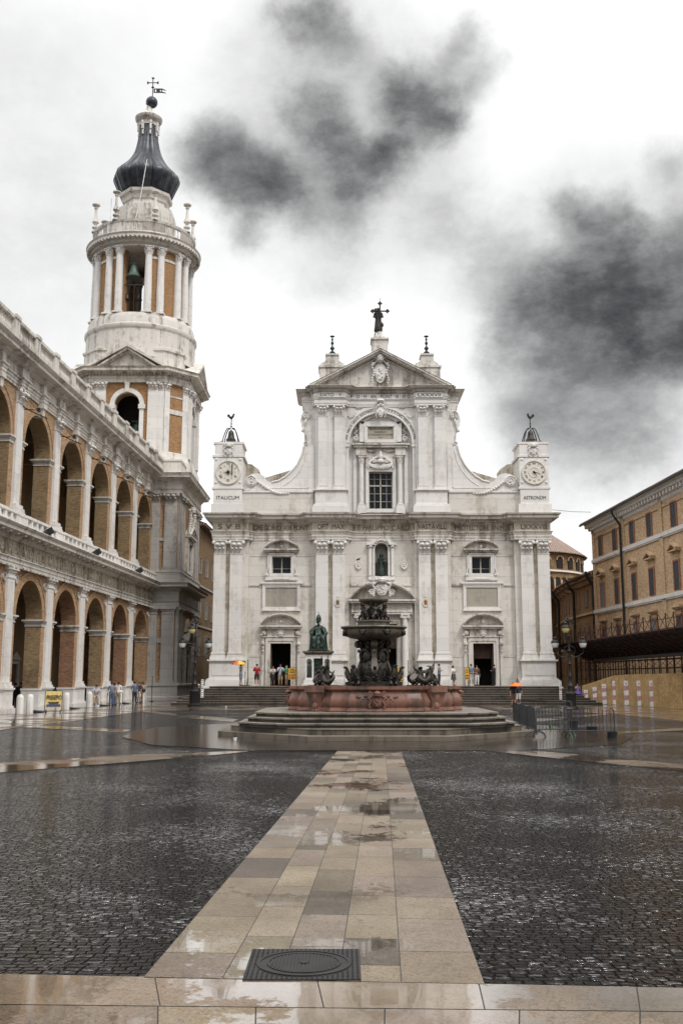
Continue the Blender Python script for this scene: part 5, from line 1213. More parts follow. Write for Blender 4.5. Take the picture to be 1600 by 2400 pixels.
# octagonal (chamfered) storey
OA, OC = 3.50, 1.88; H8 = OA + OC
def octo(k=0.0): A, B = OA + k * .414, H8 + k; return [(TCX - A, TCY - B), (TCX + A, TCY - B), (TCX + B, TCY - A), (TCX + B, TCY + A), (TCX + A, TCY + B), (TCX - A, TCY + B), (TCX - B, TCY + A), (TCX - B, TCY - A)]
def oz(py, Y=91.4): return zz(py, Y)
zo0, zo1, zoc, zoe = 21.4, oz(915), oz(897), oz(866)     # base, capital bottom.., cornice
b = MB(); b.sweep([(.3, 21.3), (.3, 22.3), (.18, 22.5), (.12, 23.0), (0, 23.1), (-.2, 23.1)], octo(), closed=True); b.prismz(octo(-.1), 21.2, 22.9); b.build('octagon_base', 'trim', tower)
zsp8 = oz(948)
faces8 = []
o8 = octo()
for i in range(4):
    F = Matrix.Translation((TCX, TCY, 0)) @ Matrix.Rotation(R(90 * i), 4, 'Z') @ Matrix.Translation((0, -H8, 0))
    b = MB(F); b.wall(-OA, OA, 22.8, zoc, 0, 1.3, arches=[(0, 1.22, 22.8, zsp8)], seg=18); b.build('octagon_wall', 'brick', tower)
    G = Matrix.Translation((TCX, TCY, 0)) @ Matrix.Rotation(R(90 * i + 45), 4, 'Z') @ Matrix.Translation((0, -(OA + H8) / math.sqrt(2), 0)); cw = OC / math.sqrt(2)
    b = MB(G); b.box(-cw, cw, 0, 1.0, 22.8, zoc); b.build('octagon_wall', 'brick', tower)
    b = MB(G); b.box(-cw, cw, -.08, 0, oz(962) - .2, oz(962) + .25); b.box(-cw, cw, -.05, 0, oz(924) - .15, oz(924)); b.build('string_course', 'trim', tower)
    b = MB(F); b.ring(0, zsp8, 1.2, 1.62, -.12, .3, 0, 180, 20)
    for s in (-1, 1): b.box(min(s * 1.2, s * 1.6), max(s * 1.2, s * 1.6), -.1, .4, 22.8, zsp8 - .42); b.box(min(s * 1.1, s * 1.75), max(s * 1.1, s * 1.75), -.22, .5, zsp8 - .42, zsp8)
    b.frus(-.16, .16, -.26, .2, zsp8 + 1.2, zoc, .08); b.build('octagon_arch', 'marble', tower)
    for s in (-1, 1):
        for (x0, x1, dd_) in ((2.0, 2.95, .3), (2.95, 3.5, .12)):
            xa, xb = min(s * x0, s * x1), max(s * x0, s * x1); b = MB(F); b.box(xa, xb, -dd_, .0, 22.8, zo1)
            o = b.build('octagon_pilaster', 'marble', tower); b = MB(F); capital(b, (xa + xb) / 2, xb - xa, -dd_, zo1, zoc + .02, .1, leaves=3 if x0 < 2.5 else 2); b.build('capital', 'marble', o)
    for s in (-1, 1):
        b = MB(G); b.box(min(s * .75, s * cw), max(s * .75, s * cw), -.12, .0, 22.8, zo1); o = b.build('octagon_pilaster', 'marble', tower); b = MB(G); capital(b, s * 1.04, .56, -.12, zo1, zoc + .02, .1, leaves=2); b.build('capital', 'marble', o)
    # pediment on each wide face
    b = MB(F); zpb, zpa = zoe, oz(812)
    b.prism([(-2.9, zpb), (2.9, zpb), (0, zpa - .2)], -.2, 2.2)
    for s in (-1, 1):
        b.prism([(0, zpa - .28), (0, zpa), (s * 3.75, zpb + .12), (s * 3.75, zpb - .12)], -1.05, 2.2); b.prism([(0, zpa - .5), (0, zpa - .28), (s * 3.1, zpb - .05), (s * 2.9, zpb - .1)], -.85, 2.2)
        for k in range(16):
            tt_ = (k + .5) / 16; xx = 2.9 * tt_; b.box(s * xx - .06, s * xx + .06, -.6, -.1, zpa - (zpa - zpb) * xx / 3.6 - .68, zpa - (zpa - zpb) * xx / 3.6 - .5)
    b.build('pediment', 'trim', tower)
b = MB(); b.sweep([(-.3, zoc), (.28, zoc), (.28, zoc + .35), (.34, zoc + .37), (.34, zoc + .6), (.28, zoc + .62), (.28, zoc + .95), (.4, zoc + 1.0), (.42, zoe - .5), (.6, zoe - .42), (1.1, zoe - .36), (1.1, zoe - .15), (1.25, zoe), (-.5, zoe + .25)], octo(), closed=True); b.build('octagon_entablature', 'trim', tower)
b = MB()
for i in range(8):
    p, q = Vector(octo(.42)[i]), Vector(octo(.42)[(i + 1) % 8]); L = (q - p).length; n = int(L / .3); d = (q - p).normalized(); a = math.atan2(d.y, d.x)
    for k in range(n): c = p.lerp(q, (k + .5) / n); b.box(-.08, .08, -.22, .1, zoe - .62, zoe - .4, mx=trs(c.x, c.y, 0, a))
b.build('dentils', 'trim', tower)
b = MB(); zat = oz(806) - .5; b.sweep([(-.6, zoe), (-.35, zoe), (-.35, zat), (-.2, zat + .04), (-.2, zat + .24), (-1.5, zat + .3)], octo(-.2), closed=True); b.build('octagon_attic', 'trim', tower)
b = MB(); b.prismz(octo(-.3), 22.8, 22.9); b.prismz(octo(-.4), zoc, zoc + .5); b.build('octagon_floor', 'black', tower)
b = MB(); b.box(TCX - 2.6, TCX + 2.6, TCY - 2.6, TCY + 2.6, 22.85, zoc); b.build('inner_core', 'black', tower)
# round belfry
YC = TCY
def cz_(py): return zz(py, TCY)         # silhouettes, read at the axis distance
zd0, zr = zat, cz_(800); zcb, zcc, zct = cz_(771), cz_(640), cz_(623); zlip = 44.8 + .1
RD = 5.42
b = MB(); b.lathe([(RD, zd0 - .6), (RD, zr - .5), (RD + .06, zr - .42), (RD + .16, zr - .25), (RD + .16, zr - .02), (RD - .1, zr + .14), (RD - .12, zcb - .55), (RD - .3, zcb - .1), (0, zcb)], TCX, TCY, 64, cap=False); b.build('drum', 'trim', tower)
b = MB(); zt_ = zct
b.lathe([(3.3, zt_), (4.95, zt_), (4.95, zt_ + .3), (5.0, zt_ + .32), (5.0, zt_ + .6), (5.08, zt_ + .7), (4.97, zt_ + .75), (4.97, zlip - .85), (5.15, zlip - .75), (5.3, zlip - .6), (5.3, zlip - .42), (5.68, zlip - .34), (5.68, zlip - .16), (5.8, zlip), (4.3, zlip + .2), (0, zlip + .25)], TCX, TCY, 72, cap=False)
b.build('belfry_entablature', 'trim', tower)
b = MB()
for i in range(84): a = 2 * math.pi * i / 84; b.box(-.1, .1, -.3, .3, zlip - .5, zlip - .34, mx=trs(TCX + 5.42 * math.cos(a), TCY + 5.42 * math.sin(a), 0, a + R(90)))
for i in range(150): a = 2 * math.pi * i / 150; b.box(-.055, .055, -.08, .08, zlip - .8, zlip - .62, mx=trs(TCX + 5.22 * math.cos(a), TCY + 5.22 * math.sin(a), 0, a + R(90)))
b.build('belfry_dentils', 'trim', tower)
for c in (0, 90, 180, 270):
    # brick quadrant between two openings
    b = MB(); b.lathe([(3.5, zcb), (4.55, zcb), (4.55, zct + .1), (3.5, zct + .1)], TCX, TCY, 18, R(c + 13.5 - 90), R(c + 76.5 - 90), cap=False)
    for a in (13.5, 76.5):
        aa = R(c + a - 90); b.add([(TCX + r * math.cos(aa), TCY + r * math.sin(aa), z) for r, z in ((3.5, zcb), (4.55, zcb), (4.55, zct + .1), (3.5, zct + .1))], [(0, 1, 2, 3)])
    b.build('belfry_wall', 'brick', tower)
    b = MB(); zb8 = zcb + (zct - zcb) * .84
    b.lathe([(4.5, zb8), (4.62, zb8), (4.62, zb8 + .25), (4.5, zb8 + .25)], TCX, TCY, 16, R(c + 14 - 90), R(c + 76 - 90), cap=False); b.build('belfry_string', 'trim', tower)
    for a in (17.5, 32.5, 57.5, 72.5):
        aa = R(c + a - 90); b = MB(); column(b, TCX + 4.72 * math.cos(aa), TCY + 4.72 * math.sin(aa), .38, zcb - .05, zcc, 14); o = b.build('belfry_column', 'marble', tower)
        b = MB(trs(TCX + 4.72 * math.cos(aa), TCY + 4.72 * math.sin(aa), 0, aa)); ccapital(b, 0, 0, .34, zcc, zct + .03, n=7); b.build('capital', 'marble', o)
# railing inside the front opening
b = MB(); b.box(TCX - 1.1, TCX + 1.1, TCY - 4.1, TCY - 4.05, zcb + 3.0, zcb + 3.12); b.box(TCX - .04, TCX + .04, TCY - 4.1, TCY - 4.02, zcb, zcb + 3.0); b.build('bell_beam', 'iron', tower)
# parapet, vases
zb0, zb1 = zlip + .12, zlip + 1.6
b = MB(); RB = 5.12
for i in range(8):
    a0 = R(45 * i - 12 - 90 + 22.5); a1 = R(45 * i + 12 - 90 + 22.5)
    b.lathe([(RB - .35, zb0), (RB, zb0), (RB, zb1), (RB - .35, zb1)], TCX, TCY, 5, a0, a1, cap=False)
    b.build('parapet_block', 'trim', tower)
b = MB(); b.lathe([(RB - .35, zb0), (RB + .05, zb0), (RB + .05, zb0 + .3), (RB - .35, zb0 + .3)], TCX, TCY, 64, cap=False); b.lathe([(RB - .35, zb1 - .22), (RB + .04, zb1 - .22), (RB + .1, zb1), (RB - .35, zb1 + .02), (RB - .35, zb1 - .22)], TCX, TCY, 64, cap=False); b.build('parapet_rail', 'trim', tower)
b = MB()
for i in range(72):
    a = 2 * math.pi * (i + .5) / 72; b.lathe([(.06, zb0 + .3), (.1, zb0 + .5), (.05, zb0 + .8), (.07, zb1 - .22)], TCX + (RB - .15) * math.cos(a), TCY + (RB - .15) * math.sin(a), 6)
b.build('parapet_balusters', 'trim', tower)
for i in range(8):
    a = R(45 * i - 90 + 22.5); x, y = TCX + (RB - .1) * math.cos(a), TCY + (RB - .1) * math.sin(a)
    b = MB(trs(x, y, zb1)); b.lathe([(.36, 0), (.36, .12), (.26, .2), (.16, .32), (.2, .42), (.34, .5), (.34, .6), (.2, .68), (.12, .78), (.18, .92), (.34, 1.1), (.30, 1.3), (.16, 1.6), (.12, 2.5), (.2, 2.62), (.14, 2.75), (.40, 2.95), (.40, 3.05), (0, 3.1)], seg=14, cap=False); b.build('vase_finial', 'trim', tower)
# stepped octagonal base of the dome
def oct2(r): return [(TCX + r * math.cos(R(22.5 + 45 * i)) , TCY + r * math.sin(R(22.5 + 45 * i))) for i in range(8)]
z1_, z2_, z3_ = cz_(512), cz_(487), cz_(466)
b = MB(); b.prismz(oct2(3.2), zlip + .1, z1_); b.prismz(oct2(3.1), z1_, z1_ + .35); b.build('dome_base', 'trim', tower)
b = MB(); b.sweep([(-.3, z1_ + .3), (.5, z1_ + .3), (.3, z1_ + .7), (.1, z2_ - .6), (.05, z2_), (.2, z2_ + .1), (.32, z3_ - .45), (.55, z3_ - .3), (.6, z3_), (-2.2, z3_ + .1)], oct2(2.15), closed=True); b.build('dome_collar', 'trim', tower)
prof = [(2.2, z3_ - .1), (2.55, z3_ + .15), (2.95, cz_(443)), (3.2, cz_(429)), (3.15, cz_(419)), (2.75, cz_(408)), (2.1, cz_(393)), (1.6, cz_(376)), (1.28, cz_(358)), (1.08, cz_(340)), (.96, cz_(322)), (.9, cz_(296)), (.9, cz_(292))]
def sub(pr, n=4):
    out = []
    for i in range(len(pr) - 1):
        p0, p1, p2, p3 = pr[max(i - 1, 0)], pr[i], pr[i + 1], pr[min(i + 2, len(pr) - 1)]
        for k in range(n):
            t = k / n; out.append(tuple(.5 * ((2 * p1[j]) + (-p0[j] + p2[j]) * t + (2 * p0[j] - 5 * p1[j] + 4 * p2[j] - p3[j]) * t * t + (-p0[j] + 3 * p1[j] - 3 * p2[j] + p3[j]) * t ** 3) for j in (0, 1)))
    return out + [pr[-1]]
b = MB(); b.lathe(sub(prof), TCX, TCY, 256, rf=lambda a, z: 1 + .10 * abs(math.cos(4 * a)) ** .6 - .05 + .022 * (abs(math.cos(16 * a)) < .2))
b.build('onion_dome', 'lead', tower, sharp=60)
b = MB(); zq = cz_(292)
b.lathe([(1.0, zq - .4), (1.02, zq), (1.2, zq + .15), (1.38, zq + .35), (1.42, zq + .6), (1.36, zq + .68), (.9, zq + .95), (.35, zq + 1.5), (.28, zq + 1.9), (.22, zq + 2.2), (.38, zq + 2.35), (.38, zq + 2.5), (.15, zq + 2.7)], TCX, TCY, 28, cap=False); b.build('lantern_cap', 'trim', tower)
for i in range(8):
    a = R(45 * i + 22.5 - 90); b = MB(trs(TCX, TCY, 0, a)); b.box(.9, 1.16, -.10, .10, zq - 1.0, zq - .05); b.box(.92, 1.06, -.08, .08, zq - 1.6, zq - .9); b.ball(1.1, 0, zq - .3, .14, 8); b.ball(1.02, 0, zq - 1.5, .10, 6); b.build('bracket', 'marble', tower)
zbl = zz(240, TCY)
b = MB(); b.ball(TCX + .25, TCY, zbl, .62, 20); b.tube([(TCX + .1, TCY, zq + 2.5), (TCX + .25, TCY, zbl)], .15, 8); b.build('ball', 'lead', tower)
zx = zbl + .55; xx = TCX + .3
b = MB(trs(xx, TCY, zx)); Hx = zz(181.5, TCY) - zx; b.tube([(0, 0, 0), (0, 0, Hx)], .05, 6); zc_ = Hx - .62
b.tube([(-.55, 0, zc_), (.55, 0, zc_)], .05, 6)
for dx, dz in ((0, .5), (.5, 0), (-.5, 0), (0, -.5)):
    b.ball(dx, 0, zc_ + dz, .11, 6); b.ball(dx * 1.12 + dz * .2, 0, zc_ + dz * 1.1 + dx * .2, .07, 6); b.ball(dx * 1.12 - dz * .2, 0, zc_ + dz * 1.1 - dx * .2, .07, 6)
b.build('cross', 'iron', tower)
b = MB(trs(xx, TCY, zx)); b.wall(.1, 1.0, .55, 1.05, -.02, .02, rects=[(.25, .42, .65, .95), (.75, .9, .7, .9)]); b.ring(.58, .8, .12, .2, -.03, .03, 0, 360, 14); b.prism([(1.0, 1.05), (1.4, .85), (1.4, .78), (1.0, .9)], -.02, .02); b.prism([(1.0, .7), (1.4, .55), (1.4, .48), (1.0, .55)], -.02, .02); b.build('weather_vane', 'iron', tower)
b = MB(); b.tube([(TCX + .0, TCY - 4.6, zb1 + .2), (TCX + .45, TCY - 4.55, zb1 + 3.0), (TCX + .9, TCY - 4.5, zb1 + 6.6)], .04, 5); b.tube([(TCX - 2.6, TCY - 4.2, zb1), (TCX - 2.55, TCY - 4.2, zb1 + 2.6)], .03, 4); b.build('antenna', 'metalbright', tower)
# bells
def bell(x, y, z, r, m, lab):
    b = MB(trs(x, y, z)); h = r * 1.9
    b.lathe([(0, .05 * h), (r * .85, 0), (r, 0), (r * 1.02, .05 * h), (r * .8, .22 * h), (r * .64, .45 * h), (r * .55, .75 * h), (r * .45, .9 * h), (r * .15, h), (r * .14, 1.15 * h), (0, 1.15 * h)], seg=22, cap=False); b.tube([(-r * .5, 0, 1.12 * h), (r * .5, 0, 1.12 * h)], r * .09, 6)
    tag(b.build('bell', m, None, org=(x, y, z)), lab, 'bell', 'bells of the tower')
bx, by = TCX - .2, TCY - 3.6
bell(bx, by, zcb + 4.0, .72, 'bellgreen', 'green bronze bell hanging in the front opening of the round belfry')
bell(bx - .6, by + .1, zcb + 1.7, .34, 'bronze', 'small dark bell low in the belfry opening, left of its twin')
bell(bx + .55, by + .1, zcb + 1.7, .34, 'bronze', 'small dark bell low in the belfry opening, right of its twin')
bell(TCX + .6, TCY - 3.4, 24.3, 1.0, 'verdigris', 'big dim bell inside the octagonal storey arch of the tower')
# ---------------------------------------------------------------- old house behind, between tower and church
hx = -14.85; hy0, hy1 = 102.3, 150.0
house = thing('brick_house', 'plain old brick house in the gap between bell tower and church', 'house', (hx, hy0, 0))
MH = trs(hx, hy0, 0, R(88.4)); hh_ = zz(1252, 109)
wins = []
for fl, z0, h_ in ((0, 12.9, 1.5), (1, 8.3, 1.6), (2, 4.4, 1.9)):
    for k in range(8): wins.append((1.2 + k * 4.2, 2.1 + k * 4.2, z0, z0 + h_))
b = MB(MH); b.wall(0, 45, 0, hh_, 0, .5, rects=wins); b.build('wall', 'brickb', house)
for (a, c, z0, z1) in wins:
    b = MB(MH); frame(b, a, c, z0, z1, .14, -.06, .1); o = b.build('window', 'grey', house); b = MB(MH); b.box(a, c, .3, .34, z0, z1); b.build('pane', 'glass', o)
b = MB(MH); b.box(0, 45, -.12, 0, 11.4, 11.6); b.box(0, 45, -.1, 0, 7.2, 7.4); b.build('string_course', 'grey', house)
b = MB(MH); b.prism([(0, hh_), (45, hh_), (45, hh_ + .25), (0, hh_ + .25)], -.7, .5); b.add([(0, -.8, hh_ + .2), (45, -.8, hh_ + .2), (45, 6, hh_ + 2.8), (0, 6, hh_ + 2.8)], [(0, 1, 2, 3)]); b.build('roof', 'tiles', house)
b = MB(); b.box(-14.5, 5, 150, 152, 0, 12); tag(b.build('end_house', 'brickb', None), 'dim brick wall closing the lane beside the bell tower', 'house')
# ---------------------------------------------------------------- right palace
PX, PY = 20.85, 82.0
PS = 1.12; SB = Matrix.Translation((0, 0, EYE * (1 - PS))) @ Matrix.Scale(PS, 4)      # everything on this side is laid out in units of 1.12 m
MP = SB @ trs(PX, PY, 0, math.atan2(-1.0, .0465))           # local x runs towards the camera
pal = thing('brick_palace', 'three-storey yellow brick palace with grey shutters and white string courses', 'palace', (PX * PS, PY * PS, 0))
ZT = 14.35
wx = [2.15, 5.75, 9.75, 13.35, 17.9, 21.5, 25.4, 29.0, 33.0, 36.6]
W3 = [(x - .45, x + .45, 11.75, 13.3) for x in wx]; W2 = [(x - .45, x + .45, 7.6, 9.45) for x in wx]; W1 = [(x - .42, x + .42, 4.25, 5.95) for x in wx]
b = MB(MP); b.wall(0, 45, 0, ZT, 0, .4, rects=W3 + W2 + W1); b.box(0, 45, .4, 14, 0, ZT); b.wall(-.001, .4, 0, ZT, .4, 14); b.build('wall', 'brickp', pal)
each('brick_strip', 'brickp', pal, [(x - .3, x + .3, -.1, 0, 0, ZT) for x in [0.35, 7.8, 15.6, 23.4, 31.2, 39]], MP)
each('string_course', 'marble', pal, [[(-.12, 45, -.16, .0, z, z + .26), (-.06, 45, -.1, 0, z - .1, z)] for z in (11.35, 7.2)], MP)
b = MB(MP)
b.sweep([(-.3, 13.72), (.02, 13.72), (.10, 13.8), (.10, 14.0), (.2, 14.02), (.2, 14.22), (.5, 14.26), (.5, 14.5), (.62, 14.66), (-.3, 14.7)], [(-.0, 6), (0, 0), (45, 0)])
b.build('cornice', 'marble', pal)
b = MB(MP); b.dent(0, 45, -.42, -.1, 13.98, 14.24, .24, .34); b.build('dentils', 'marble', pal)
b = MB(MP); b.box(-.1, 45, -.06, 0, 13.35, 13.5)
for k, (a, c) in enumerate(zip([.65, 8.1, 15.9, 23.7, 31.5], [7.5, 15.3, 23.1, 30.9, 38.7])): b.box(a, c, -.08, 0, 13.3, 13.36)
b.build('brick_moulding', 'brickp', pal)
b = MB(MP); b.add([(-.8, -.72, 14.66), (45, -.72, 14.66), (45, 7, 17.2), (6, 7, 17.2), (-.8, 14, 14.66), (-.8, -.72, 14.60), (45, -.72, 14.60)], [(0, 1, 2, 3), (0, 3, 4), (0, 5, 6, 1)])
for i in range(int(45.8 / .28)): x = -.7 + i * .28; b.tube([(x, -.80, 14.68), (x, -.4, 14.84)], .075, 5)
b.build('roof', 'tiles', pal)
def shut(b, a, c, z0, z1, y=-.02):
    for (p, q) in ((a + .02, (a + c) / 2 - .012), ((a + c) / 2 + .012, c - .02)):
        b.box(p, q, y + .03, y + .06, z0, z1)
        for (u, v) in ((p, p + .05), (q - .05, q)): b.box(u, v, y, y + .05, z0, z1)
        for z in (z0, (z0 + z1) / 2 - .04, z1 - .07): b.box(p, q, y, y + .05, z, z + .07)
        n = int((z1 - z0) / .09)
        for i in range(n): b.box(p + .05, q - .05, y + .01, y + .035, z0 + i * .09 + .02, z0 + i * .09 + .06)
def pwin(a, c, z0, z1, kind, MM, par, light=False):
    b = MB(MM); f = .11; hd = MB(MM)
    b.box(a - f, a, -.08, .1, z0, z1 + f); b.box(c, c + f, -.08, .1, z0, z1 + f); b.box(a, c, -.08, .1, z1, z1 + f)
    if kind == 2:
        zt = z1 + .62; hd.box(a - .05, c + .05, -.05, 0, z1 + f, zt)
        hd.box(a - .3, c + .3, -.34, 0, zt, zt + .1); m = (a + c) / 2
        for s in (-1, 1): hd.prism([(m, zt + .62), (m, zt + .45), (m + s * ((c - a) / 2 + .32), zt + .1), (m + s * ((c - a) / 2 + .36), zt + .22)], -.36, 0)
        hd.prism([(a, zt + .1), (c, zt + .1), (m, zt + .5)], -.12, 0)
    if kind == 1: hd.box(a - .35, c + .35, -.3, 0, z1 + .5, z1 + .66); hd.box(a - .25, c + .25, -.2, 0, z1 + .4, z1 + .5); hd.box(a - .02, c + .02, -.05, 0, z1 + f, z1 + .4)
    o = b.build('window', 'rfrm', par)
    if len(hd.F): hd.build('window_head', 'brickp', o)
    s = MB(MM); shut(s, a, c, z0, z1, -.05); s.build('shutter', 'shutterlight' if light else 'shutter', o)
    return o
for i, r in enumerate(W3): pwin(*r, 3, MP, pal)
for i, r in enumerate(W2): pwin(*r, 2, MP, pal, i == 0)
for i, r in enumerate(W1): pwin(*r, 1, MP, pal, i in (2, 3))
def pipe(MM, x, zt, par, y=-.25, r=.09):
    b = MB(MM); b.tube([(x - .1, -.8, zt + .18), (x - .1, -.8, zt - .1), (x, -.6, zt - .5), (x, y, zt - 1.0), (x, y, zt - 1.3), (x, y, 0)], r, 8)
    for z in (zt - 2.5, zt - 5, zt - 7.5): b.lathe([(r + .02, z), (r + .02, z + .08)], x, y, 8)
    b.build('downpipe', 'iron', par)
pipe(MP, 7.75, 14.4, pal); pipe(MP, 22.8, 14.4, pal)
b = MB(MP)
b.box(-.9, 45, -.86, -.74, 14.52, 14.66); b.build('gutter', 'iron', pal)
# lower brown palace continuing back, on a gentle curve
bp = thing('brown_brick_building', 'lower dim brown brick building with dark downpipes behind the palace', 'building', (PX * PS, PY * PS, 0))
crv = [(PX + .25, PY), (PX + .15, PY + 5), (PX + .3, PY + 10), (PX + .7, PY + 15), (PX + 1.3, PY + 20), (PX + 2.4, PY + 27), (PX + 4.5, PY + 34)]
ZB = 10.55
b = MB(SB); b.prismz(crv + [(PX + 18, PY + 34), (PX + 18, PY)], 0, ZB - .3); b.build('wall', 'brickb', bp)
rc = crv[::-1]
b = MB(SB); b.sweep([(-.3, ZB - .8), (.05, ZB - .8), (.15, ZB - .6), (.2, ZB - .4), (.45, ZB - .3), (.5, ZB - .1), (.75, ZB), (.75, ZB + .12), (-4, ZB + 1.6)], rc)
b.build('roof', 'tiles', bp)
for z in (4.5, 7.3):
    b = MB(SB); b.sweep([(-.1, z), (.1, z), (.1, z + .18), (-.1, z + .18)], rc); b.build('string_course', 'brickp', bp)
for k in range(len(crv) - 1):
    p, q = Vector(crv[k]), Vector(crv[k + 1]); d = (p - q); L = d.length; Mx = SB @ trs(q.x, q.y, 0, math.atan2(d.y, d.x))
    for u in (.28, .72):
        x = L * u
        for z0, z1 in ((5.2, 6.6), (8.0, 9.3), (2.2, 3.6)): pwin(x - .38, x + .38, z0, z1, 3, Mx, bp, light=(z0 > 4))
    if k in (0, 1, 3): pipe(Mx, L * (.9 if k == 0 else .5), ZB, bp, r=.12)
# bastion with tiled roof
BXc, BYc = 21.5, 126.0
bas = thing('bastion', 'brick bastion with arched openings under a low tiled roof, behind the church corner', 'bastion', (BXc, BYc, 0))
zr0 = zz(1293, 117); zr1 = zz(1253, 126)
b = MB(trs(BXc, BYc, 0)); Rb = 9.0; nseg = 24
b.lathe([(Rb - .9, 0), (Rb - .9, zr0 - 4.4), (Rb - .1, zr0 - 3.8), (Rb - .1, zr0 - 2.25), (Rb, zr0 - 2.2), (Rb, zr0 - 2.05), (Rb - .1, zr0 - 2.0), (Rb - .1, zr0)], seg=nseg, cap=False); b.build('wall', 'brickb', bas)
b = MB(trs(BXc, BYc, 0)); b.lathe([(Rb + .5, zr0), (Rb + .5, zr0 + .12), (Rb * .5, zr1 + .3), (.2, zr1 + 1.6)], seg=nseg, cap=False); b.build('roof', 'tiles', bas)
b = MB(trs(BXc, BYc, 0)); b.lathe([(Rb - .1, zr0 - 2.25), (Rb + .12, zr0 - 2.25), (Rb + .12, zr0 - 2.05), (Rb - .1, zr0 - 2.05)], seg=48, cap=False); b.build('string_course', 'marble', bas)
for i in range(14):
    a = R(180 + 10 + i * 12.3); Mx = trs(BXc + (Rb - .1) * math.cos(a), BYc + (Rb - .1) * math.sin(a), 0, a + R(90))
    b = MB(Mx); b.prism([(-.45, zr0 - 1.8), (.45, zr0 - 1.8)] + [(.45 * math.cos(R(t)), zr0 - .85 + .45 * math.sin(R(t))) for t in range(0, 181, 20)], -.06, .3); b.build('arched_opening', 'black', bas)
    b = MB(Mx); b.ring(0, zr0 - .85, .45, .58, -.12, 0, 0, 180, 10); b.build('arch_trim', 'brickp', bas)
for i in range(26):
    a = R(180 + 6 + i * 6.6); Mx = trs(BXc + (Rb - .1) * math.cos(a), BYc + (Rb - .1) * math.sin(a), 0, a + R(90))
    b = MB(Mx); b.prism([(-.34, zr0 - 4.0), (.34, zr0 - 4.0)] + [(.34 * math.cos(R(t)), zr0 - 3.2 + .34 * math.sin(R(t))) for t in range(0, 181, 30)], -.05, .2); b.build('machicolation', 'black', bas)
    b = MB(Mx); b.prism([(.38, zr0 - 3.2), (.62, zr0 - 3.2), (.58, zr0 - 4.2), (.5, zr0 - 4.7), (.42, zr0 - 4.2)], -.12, .1); b.build('corbel', 'brickp', bas)
# protective canopy and scaffold along the palace
scf = thing('scaffold', 'rusty scaffold with a dark sloping canopy along the palace ground floor', 'scaffold', (18, 70, 0))
def SP(t, o, z): v = MP @ Vector((t, -o, z)); return tuple(v)
T0, T1 = .6, 30
n = 24
b = MB(); pl = []
zi, zo = 3.35, 4.62; oi, oo = .9, 3.6
b.add([SP(T0, oo, zo), SP(T1, oo, zo + .1), SP(T1, oi, zi + .1), SP(T0, oi, zi), SP(T0, oo, zo + .08), SP(T1, oo, zo + .18), SP(T1, oi, zi + .2), SP(T0, oi, zi + .08)], [(0, 1, 2, 3), (4, 5, 6, 7), (0, 1, 5, 4), (2, 3, 7, 6), (0, 3, 7, 4), (1, 2, 6, 5)])
b.build('canopy', 'deck', scf)
b = MB()
for i in range(n + 1):
    t = T0 + (T1 - T0) * i / n
    b.tube([SP(t, oo, zo - .06), SP(t, oi, zi - .06)], .04, 4); b.tube([SP(t, oo + .02, zo - .1), SP(t, oo + .05, zo + 1.0)], .035, 4)
for u in (.2, .4, .6, .8): b.tube([SP(T0, oi + (oo - oi) * u, zi + (zo - zi) * u - .05), SP(T1, oi + (oo - oi) * u, zi + (zo - zi) * u + .05)], .03, 4)
for i in range(n):
    t0, t1 = T0 + (T1 - T0) * i / n, T0 + (T1 - T0) * (i + 1) / n
    b.tube([SP(t0, oo, zo + .1), SP(t1, oo, zo + .95)], .022, 4); b.tube([SP(t0, oo, zo + .95), SP(t1, oo, zo + .1)], .022, 4)
b.tube([SP(T0, oo + .04, zo + .62), SP(T1, oo + .04, zo + .7)], .025, 4); b.tube([SP(T0, oo, zo), SP(T1, oo, zo + .1)], .05, 4)
b.build('railing', 'rust', scf)
b = MB()
for i in range(n + 1):
    t = T0 + (T1 - T0) * i / n
    for o in (.9, 1.9): b.tube([SP(t, o, 0), SP(t, o, 3.4 if o < 1 else 4.0)], .04, 5)
for z in (1.9, 2.6, 3.15):
    for o in (.9, 1.9): b.tube([SP(T0, o, z), SP(T1, o, z)], .035, 4)
for i in range(n):
    t0, t1 = T0 + (T1 - T0) * i / n, T0 + (T1 - T0) * (i + 1) / n
    b.tube([SP(t0, 1.9, 2.65), SP(t1, 1.9, 3.1)], .022, 4); b.tube([SP(t0, 1.9, 3.1), SP(t1, 1.9, 2.65)], .022, 4)
b.build('poles', 'rust', scf)
b = MB(); b.tube([SP(T0 + 5, 1.9, 3.3), SP(T1, 1.9, 3.4)], .13, 8); b.build('duct', 'metal', scf)
# curved plywood hoarding with striped boards
HP = [(1640, 1664), (1600, 1660.7), (1560, 1659.3), (1528, 1657.5), (1498, 1655.5), (1468, 1653.5), (1441, 1652.3), (1416, 1651.4), (1394, 1650.8), (1378, 1650.3), (1364, 1650)]
HT = [1576.5, 1577.2, 1578.4, 1579.2, 1580, 1581, 1583, 1590.5, 1598, 1603, 1607]
hb = MB(); pts = [gr(*p) for p in HP]; tops = [at(px, t, p[1])[1] for (px, _), t, p in zip(HP, HT, pts)]
tops = [max(.9, t) for t in tops]
for i in range(len(pts) - 1):
    (xa, ya), (xb, yb) = pts[i], pts[i + 1]; d = Vector((xb - xa, yb - ya)).normalized(); nx, ny = d.y * .04, -d.x * .04
    b8 = [(xa, ya, 0), (xb, yb, 0), (xb, yb, tops[i + 1]), (xa, ya, tops[i]), (xa + nx, ya + ny, 0), (xb + nx, yb + ny, 0), (xb + nx, yb + ny, tops[i + 1]), (xa + nx, ya + ny, tops[i])]
    hb.add(b8, [(0, 1, 2, 3), (4, 5, 6, 7), (0, 1, 5, 4), (2, 3, 7, 6), (0, 3, 7, 4), (1, 2, 6, 5)])
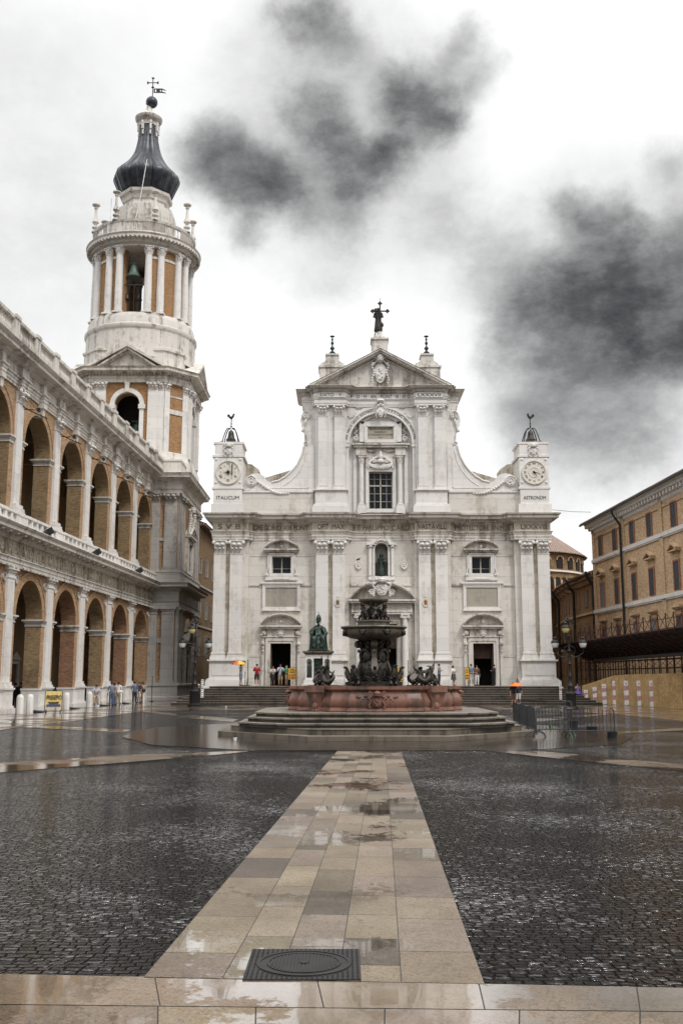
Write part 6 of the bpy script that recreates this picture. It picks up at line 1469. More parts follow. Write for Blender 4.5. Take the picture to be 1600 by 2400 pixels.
tag(hb.build('hoarding', 'osb', None, smooth=False, org=(*pts[6], 0)), 'tan chipboard site hoarding curving along the foot of the palace', 'hoarding')
sb = [(1528, 1657.2, 1595), (1498.5, 1655.3, 1595), (1468, 1653.4, 1595), (1441, 1652, 1595.7), (1416, 1651.2, 1603), (1394, 1650.6, 1610.5), (1373, 1650.2, 1617)]
nms = ['rightmost striped warning board on the hoarding', 'second striped warning board from the right on the hoarding', 'third striped warning board from the right on the hoarding', 'fourth striped warning board from the right, tall and bright, on the hoarding', 'shorter striped warning board, third from the left end of the hoarding', 'dim striped warning board, second from the left end of the hoarding', 'faint striped warning board at the left end of the hoarding']
for (px, pyb, pyt), nm in zip(sb, nms):
    x, y = gr(px, pyb); kk = 1 - .42 / math.hypot(x, y); x *= kk; y *= kk
    j = min(range(len(pts) - 1), key=lambda k: abs((pts[k][0] + pts[k + 1][0]) / 2 - x) + abs((pts[k][1] + pts[k + 1][1]) / 2 - y)); d = Vector(pts[j]) - Vector(pts[j + 1])
    zt = max(.8, at(px, pyt, y)[1]); Mx = trs(x, y, 0, math.atan2(-x, y) * 1.0 - .15)
    t = thing('warning_board', nm, 'warning board', (x, y, 0), 'striped boards on the hoarding')
    w2 = .155; b = MB(Mx); b.box(-w2, w2, -.03, 0, .05, zt); b.box(-.03, .03, 0, .12, 0, zt * .9); b.build('board', 'white', t)
    b = MB(Mx); h5 = (zt - .05) / 5
    for q in (1, 3):
        z0 = .05 + h5 * q - .02
        for k in range(-2, 5):
            za = z0 + k * h5 / 4.2
            poly = [(-w2, za), (w2, za + .22), (w2, za + .22 + h5 / 8), (-w2, za + h5 / 8)]
            poly = [(px_, min(max(pz, z0), z0 + h5)) for px_, pz in poly]
            if poly[2][1] - poly[1][1] > .005 or poly[3][1] - poly[0][1] > .005: b.prism(poly, -.036, -.03)
    b.build('stripes', 'redtape', t); b = MB(Mx); b.box(-.05, .05, -.034, -.03, zt - h5 * .75, zt - h5 * .55); b.build('mark', 'redtape', t)
# cable in the sky by the right turret
b = MB(); p0 = at(1292, 1194.5, 86); p1 = at(1386, 1198.5, 82); b.tube([(p0[0], 86, p0[1]), ((p0[0] + p1[0]) / 2, 84, (p0[1] + p1[1]) / 2 - .1), (p1[0], 82.4, p1[1])], .018, 4)
tag(b.build('cable', 'iron', None, org=(p0[0], 86, p0[1])), 'thin cable strung from the church to the palace roof', 'cable')
# ---------------------------------------------------------------- street lamps
def lamp_post(label):
    t = thing('street_lamp', label, 'street lamp', (0, 0, 0), 'three-armed street lamps')
    b = MB(); b.lathe([(.48, 0), (.48, .12), (.36, .2), (.34, .9), (.4, 1.0), (.4, 1.08), (.26, 1.2), (.2, 1.5), (.24, 1.6), (.15, 1.75), (.12, 2.1), (.15, 2.2), (.15, 2.3), (.09, 2.4), (.085, 3.0), (.14, 3.1), (.09, 3.2), (.08, 3.9), (.13, 4.0), (.08, 4.1), (.07, 4.9), (.12, 5.0), (.05, 5.2), (.04, 6.1), (.09, 6.2), (.0, 6.45)], seg=14); b.build('post', 'iron', t)
    for k, (a, zt) in enumerate(((0, 4.15), (120, 4.15), (240, 4.15))):
        pass
    heads = [(0, .95, 4.55), (180, .95, 4.55), (250, .7, 5.55)]
    for a, L, zh in heads:
        T = Matrix.Rotation(R(a), 4, 'Z'); b = MB(T)
        b.tube([(.05, 0, zh - .9), (.3, 0, zh - 1.0), (.6, 0, zh - .95), (L, 0, zh - .7), (L, 0, zh - .36)], .035, 5)
        b.tube([(.08, 0, zh - .2), (.35, 0, zh - .35), (.42, 0, zh - .6), (.3, 0, zh - .75), (.18, 0, zh - .65), (.2, 0, zh - .5)], .025, 5)
        if zh > 5: b.tube([(.05, 0, zh + .6), (.4, 0, zh + .75), (.65, 0, zh + .6), (L, 0, zh + .35)], .03, 5)
        o = b.build('arm', 'iron', t)
        b = MB(T @ trs(L, 0, zh)); b.lathe([(.12, -.34), (.18, -.3), (.25, -.12), (.26, 0)], seg=14); b.build('glass', 'lampyellow' if zh > 5 else 'lampglass', o)
        b = MB(T @ trs(L, 0, zh)); b.lathe([(.29, 0), (.29, .05), (.22, .16), (.1, .24), (.1, .3), (.14, .34), (.03, .42), (.0, .52)], seg=14); b.lathe([(.13, -.4), (.13, -.33)], seg=10); b.build('cap', 'iron', o)
    b = MB()
    for k in range(8):
        a = R(45 * k); b.tube([(0, 0, 5.9), (.25 * math.cos(a), .25 * math.sin(a), 6.15), (.42 * math.cos(a), .42 * math.sin(a), 6.0), (.36 * math.cos(a), .36 * math.sin(a), 5.85)], .02, 4)
    b.build('scrollwork', 'iron', t)
    return t
lp = lamp_post('black three-armed street lamp in front of the bell tower, left of the church steps')
lpl = (*gr(455, 1655), 0); lp.location = lpl; lp.rotation_euler = (0, 0, R(5)); lp.scale = (.98,) * 3
clone(lp, (*gr(1338, 1662), 0), R(-8), 'black three-armed street lamp beside the church steps, before the brown building', .93)
# ---------------------------------------------------------------- fountain
FX, FY = 1.2, 37.3
fo = thing('fountain', 'great tiered fountain with red marble basin and dark bronze figures on round stone steps', 'fountain', (FX, FY, 0))
MO = trs(FX, FY, 0)
def oct_(ap, sx=1.0): r = ap / math.cos(R(22.5)); return [(sx * r * math.cos(R(-112.5 + 45 * i)), r * math.sin(R(-112.5 + 45 * i))) for i in range(8)]
def quad4(half, sx=1.0, k=1.0):
    full = half + [(-y, -x) for x, y in half[::-1]]            # 0..90 deg starting at the front
    out = []
    for q in range(4):
        c, s = (1, 0, -1, 0)[q], (0, 1, 0, -1)[q]
        out += [((x * c - y * s) * k * sx, (x * s + y * c) * k) for x, y in full]
    return out
def stepm(plan, z0, z1, nm, m='travertine'):
    b = MB(MO); b.sweep([(-.2, z0), (0, z0), (0, z1 - .07)], plan, closed=True, mi=1); b.sweep([(0, z1 - .07), (.05, z1 - .06), (.06, z1 - .01), (.03, z1), (-1.3, z1 + .004)], plan, closed=True); return b.build(nm, [m, 'riser_shade'], fo)
b = MB(MO); b.sweep([(-.3, 0), (0, 0), (0, .16), (-.02, .17), (-1.2, .175)], oct_(5.45), closed=True); b.build('lowest_step', 'fstone', fo)
b = MB(MO); b.sweep([(-.2, .17), (0, .17), (0, .32), (.02, .33), (.02, .35), (-1.6, .355)], oct_(5.02), closed=True); b.build('second_step', 'fstone', fo)
half = [(2.9, -4.15), (3.0, -3.85), (3.35, -3.75)]
for k, (kk, z0, z1) in enumerate(((1.0, .35, .50), (.94, .49, .66), (.885, .65, .82))): stepm(quad4(half, 1.12, kk), z0, z1, 'curved_step')
b = MB(MO); b.prismz(quad4(half, 1.12, .85), .3, .815); b.build('platform', 'fstone', fo)
bh = [(.98, -3.22), (1.0, -2.98), (1.14, -2.90), (1.62, -2.84), (1.74, -2.62)]
BP = quad4(bh, 1.0, .93)
ZR = 1.68
b = MB(MO)
b.sweep([(-.2, .81), (.10, .81), (.12, .86), (.10, .93), (.03, .97), (.08, 1.06), (.10, 1.18), (.06, 1.30), (-.0, 1.42), (-.03, 1.50), (.04, 1.54), (.09, 1.58), (.09, ZR), (-.18, ZR), (-.2, ZR - .2), (-.35, 1.2), (-.5, 1.1)], BP, closed=True)
b.build('basin', 'redmarble', fo)
b = MB(MO); b.prismz([(x * .95, y * .95) for x, y in BP], 1.2, 1.46); b.build('water', 'glass', fo)
for q in range(4):
    b = MB(MO); T = Matrix.Rotation(R(90 * q), 4, 'Z') @ Matrix.Translation((0, -2.98, 0))
    arms(b, 0, 1.24, .66, .62, -.06, papal=True, mx=T)
    for s in (-1, 1):
        for k in range(6): b.ball(s * (.32 + .07 * k), -.08, 1.28 + .08 * math.sin(k * 1.7), .055, 6, mx=T)
    b.build('basin_arms', 'redmarble', fo)
def triton_mesh(seed):
    rn = random.Random(seed)
    V = [(0, 0, .30), (0, -.02, .44), (0, -.03, .58), (0, -.03, .67), (0, -.05, .75), (0, -.06, .80),
         (-.14, -.03, .60), (-.26, -.06, .52), (-.30, -.16, .45), (.14, -.03, .62), (.26, -.02, .72), (.30, -.03, .88),
         (-.14, -.04, .20), (-.32, -.12, .14), (-.46, -.02, .20), (-.50, .10, .36), (-.40, .16, .44),
         (.14, -.04, .20), (.30, -.14, .12), (.46, -.06, .14), (.54, .06, .28), (.48, .12, .42), (.38, .1, .46),
         (0, .12, .16), (-.1, .26, .14)]
    E_ = [(0, 1), (1, 2), (2, 3), (3, 4), (4, 5), (2, 6), (6, 7), (7, 8), (2, 9), (9, 10), (10, 11), (0, 12), (12, 13), (13, 14), (14, 15), (15, 16), (0, 17), (17, 18), (18, 19), (19, 20), (20, 21), (21, 22), (0, 23), (23, 24)]
    rad = [.12, .10, .12, .05, .075, .055, .06, .045, .03, .06, .045, .03, .11, .10, .08, .055, .035, .11, .10, .08, .06, .045, .03, .12, .08]
    vs, fs = skinned(V, E_, [r * 1.28 for r in rad])
    vs = [(x + rn.uniform(-.012, .012), y + rn.uniform(-.012, .012), z + rn.uniform(-.012, .012)) for x, y, z in vs]
    b = MB(); b.add(vs, fs)
    b.tube([(.30, -.04, .62), (.31, -.03, 1.12)], .012, 5)
    for dx in (-.05, 0, .05): b.tube([(.31 + dx * .4, -.03, 1.08), (.31 + dx, -.03, 1.14), (.31 + dx, -.03, 1.24)], .009, 4)
    for (x, y, z) in ((-.42, .2, .5), (.36, .14, .52)):
        for a in (-1, 1): b.add([(x, y, z - .05), (x + a * .16, y, z + .10), (x + a * .10, y, z - .02), (x, y + .03, z - .05), (x + a * .16, y + .02, z + .10), (x + a * .10, y + .03, z - .02)], [(0, 1, 2), (3, 4, 5), (0, 1, 4, 3), (1, 2, 5, 4), (0, 2, 5, 3)])
    for k in range(14): b.ball(.34 * math.cos(k * .45), .26 * math.sin(k * .45), .06 + .05 * (k % 3), .07, 6)
    # face, beard
    b.ball(0, -.125, .745, .018, 5); b.ball(0, -.11, .69, .04, 6)
    for s in (-1, 1): b.ball(s * .03, -.115, .765, .01, 4)
    return b
for i, a in enumerate((-45, 45, 135, 225)):
    T = MO @ Matrix.Rotation(R(a - -90), 4, 'Z')
    b = MB(T); b.box(-.42, .42, -3.12, -2.3, ZR - .2, ZR + .02); b.frus(-.36, .36, -2.98, -2.3, ZR - .4, ZR - .2, .06)
    b.frus(-.24, .24, -2.92, -2.3, .83, ZR - .38, .1); b.box(-.34, .34, -3.0, -2.3, .82, .92); b.ball(0, -2.9, 1.3, .17, 8, sz=1.5); b.ball(0, -2.92, 1.0, .16, 8)
    for s in (-1, 1): b.ball(s * .17, -2.85, 1.42, .1, 6); b.ball(s * .13, -2.9, .9, .1, 6); b.ball(s * .06, -3.0, .86, .06, 6)
    b.build('rim_bracket', 'redmarble', fo)
    m = triton_mesh(i + 3); m2 = MB(T @ trs(0, -2.62, ZR + .02, R(0 if i in (0, 3) else 25), .88)); m2.add(m.V, m.F); m2.build('sea_figure', 'bronze', fo, sharp=70)
# stem
b = MB(MO); ZS = ZR - .02
b.lathe([(1.12, 1.2), (1.12, ZS), (1.0, ZS + .04), (1.0, ZS + .16), (.82, ZS + .2), (.74, 2.0), (.56, 2.3), (.44, 2.7), (.40, 3.1), (.5, 3.36), (.66, 3.42)], seg=28, rf=lambda a, z: 1 + .06 * math.cos(4 * a)); b.build('stem', 'bronze', fo)
for q in range(4):
    T = MO @ Matrix.Rotation(R(90 * q), 4, 'Z'); b = MB(T)
    prof = [(0, -.42, 3.36, .13), (0, -.60, 3.24, .13), (0, -.50, 3.0, .10), (0, -.50, 2.7, .09), (0, -.64, 2.3, .12), (0, -.84, 1.95, .16), (0, -.9, 1.72, .18)]
    for i in range(len(prof) - 1):
        (_, y0, z0, w0), (_, y1, z1, w1) = prof[i], prof[i + 1]
        b.add([(-w0, y0, z0), (w0, y0, z0), (w1, y1, z1), (-w1, y1, z1), (-w0, -.2, z0), (w0, -.2, z0), (w1, -.2, z1), (-w1, -.2, z1)], [(0, 1, 2, 3), (4, 5, 6, 7), (0, 4, 7, 3), (1, 5, 6, 2)])
    b.ball(0, -.58, 3.2, .15, 10); b.ball(0, -.56, 2.95, .07, 6); b.build('console', 'fstone', fo)
    T2 = MO @ Matrix.Rotation(R(90 * q + 45), 4, 'Z'); b = MB(T2)
    b.ball(0, -.40, 2.72, .19, 12, sy=.6, sz=1.5); b.ring(0, 2.78, .17, .26, -.52, -.3, -40, 220, 14)
    for k in range(9): b.ball(.22 * math.cos(k * .7), -.44, 2.45 + .34 * math.sin(k * .7), .075, 6)
    scroll(b, -.2, 3.2, .13, -.56, -.3, 1.4, 1, th=.03); scroll(b, .2, 3.2, .13, -.56, -.3, 1.4, -1, th=.03); b.build('stem_relief', 'bronze', fo)
def beast(seed):
    V = [(0, 0, .28), (0, -.12, .42), (0, -.20, .55), (0, -.17, .70), (0, -.22, .80), (0, -.36, .80), (0, .14, .20), (.0, .3, .22), (-.12, -.05, .16), (-.16, -.16, .03), (.12, -.05, .16), (.16, -.16, .03), (0, .42, .36), (.0, .38, .5)]
    E_ = [(0, 1), (1, 2), (2, 3), (3, 4), (4, 5), (0, 6), (6, 7), (0, 8), (8, 9), (0, 10), (10, 11), (7, 12), (12, 13)]
    vs, fs = skinned(V, E_, [.21, .19, .12, .08, .08, .035, .19, .13, .10, .07, .10, .07, .08, .04])
    b = MB(); b.add(vs, fs)
    for s in (-1, 1):      # folded, scalloped wings
        out = [(.06, .30), (.10, .62), (.18, .80), (.27, .86), (.31, .72), (.38, .74), (.38, .58), (.45, .56), (.42, .42), (.46, .36), (.36, .26), (.2, .2)]
        for q, (dy, sc_) in enumerate(((.02, 1.0), (.07, .8))):
            b.prism([(s * x * sc_, .12 + (z - .12) * sc_) for x, z in out], dy, dy + .045)
        for k in range(4): b.tube([(s * .1, .0, .3), (s * (.14 + .09 * k), -.02, .74 - .11 * k)], [.035, .02], 5)
        b.ball(s * .06, -.24, .82, .025, 5)
    for k in range(6): b.ball(.13 * math.cos(k * 1.05), -.12 + .1 * math.sin(k * 1.05), .3 + .07 * (k % 3), .06, 6)
    return b
bst = beast(1)
for i, a in enumerate(range(0, 360, 45)):
    T = MO @ Matrix.Rotation(R(a), 4, 'Z') @ trs(0, -.84 if i % 2 == 0 else -.86, ZS + .02, 0, .84 if i % 2 == 0 else .9)
    m2 = MB(T); m2.add(bst.V, bst.F); m2.build('winged_beast', 'bronze', fo, sharp=70)
b = MB(MO); b.lathe([(.5, 3.30), (.62, 3.38), (.85, 3.42), (1.06, 3.50), (1.14, 3.60), (1.16, 3.70), (1.12, 3.74), (1.20, 3.77), (1.24, 3.81), (1.22, 3.85), (1.0, 3.84), (.9, 3.74), (0, 3.72)], seg=48, cap=False); bo = b.build('upper_bowl', 'fstone', fo)
for k in range(8):
    b = MB(MO); a = R(45 * k - 67.5); b.ball(1.13 * math.cos(a), 1.13 * math.sin(a), 3.62, .12, 8); b.ball(1.2 * math.cos(a), 1.2 * math.sin(a), 3.57, .06, 6)
    for s in (-1, 1): b.ball(1.14 * math.cos(a + s * .1), 1.14 * math.sin(a + s * .1), 3.68, .06, 6)
    b.build('mask', 'bronze', bo)
b = MB(MO); b.lathe([(.62, 3.72), (.60, 4.0), (.66, 4.02), (.66, 4.08), (0, 4.1)], seg=8); b.build('upper_block', 'fstone', fo)
def putto(seed, sc=1.0):
    V = [(0, 0, .22), (0, -.02, .36), (0, -.02, .43), (0, -.03, .50), (0, -.03, .53), (-.09, -.02, .38), (-.17, -.06, .46), (-.14, -.08, .6), (.09, -.02, .38), (.18, -.05, .32), (.2, -.14, .25), (-.07, -.08, .17), (-.11, -.16, .08), (-.1, -.14, .0), (.07, -.06, .15), (.1, -.05, .05), (.11, -.1, .0)]
    E_ = [(0, 1), (1, 2), (2, 3), (3, 4), (1, 5), (5, 6), (6, 7), (1, 8), (8, 9), (9, 10), (0, 11), (11, 12), (12, 13), (0, 14), (14, 15), (15, 16)]
    vs, fs = skinned(V, E_, [.08, .085, .035, .06, .045, .04, .03, .022, .04, .03, .02, .055, .04, .03, .055, .04, .03])
    return vs, fs
pv_, pf_ = putto(1)
for k in range(4):
    T = MO @ Matrix.Rotation(R(90 * k + 8), 4, 'Z') @ trs(0, -.36, 4.08, 0, 1.15); m2 = MB(T); m2.add(pv_, pf_); m2.build('cherub', 'bronze', fo, sharp=70)
    T = MO @ Matrix.Rotation(R(90 * k + 50), 4, 'Z') @ trs(0, -.42, 4.05, 0, .62); m2 = MB(T); m2.add(bst.V, bst.F); m2.build('small_eagle', 'bronze', fo, sharp=70)
b = MB(MO); b.lathe([(.16, 4.08), (.12, 4.3), (.1, 4.55), (.2, 4.66), (.42, 4.74), (.54, 4.80), (.56, 4.86), (.5, 4.87), (.4, 4.82), (.08, 4.80), (.05, 4.9), (.03, 4.98), (0, 5.0)], seg=32); b.build('top_bowl', 'fstone', fo)

# ---------------------------------------------------------------- seated statue on its marble pedestal
SPX, SPY = at(746, 1600, 79.6)[0], 79.6
pe = thing('statue_pedestal', 'white marble pedestal with arched niches beside the church steps, under the seated bronze', 'pedestal', (SPX, SPY, .9))
b = MB(trs(SPX, SPY, 0)); b.box(-1.25, 1.25, -1.1, 1.1, 0, 1.55); b.box(-1.12, 1.12, -.98, .98, 1.55, 1.85); b.box(-.9, .9, -.5, .8, 1.85, 3.75)
b.build('plinth', 'marble', pe)
b = MB(trs(SPX, SPY, 0)); b.wall(-1.02, 1.02, 1.85, 3.80, -.86, -.5, rects=[(-.36, .36, 2.0, 3.5)], arches=[(-.70, .22, 2.0, 3.25), (.70, .22, 2.0, 3.25)]); b.build('front', 'marble', pe)
b = MB(trs(SPX, SPY, 0))
for o, a, c in ((.02, 3.78, 3.86), (.10, 3.86, 3.95), (.2, 3.95, 4.06)): b.box(-1.02 - o, 1.02 + o, -.86 - o, .8 + o, a, c)
b.box(-.85, .85, -.8, .75, 4.06, 4.16); b.build('cornice', 'fstone', pe)
b = MB(trs(SPX, SPY, 0)); b.box(-.34, .34, -.56, -.5, 2.02, 3.48)
for k in range(14): b.ball(-.24 + .16 * (k % 4), -.6, 2.2 + .28 * (k // 4), .09, 6, sz=1.5)
b.build('bronze_relief', 'verdigris', pe)
for s in (-1, 1):
    b = MB(trs(SPX + s * .70, SPY - .62, 2.0)); b.lathe([(.14, 0), (.17, .1), (.13, .5), (.15, .85), (.1, 1.0), (.05, 1.05), (.09, 1.12), (.08, 1.22), (0, 1.28)], seg=10); b.build('niche_figure', 'verdigris', pe)
def seated():
    V = [(0, 0, .95), (0, .03, 1.25), (0, .02, 1.58), (0, -.02, 1.78), (0, -.04, 1.96), (0, -.04, 2.08),
         (-.30, 0, 1.58), (-.50, -.12, 1.25), (-.46, -.45, 1.05), (.30, 0, 1.58), (.50, -.1, 1.22), (.46, -.45, 1.02),
         (-.24, -.25, .92), (-.32, -.68, .88), (-.30, -.66, .45), (-.28, -.70, .10), (.24, -.25, .92), (.32, -.68, .86), (.30, -.64, .45), (.26, -.68, .10), (0, -.5, .55), (0, -.55, .2)]
    E_ = [(0, 1), (1, 2), (2, 3), (3, 4), (4, 5), (2, 6), (6, 7), (7, 8), (2, 9), (9, 10), (10, 11), (0, 12), (12, 13), (13, 14), (14, 15), (0, 16), (16, 17), (17, 18), (18, 19), (0, 20), (20, 21)]
    rad = [.30, .27, .25, .09, .14, .11, .18, .19, .10, .18, .19, .10, .24, .20, .17, .16, .24, .20, .17, .16, .24, .22]
    return skinned(V, E_, rad, sub=2)
vs, fs = seated()
st_ = thing('statue', 'dark green bronze seated pope statue in tiara and cope on the marble pedestal', 'statue', (SPX, SPY, 4.16))
def folds(v): x, y, z = v; return (x + .025 * math.sin(z * 9 + y * 14), y + .03 * math.sin(x * 26 + z * 3) * (1 if z < 1.5 else .3), z)
S_ = 1.12
b = MB(trs(SPX, SPY, 4.14, 0, S_)); b.add([folds(v) for v in vs], fs)
b.ball(0, -.19, 1.95, .035, 6); b.ball(0, -.13, 1.82, .11, 8, sz=1.5)
for s in (-1, 1):
    b.ball(s * .06, -.17, 1.99, .02, 5); b.ball(s * .15, -.05, 1.96, .04, 6)
    for k in range(5): b.tube([(s * .46 + (k - 2) * .03, -.52, 1.03 - .01 * abs(k)), (s * .46 + (k - 2) * .035, -.62, .99), (s * .46 + (k - 2) * .035, -.66, .93)], .016, 5)
b.build('body', 'verdigris', st_, sharp=80)
b = MB(trs(SPX, SPY, 4.14, 0, S_)); b.lathe([(.16, 2.02), (.19, 2.06), (.19, 2.12), (.18, 2.2), (.19, 2.24), (.16, 2.34), (.15, 2.38), (.09, 2.5), (.03, 2.54), (.03, 2.58), (0, 2.6)], 0, -.04, 16); b.tube([(0, -.04, 2.58), (0, -.04, 2.72)], .012, 4); b.tube([(-.04, -.04, 2.67), (.04, -.04, 2.67)], .012, 4); b.build('tiara', 'verdigris', st_)
b = MB(trs(SPX, SPY, 4.14, 0, S_)); b.lathe([(.50, .9), (.58, 1.0), (.62, 1.25), (.50, 1.5), (.34, 1.68), (.14, 1.78)], 0, .06, 26, R(-50), R(230), cap=False, rf=lambda a, z: 1 + .05 * math.sin(9 * a)); b.lathe([(.66, .0), (.64, .3), (.60, .7), (.52, .95)], 0, -.02, 30, cap=False, rf=lambda a, z: 1 + .06 * math.sin(11 * a)); b.build('cope', 'verdigris', st_, sharp=80)
b = MB(trs(SPX, SPY, 4.14, 0, S_)); b.box(-.62, .62, -.82, .5, 0, .1); b.box(-.55, .55, .2, .5, .1, 1.5); b.box(-.6, -.5, -.4, .4, .1, 1.0); b.box(.5, .6, -.4, .4, .1, 1.0); b.build('throne', 'verdigris', st_)
# standing bronze in the niche and figure with cross on the gable
def robed(Hh, seed=0, arms_=True):
    b = MB(); r = Hh
    b.lathe([(.16 * r, 0), (.17 * r, .05 * r), (.14 * r, .3 * r), (.12 * r, .5 * r), (.145 * r, .68 * r), (.15 * r, .78 * r), (.05 * r, .83 * r), (.04 * r, .86 * r)], seg=22, rf=lambda a, z: 1 + .09 * math.sin(7 * a + z * 3))
    b.ball(0, -.01 * r, .92 * r, .068 * r, 10, sz=1.15); b.lathe([(.085 * r, .80 * r), (.085 * r, .92 * r), (.06 * r, .99 * r), (0, 1.0 * r)], 0, .015 * r, 12, R(-20), R(200), cap=False)
    b.ball(0, -.078 * r, .915 * r, .014 * r, 5)
    for s in (-1, 1): b.tube([(s * .13 * r, 0, .76 * r), (s * .17 * r, -.04 * r, .6 * r), (s * .06 * r, -.15 * r, .58 * r)], [.05 * r, .05 * r, .03 * r], 8)
    return b
def place(b, Mx): m = MB(Mx); m.add(b.V, b.F); return m
mad = robed(1.95); mad.ball(.22, -.28, 1.42, .11, 8); mad.ball(.2, -.24, 1.22, .13, 8, sz=1.4)
nx_, nz_ = XC, nz0
tag(place(mad, trs(nx_, YF + .1, nz0)).build('statue', 'verdigris', None, org=(nx_, YF + .1, nz0)), 'dark bronze standing figure holding a child, in the niche over the central door', 'statue')
gx, gy, gz = XC + .0, YF + 1.0, zz(765, YF)
gc = thing('gable_cross', 'dark bronze figure carrying a big cross on the apex pedestal of the gable', 'statue', (gx, gy, gz))
fig = robed(2.2); place(fig, trs(gx - .1, gy, gz - .1) ).build('figure', 'bronze', gc)
b = MB(trs(gx + .05, gy - .25, gz)); Hc = zz(704, YF) - gz; zc_ = zz(722, YF) - gz
b.tube([(.0, 0, .4), (0, 0, Hc)], .07, 6); b.tube([(-.62, 0, zc_), (.62, 0, zc_)], .07, 6); b.tube([(0, 0, Hc), (0, 0, zz(690, YF) - gz)], .018, 4)
for dx, dz in ((.66, zc_), (-.66, zc_), (0, Hc)):
    b.prism([(dx - .2, dz), (dx, dz - .2), (dx + .2, dz), (dx, dz + .2)], -.06, .06)
    for k in range(4): b.ball(dx + .16 * math.cos(k * 1.57), 0, dz + .16 * math.sin(k * 1.57), .06, 6)
b.build('cross', 'iron', gc)
b = MB(trs(gx, gy, gz)); b.ball(-.3, 0, zc_ + .15, .22, 8); b.ball(-.05, 0, .15, .36, 8, sz=.8); b.ball(.1, 0, .5, .3, 8)
b.tube([(-.3, 0, 0), (-.5, .1, -.7), (-.62, .1, -1.2)], .05, 5); b.build('drapery', 'bronze', gc)
# ---------------------------------------------------------------- small things in the square
def pole(px, py, d, h, lab, base=ZP):
    x = at(px, py, d)[0]; t = thing('stanchion', lab, 'stanchion', (x, d, base), 'black stanchions by the church')
    b = MB(trs(x, d, base)); b.lathe([(.22, 0), (.22, .03), (.06, .07), (.03, .12)], seg=14); b.build('foot', 'iron', t)
    b = MB(trs(x, d, base)); b.tube([(0, 0, .1), (0, 0, h)], .028, 6); b.ball(0, 0, h, .04, 6); b.build('post', 'iron', t)
pole(580.6, 1600, 80.6, 2.05, 'tall black stanchion between the umbrella man and the man in red'); pole(574.5, 1600, 80.0, 1.1, 'short black stanchion right beside the man under the rainbow umbrella')
pole(807, 1600, 80.3, 1.95, 'tall black stanchion just left of the fountain stem'); pole(955.8, 1600, 80.3, 2.0, 'tall black stanchion just right of the fountain stem')
pole(356, 1640, 86.5, 2.1, 'tall black stanchion at the foot of the bell tower', 0)
def notice(px0, px1, pyt, pyb, d, lab, lines=True):
    x0, z1 = at(px0, pyt, d); x1, z0 = at(px1, pyb, d); cx = (x0 + x1) / 2; w = (x1 - x0) / 2
    t = thing('notice_board', lab, 'notice board', (cx, d, ZP), 'yellow notice boards at the doors')
    b = MB(); b.box(cx - w, cx + w, d - .02, d + .01, z0, z1); b.build('panel', 'yellow', t)
    b = MB()
    for s in (-1, 1): b.tube([(cx + s * (w + .03), d, ZP), (cx + s * (w + .03), d, z1 + .06)], .02, 5)
    b.tube([(cx - w - .03, d, z1 + .05), (cx + w + .03, d, z1 + .05)], .02, 5); b.box(cx - w - .1, cx + w + .1, d - .15, d + .15, ZP, ZP + .03); b.build('frame', 'iron', t)
    b = MB(); hh = z1 - z0
    for k, wd in enumerate((.5, .8, .66)): b.box(cx - w * wd, cx + w * wd, d - .026, d - .02, z1 - hh * (.12 + .14 * k), z1 - hh * (.06 + .14 * k), 0)
    for r_ in range(2):
        for c in range(3): b.disc(cx + (c - 1) * w * .6, z0 + hh * (.16 + .22 * r_), w * .24, d - .026, d - .02, 12, 1); b.ring(cx + (c - 1) * w * .6, z0 + hh * (.16 + .22 * r_), w * .2, w * .27, d - .03, d - .02, 0, 360, 12, 2); b.box(cx + (c - 1) * w * .6 - .03, cx + (c - 1) * w * .6 + .03, d - .032, d - .026, z0 + hh * (.16 + .22 * r_) - .05, z0 + hh * (.16 + .22 * r_) + .05, 0)
    b.build('print', ['iron', 'white', 'redtape'], t)
notice(676, 693.5, 1566.5, 1592.5, 80.8, 'yellow notice board with round signs right of the left church door')
notice(932, 944.5, 1567, 1600, 80.8, 'yellow notice board at the central door, half hidden by the fountain'); notice(1089.5, 1098.5, 1566, 1594, 80.9, 'yellow notice board left of the right church door')
# info post beside the left lamp
def infopost(px, pyt, pyb, base_py, lab, d=None):
    x, y = gr(px, base_py); z1 = at(px, pyt, y)[1]; z0 = at(px, pyb, y)[1]; t = thing('sign_post', lab, 'sign post', (x, y, 0))
    b = MB(trs(x, y, 0)); b.box(-.09, .09, -.03, .0, z0, z1); b.build('panel', 'white', t)
    b = MB(trs(x, y, 0)); b.tube([(0, .02, 0), (0, .02, z1)], .03, 5); b.box(-.45, .45, -.3, .3, 0, .04); b.build('post', 'iron', t)
    b = MB(trs(x, y, 0)); n = 9
    for k in range(n): b.box(-.05, .05 - .03 * (k % 2), -.036, -.03, z0 + (z1 - z0) * (k + .3) / n, z0 + (z1 - z0) * (k + .62) / n, 1 if k in (3, 5) else 0)
    b.box(-.09, .09, -.036, -.03, z0 + (z1 - z0) * .52, z0 + (z1 - z0) * .55, 1); b.build('print', ['iron', 'redtape'], t)
infopost(473.5, 1592.5, 1635, 1656, 'narrow white information post between the left street lamp and the church steps')
infopost(1313.5, 1595.5, 1640, 1652, 'narrow white information post at the right end of the church steps')
# bicycle rack by the post
x, y = gr(483, 1656); b = MB(trs(x, y, 0))
for k in range(4): b.ring(-.2 + k * .3, .32, .27, .3, -.015, .015, 0, 360, 16)
b.box(-.6, 1.0, -.04, .04, 0, .05); tag(b.build('bicycle_rack', 'iron', None, org=(x, y, 0)), 'low black hooped bicycle rack at the foot of the left information post', 'bicycle rack')
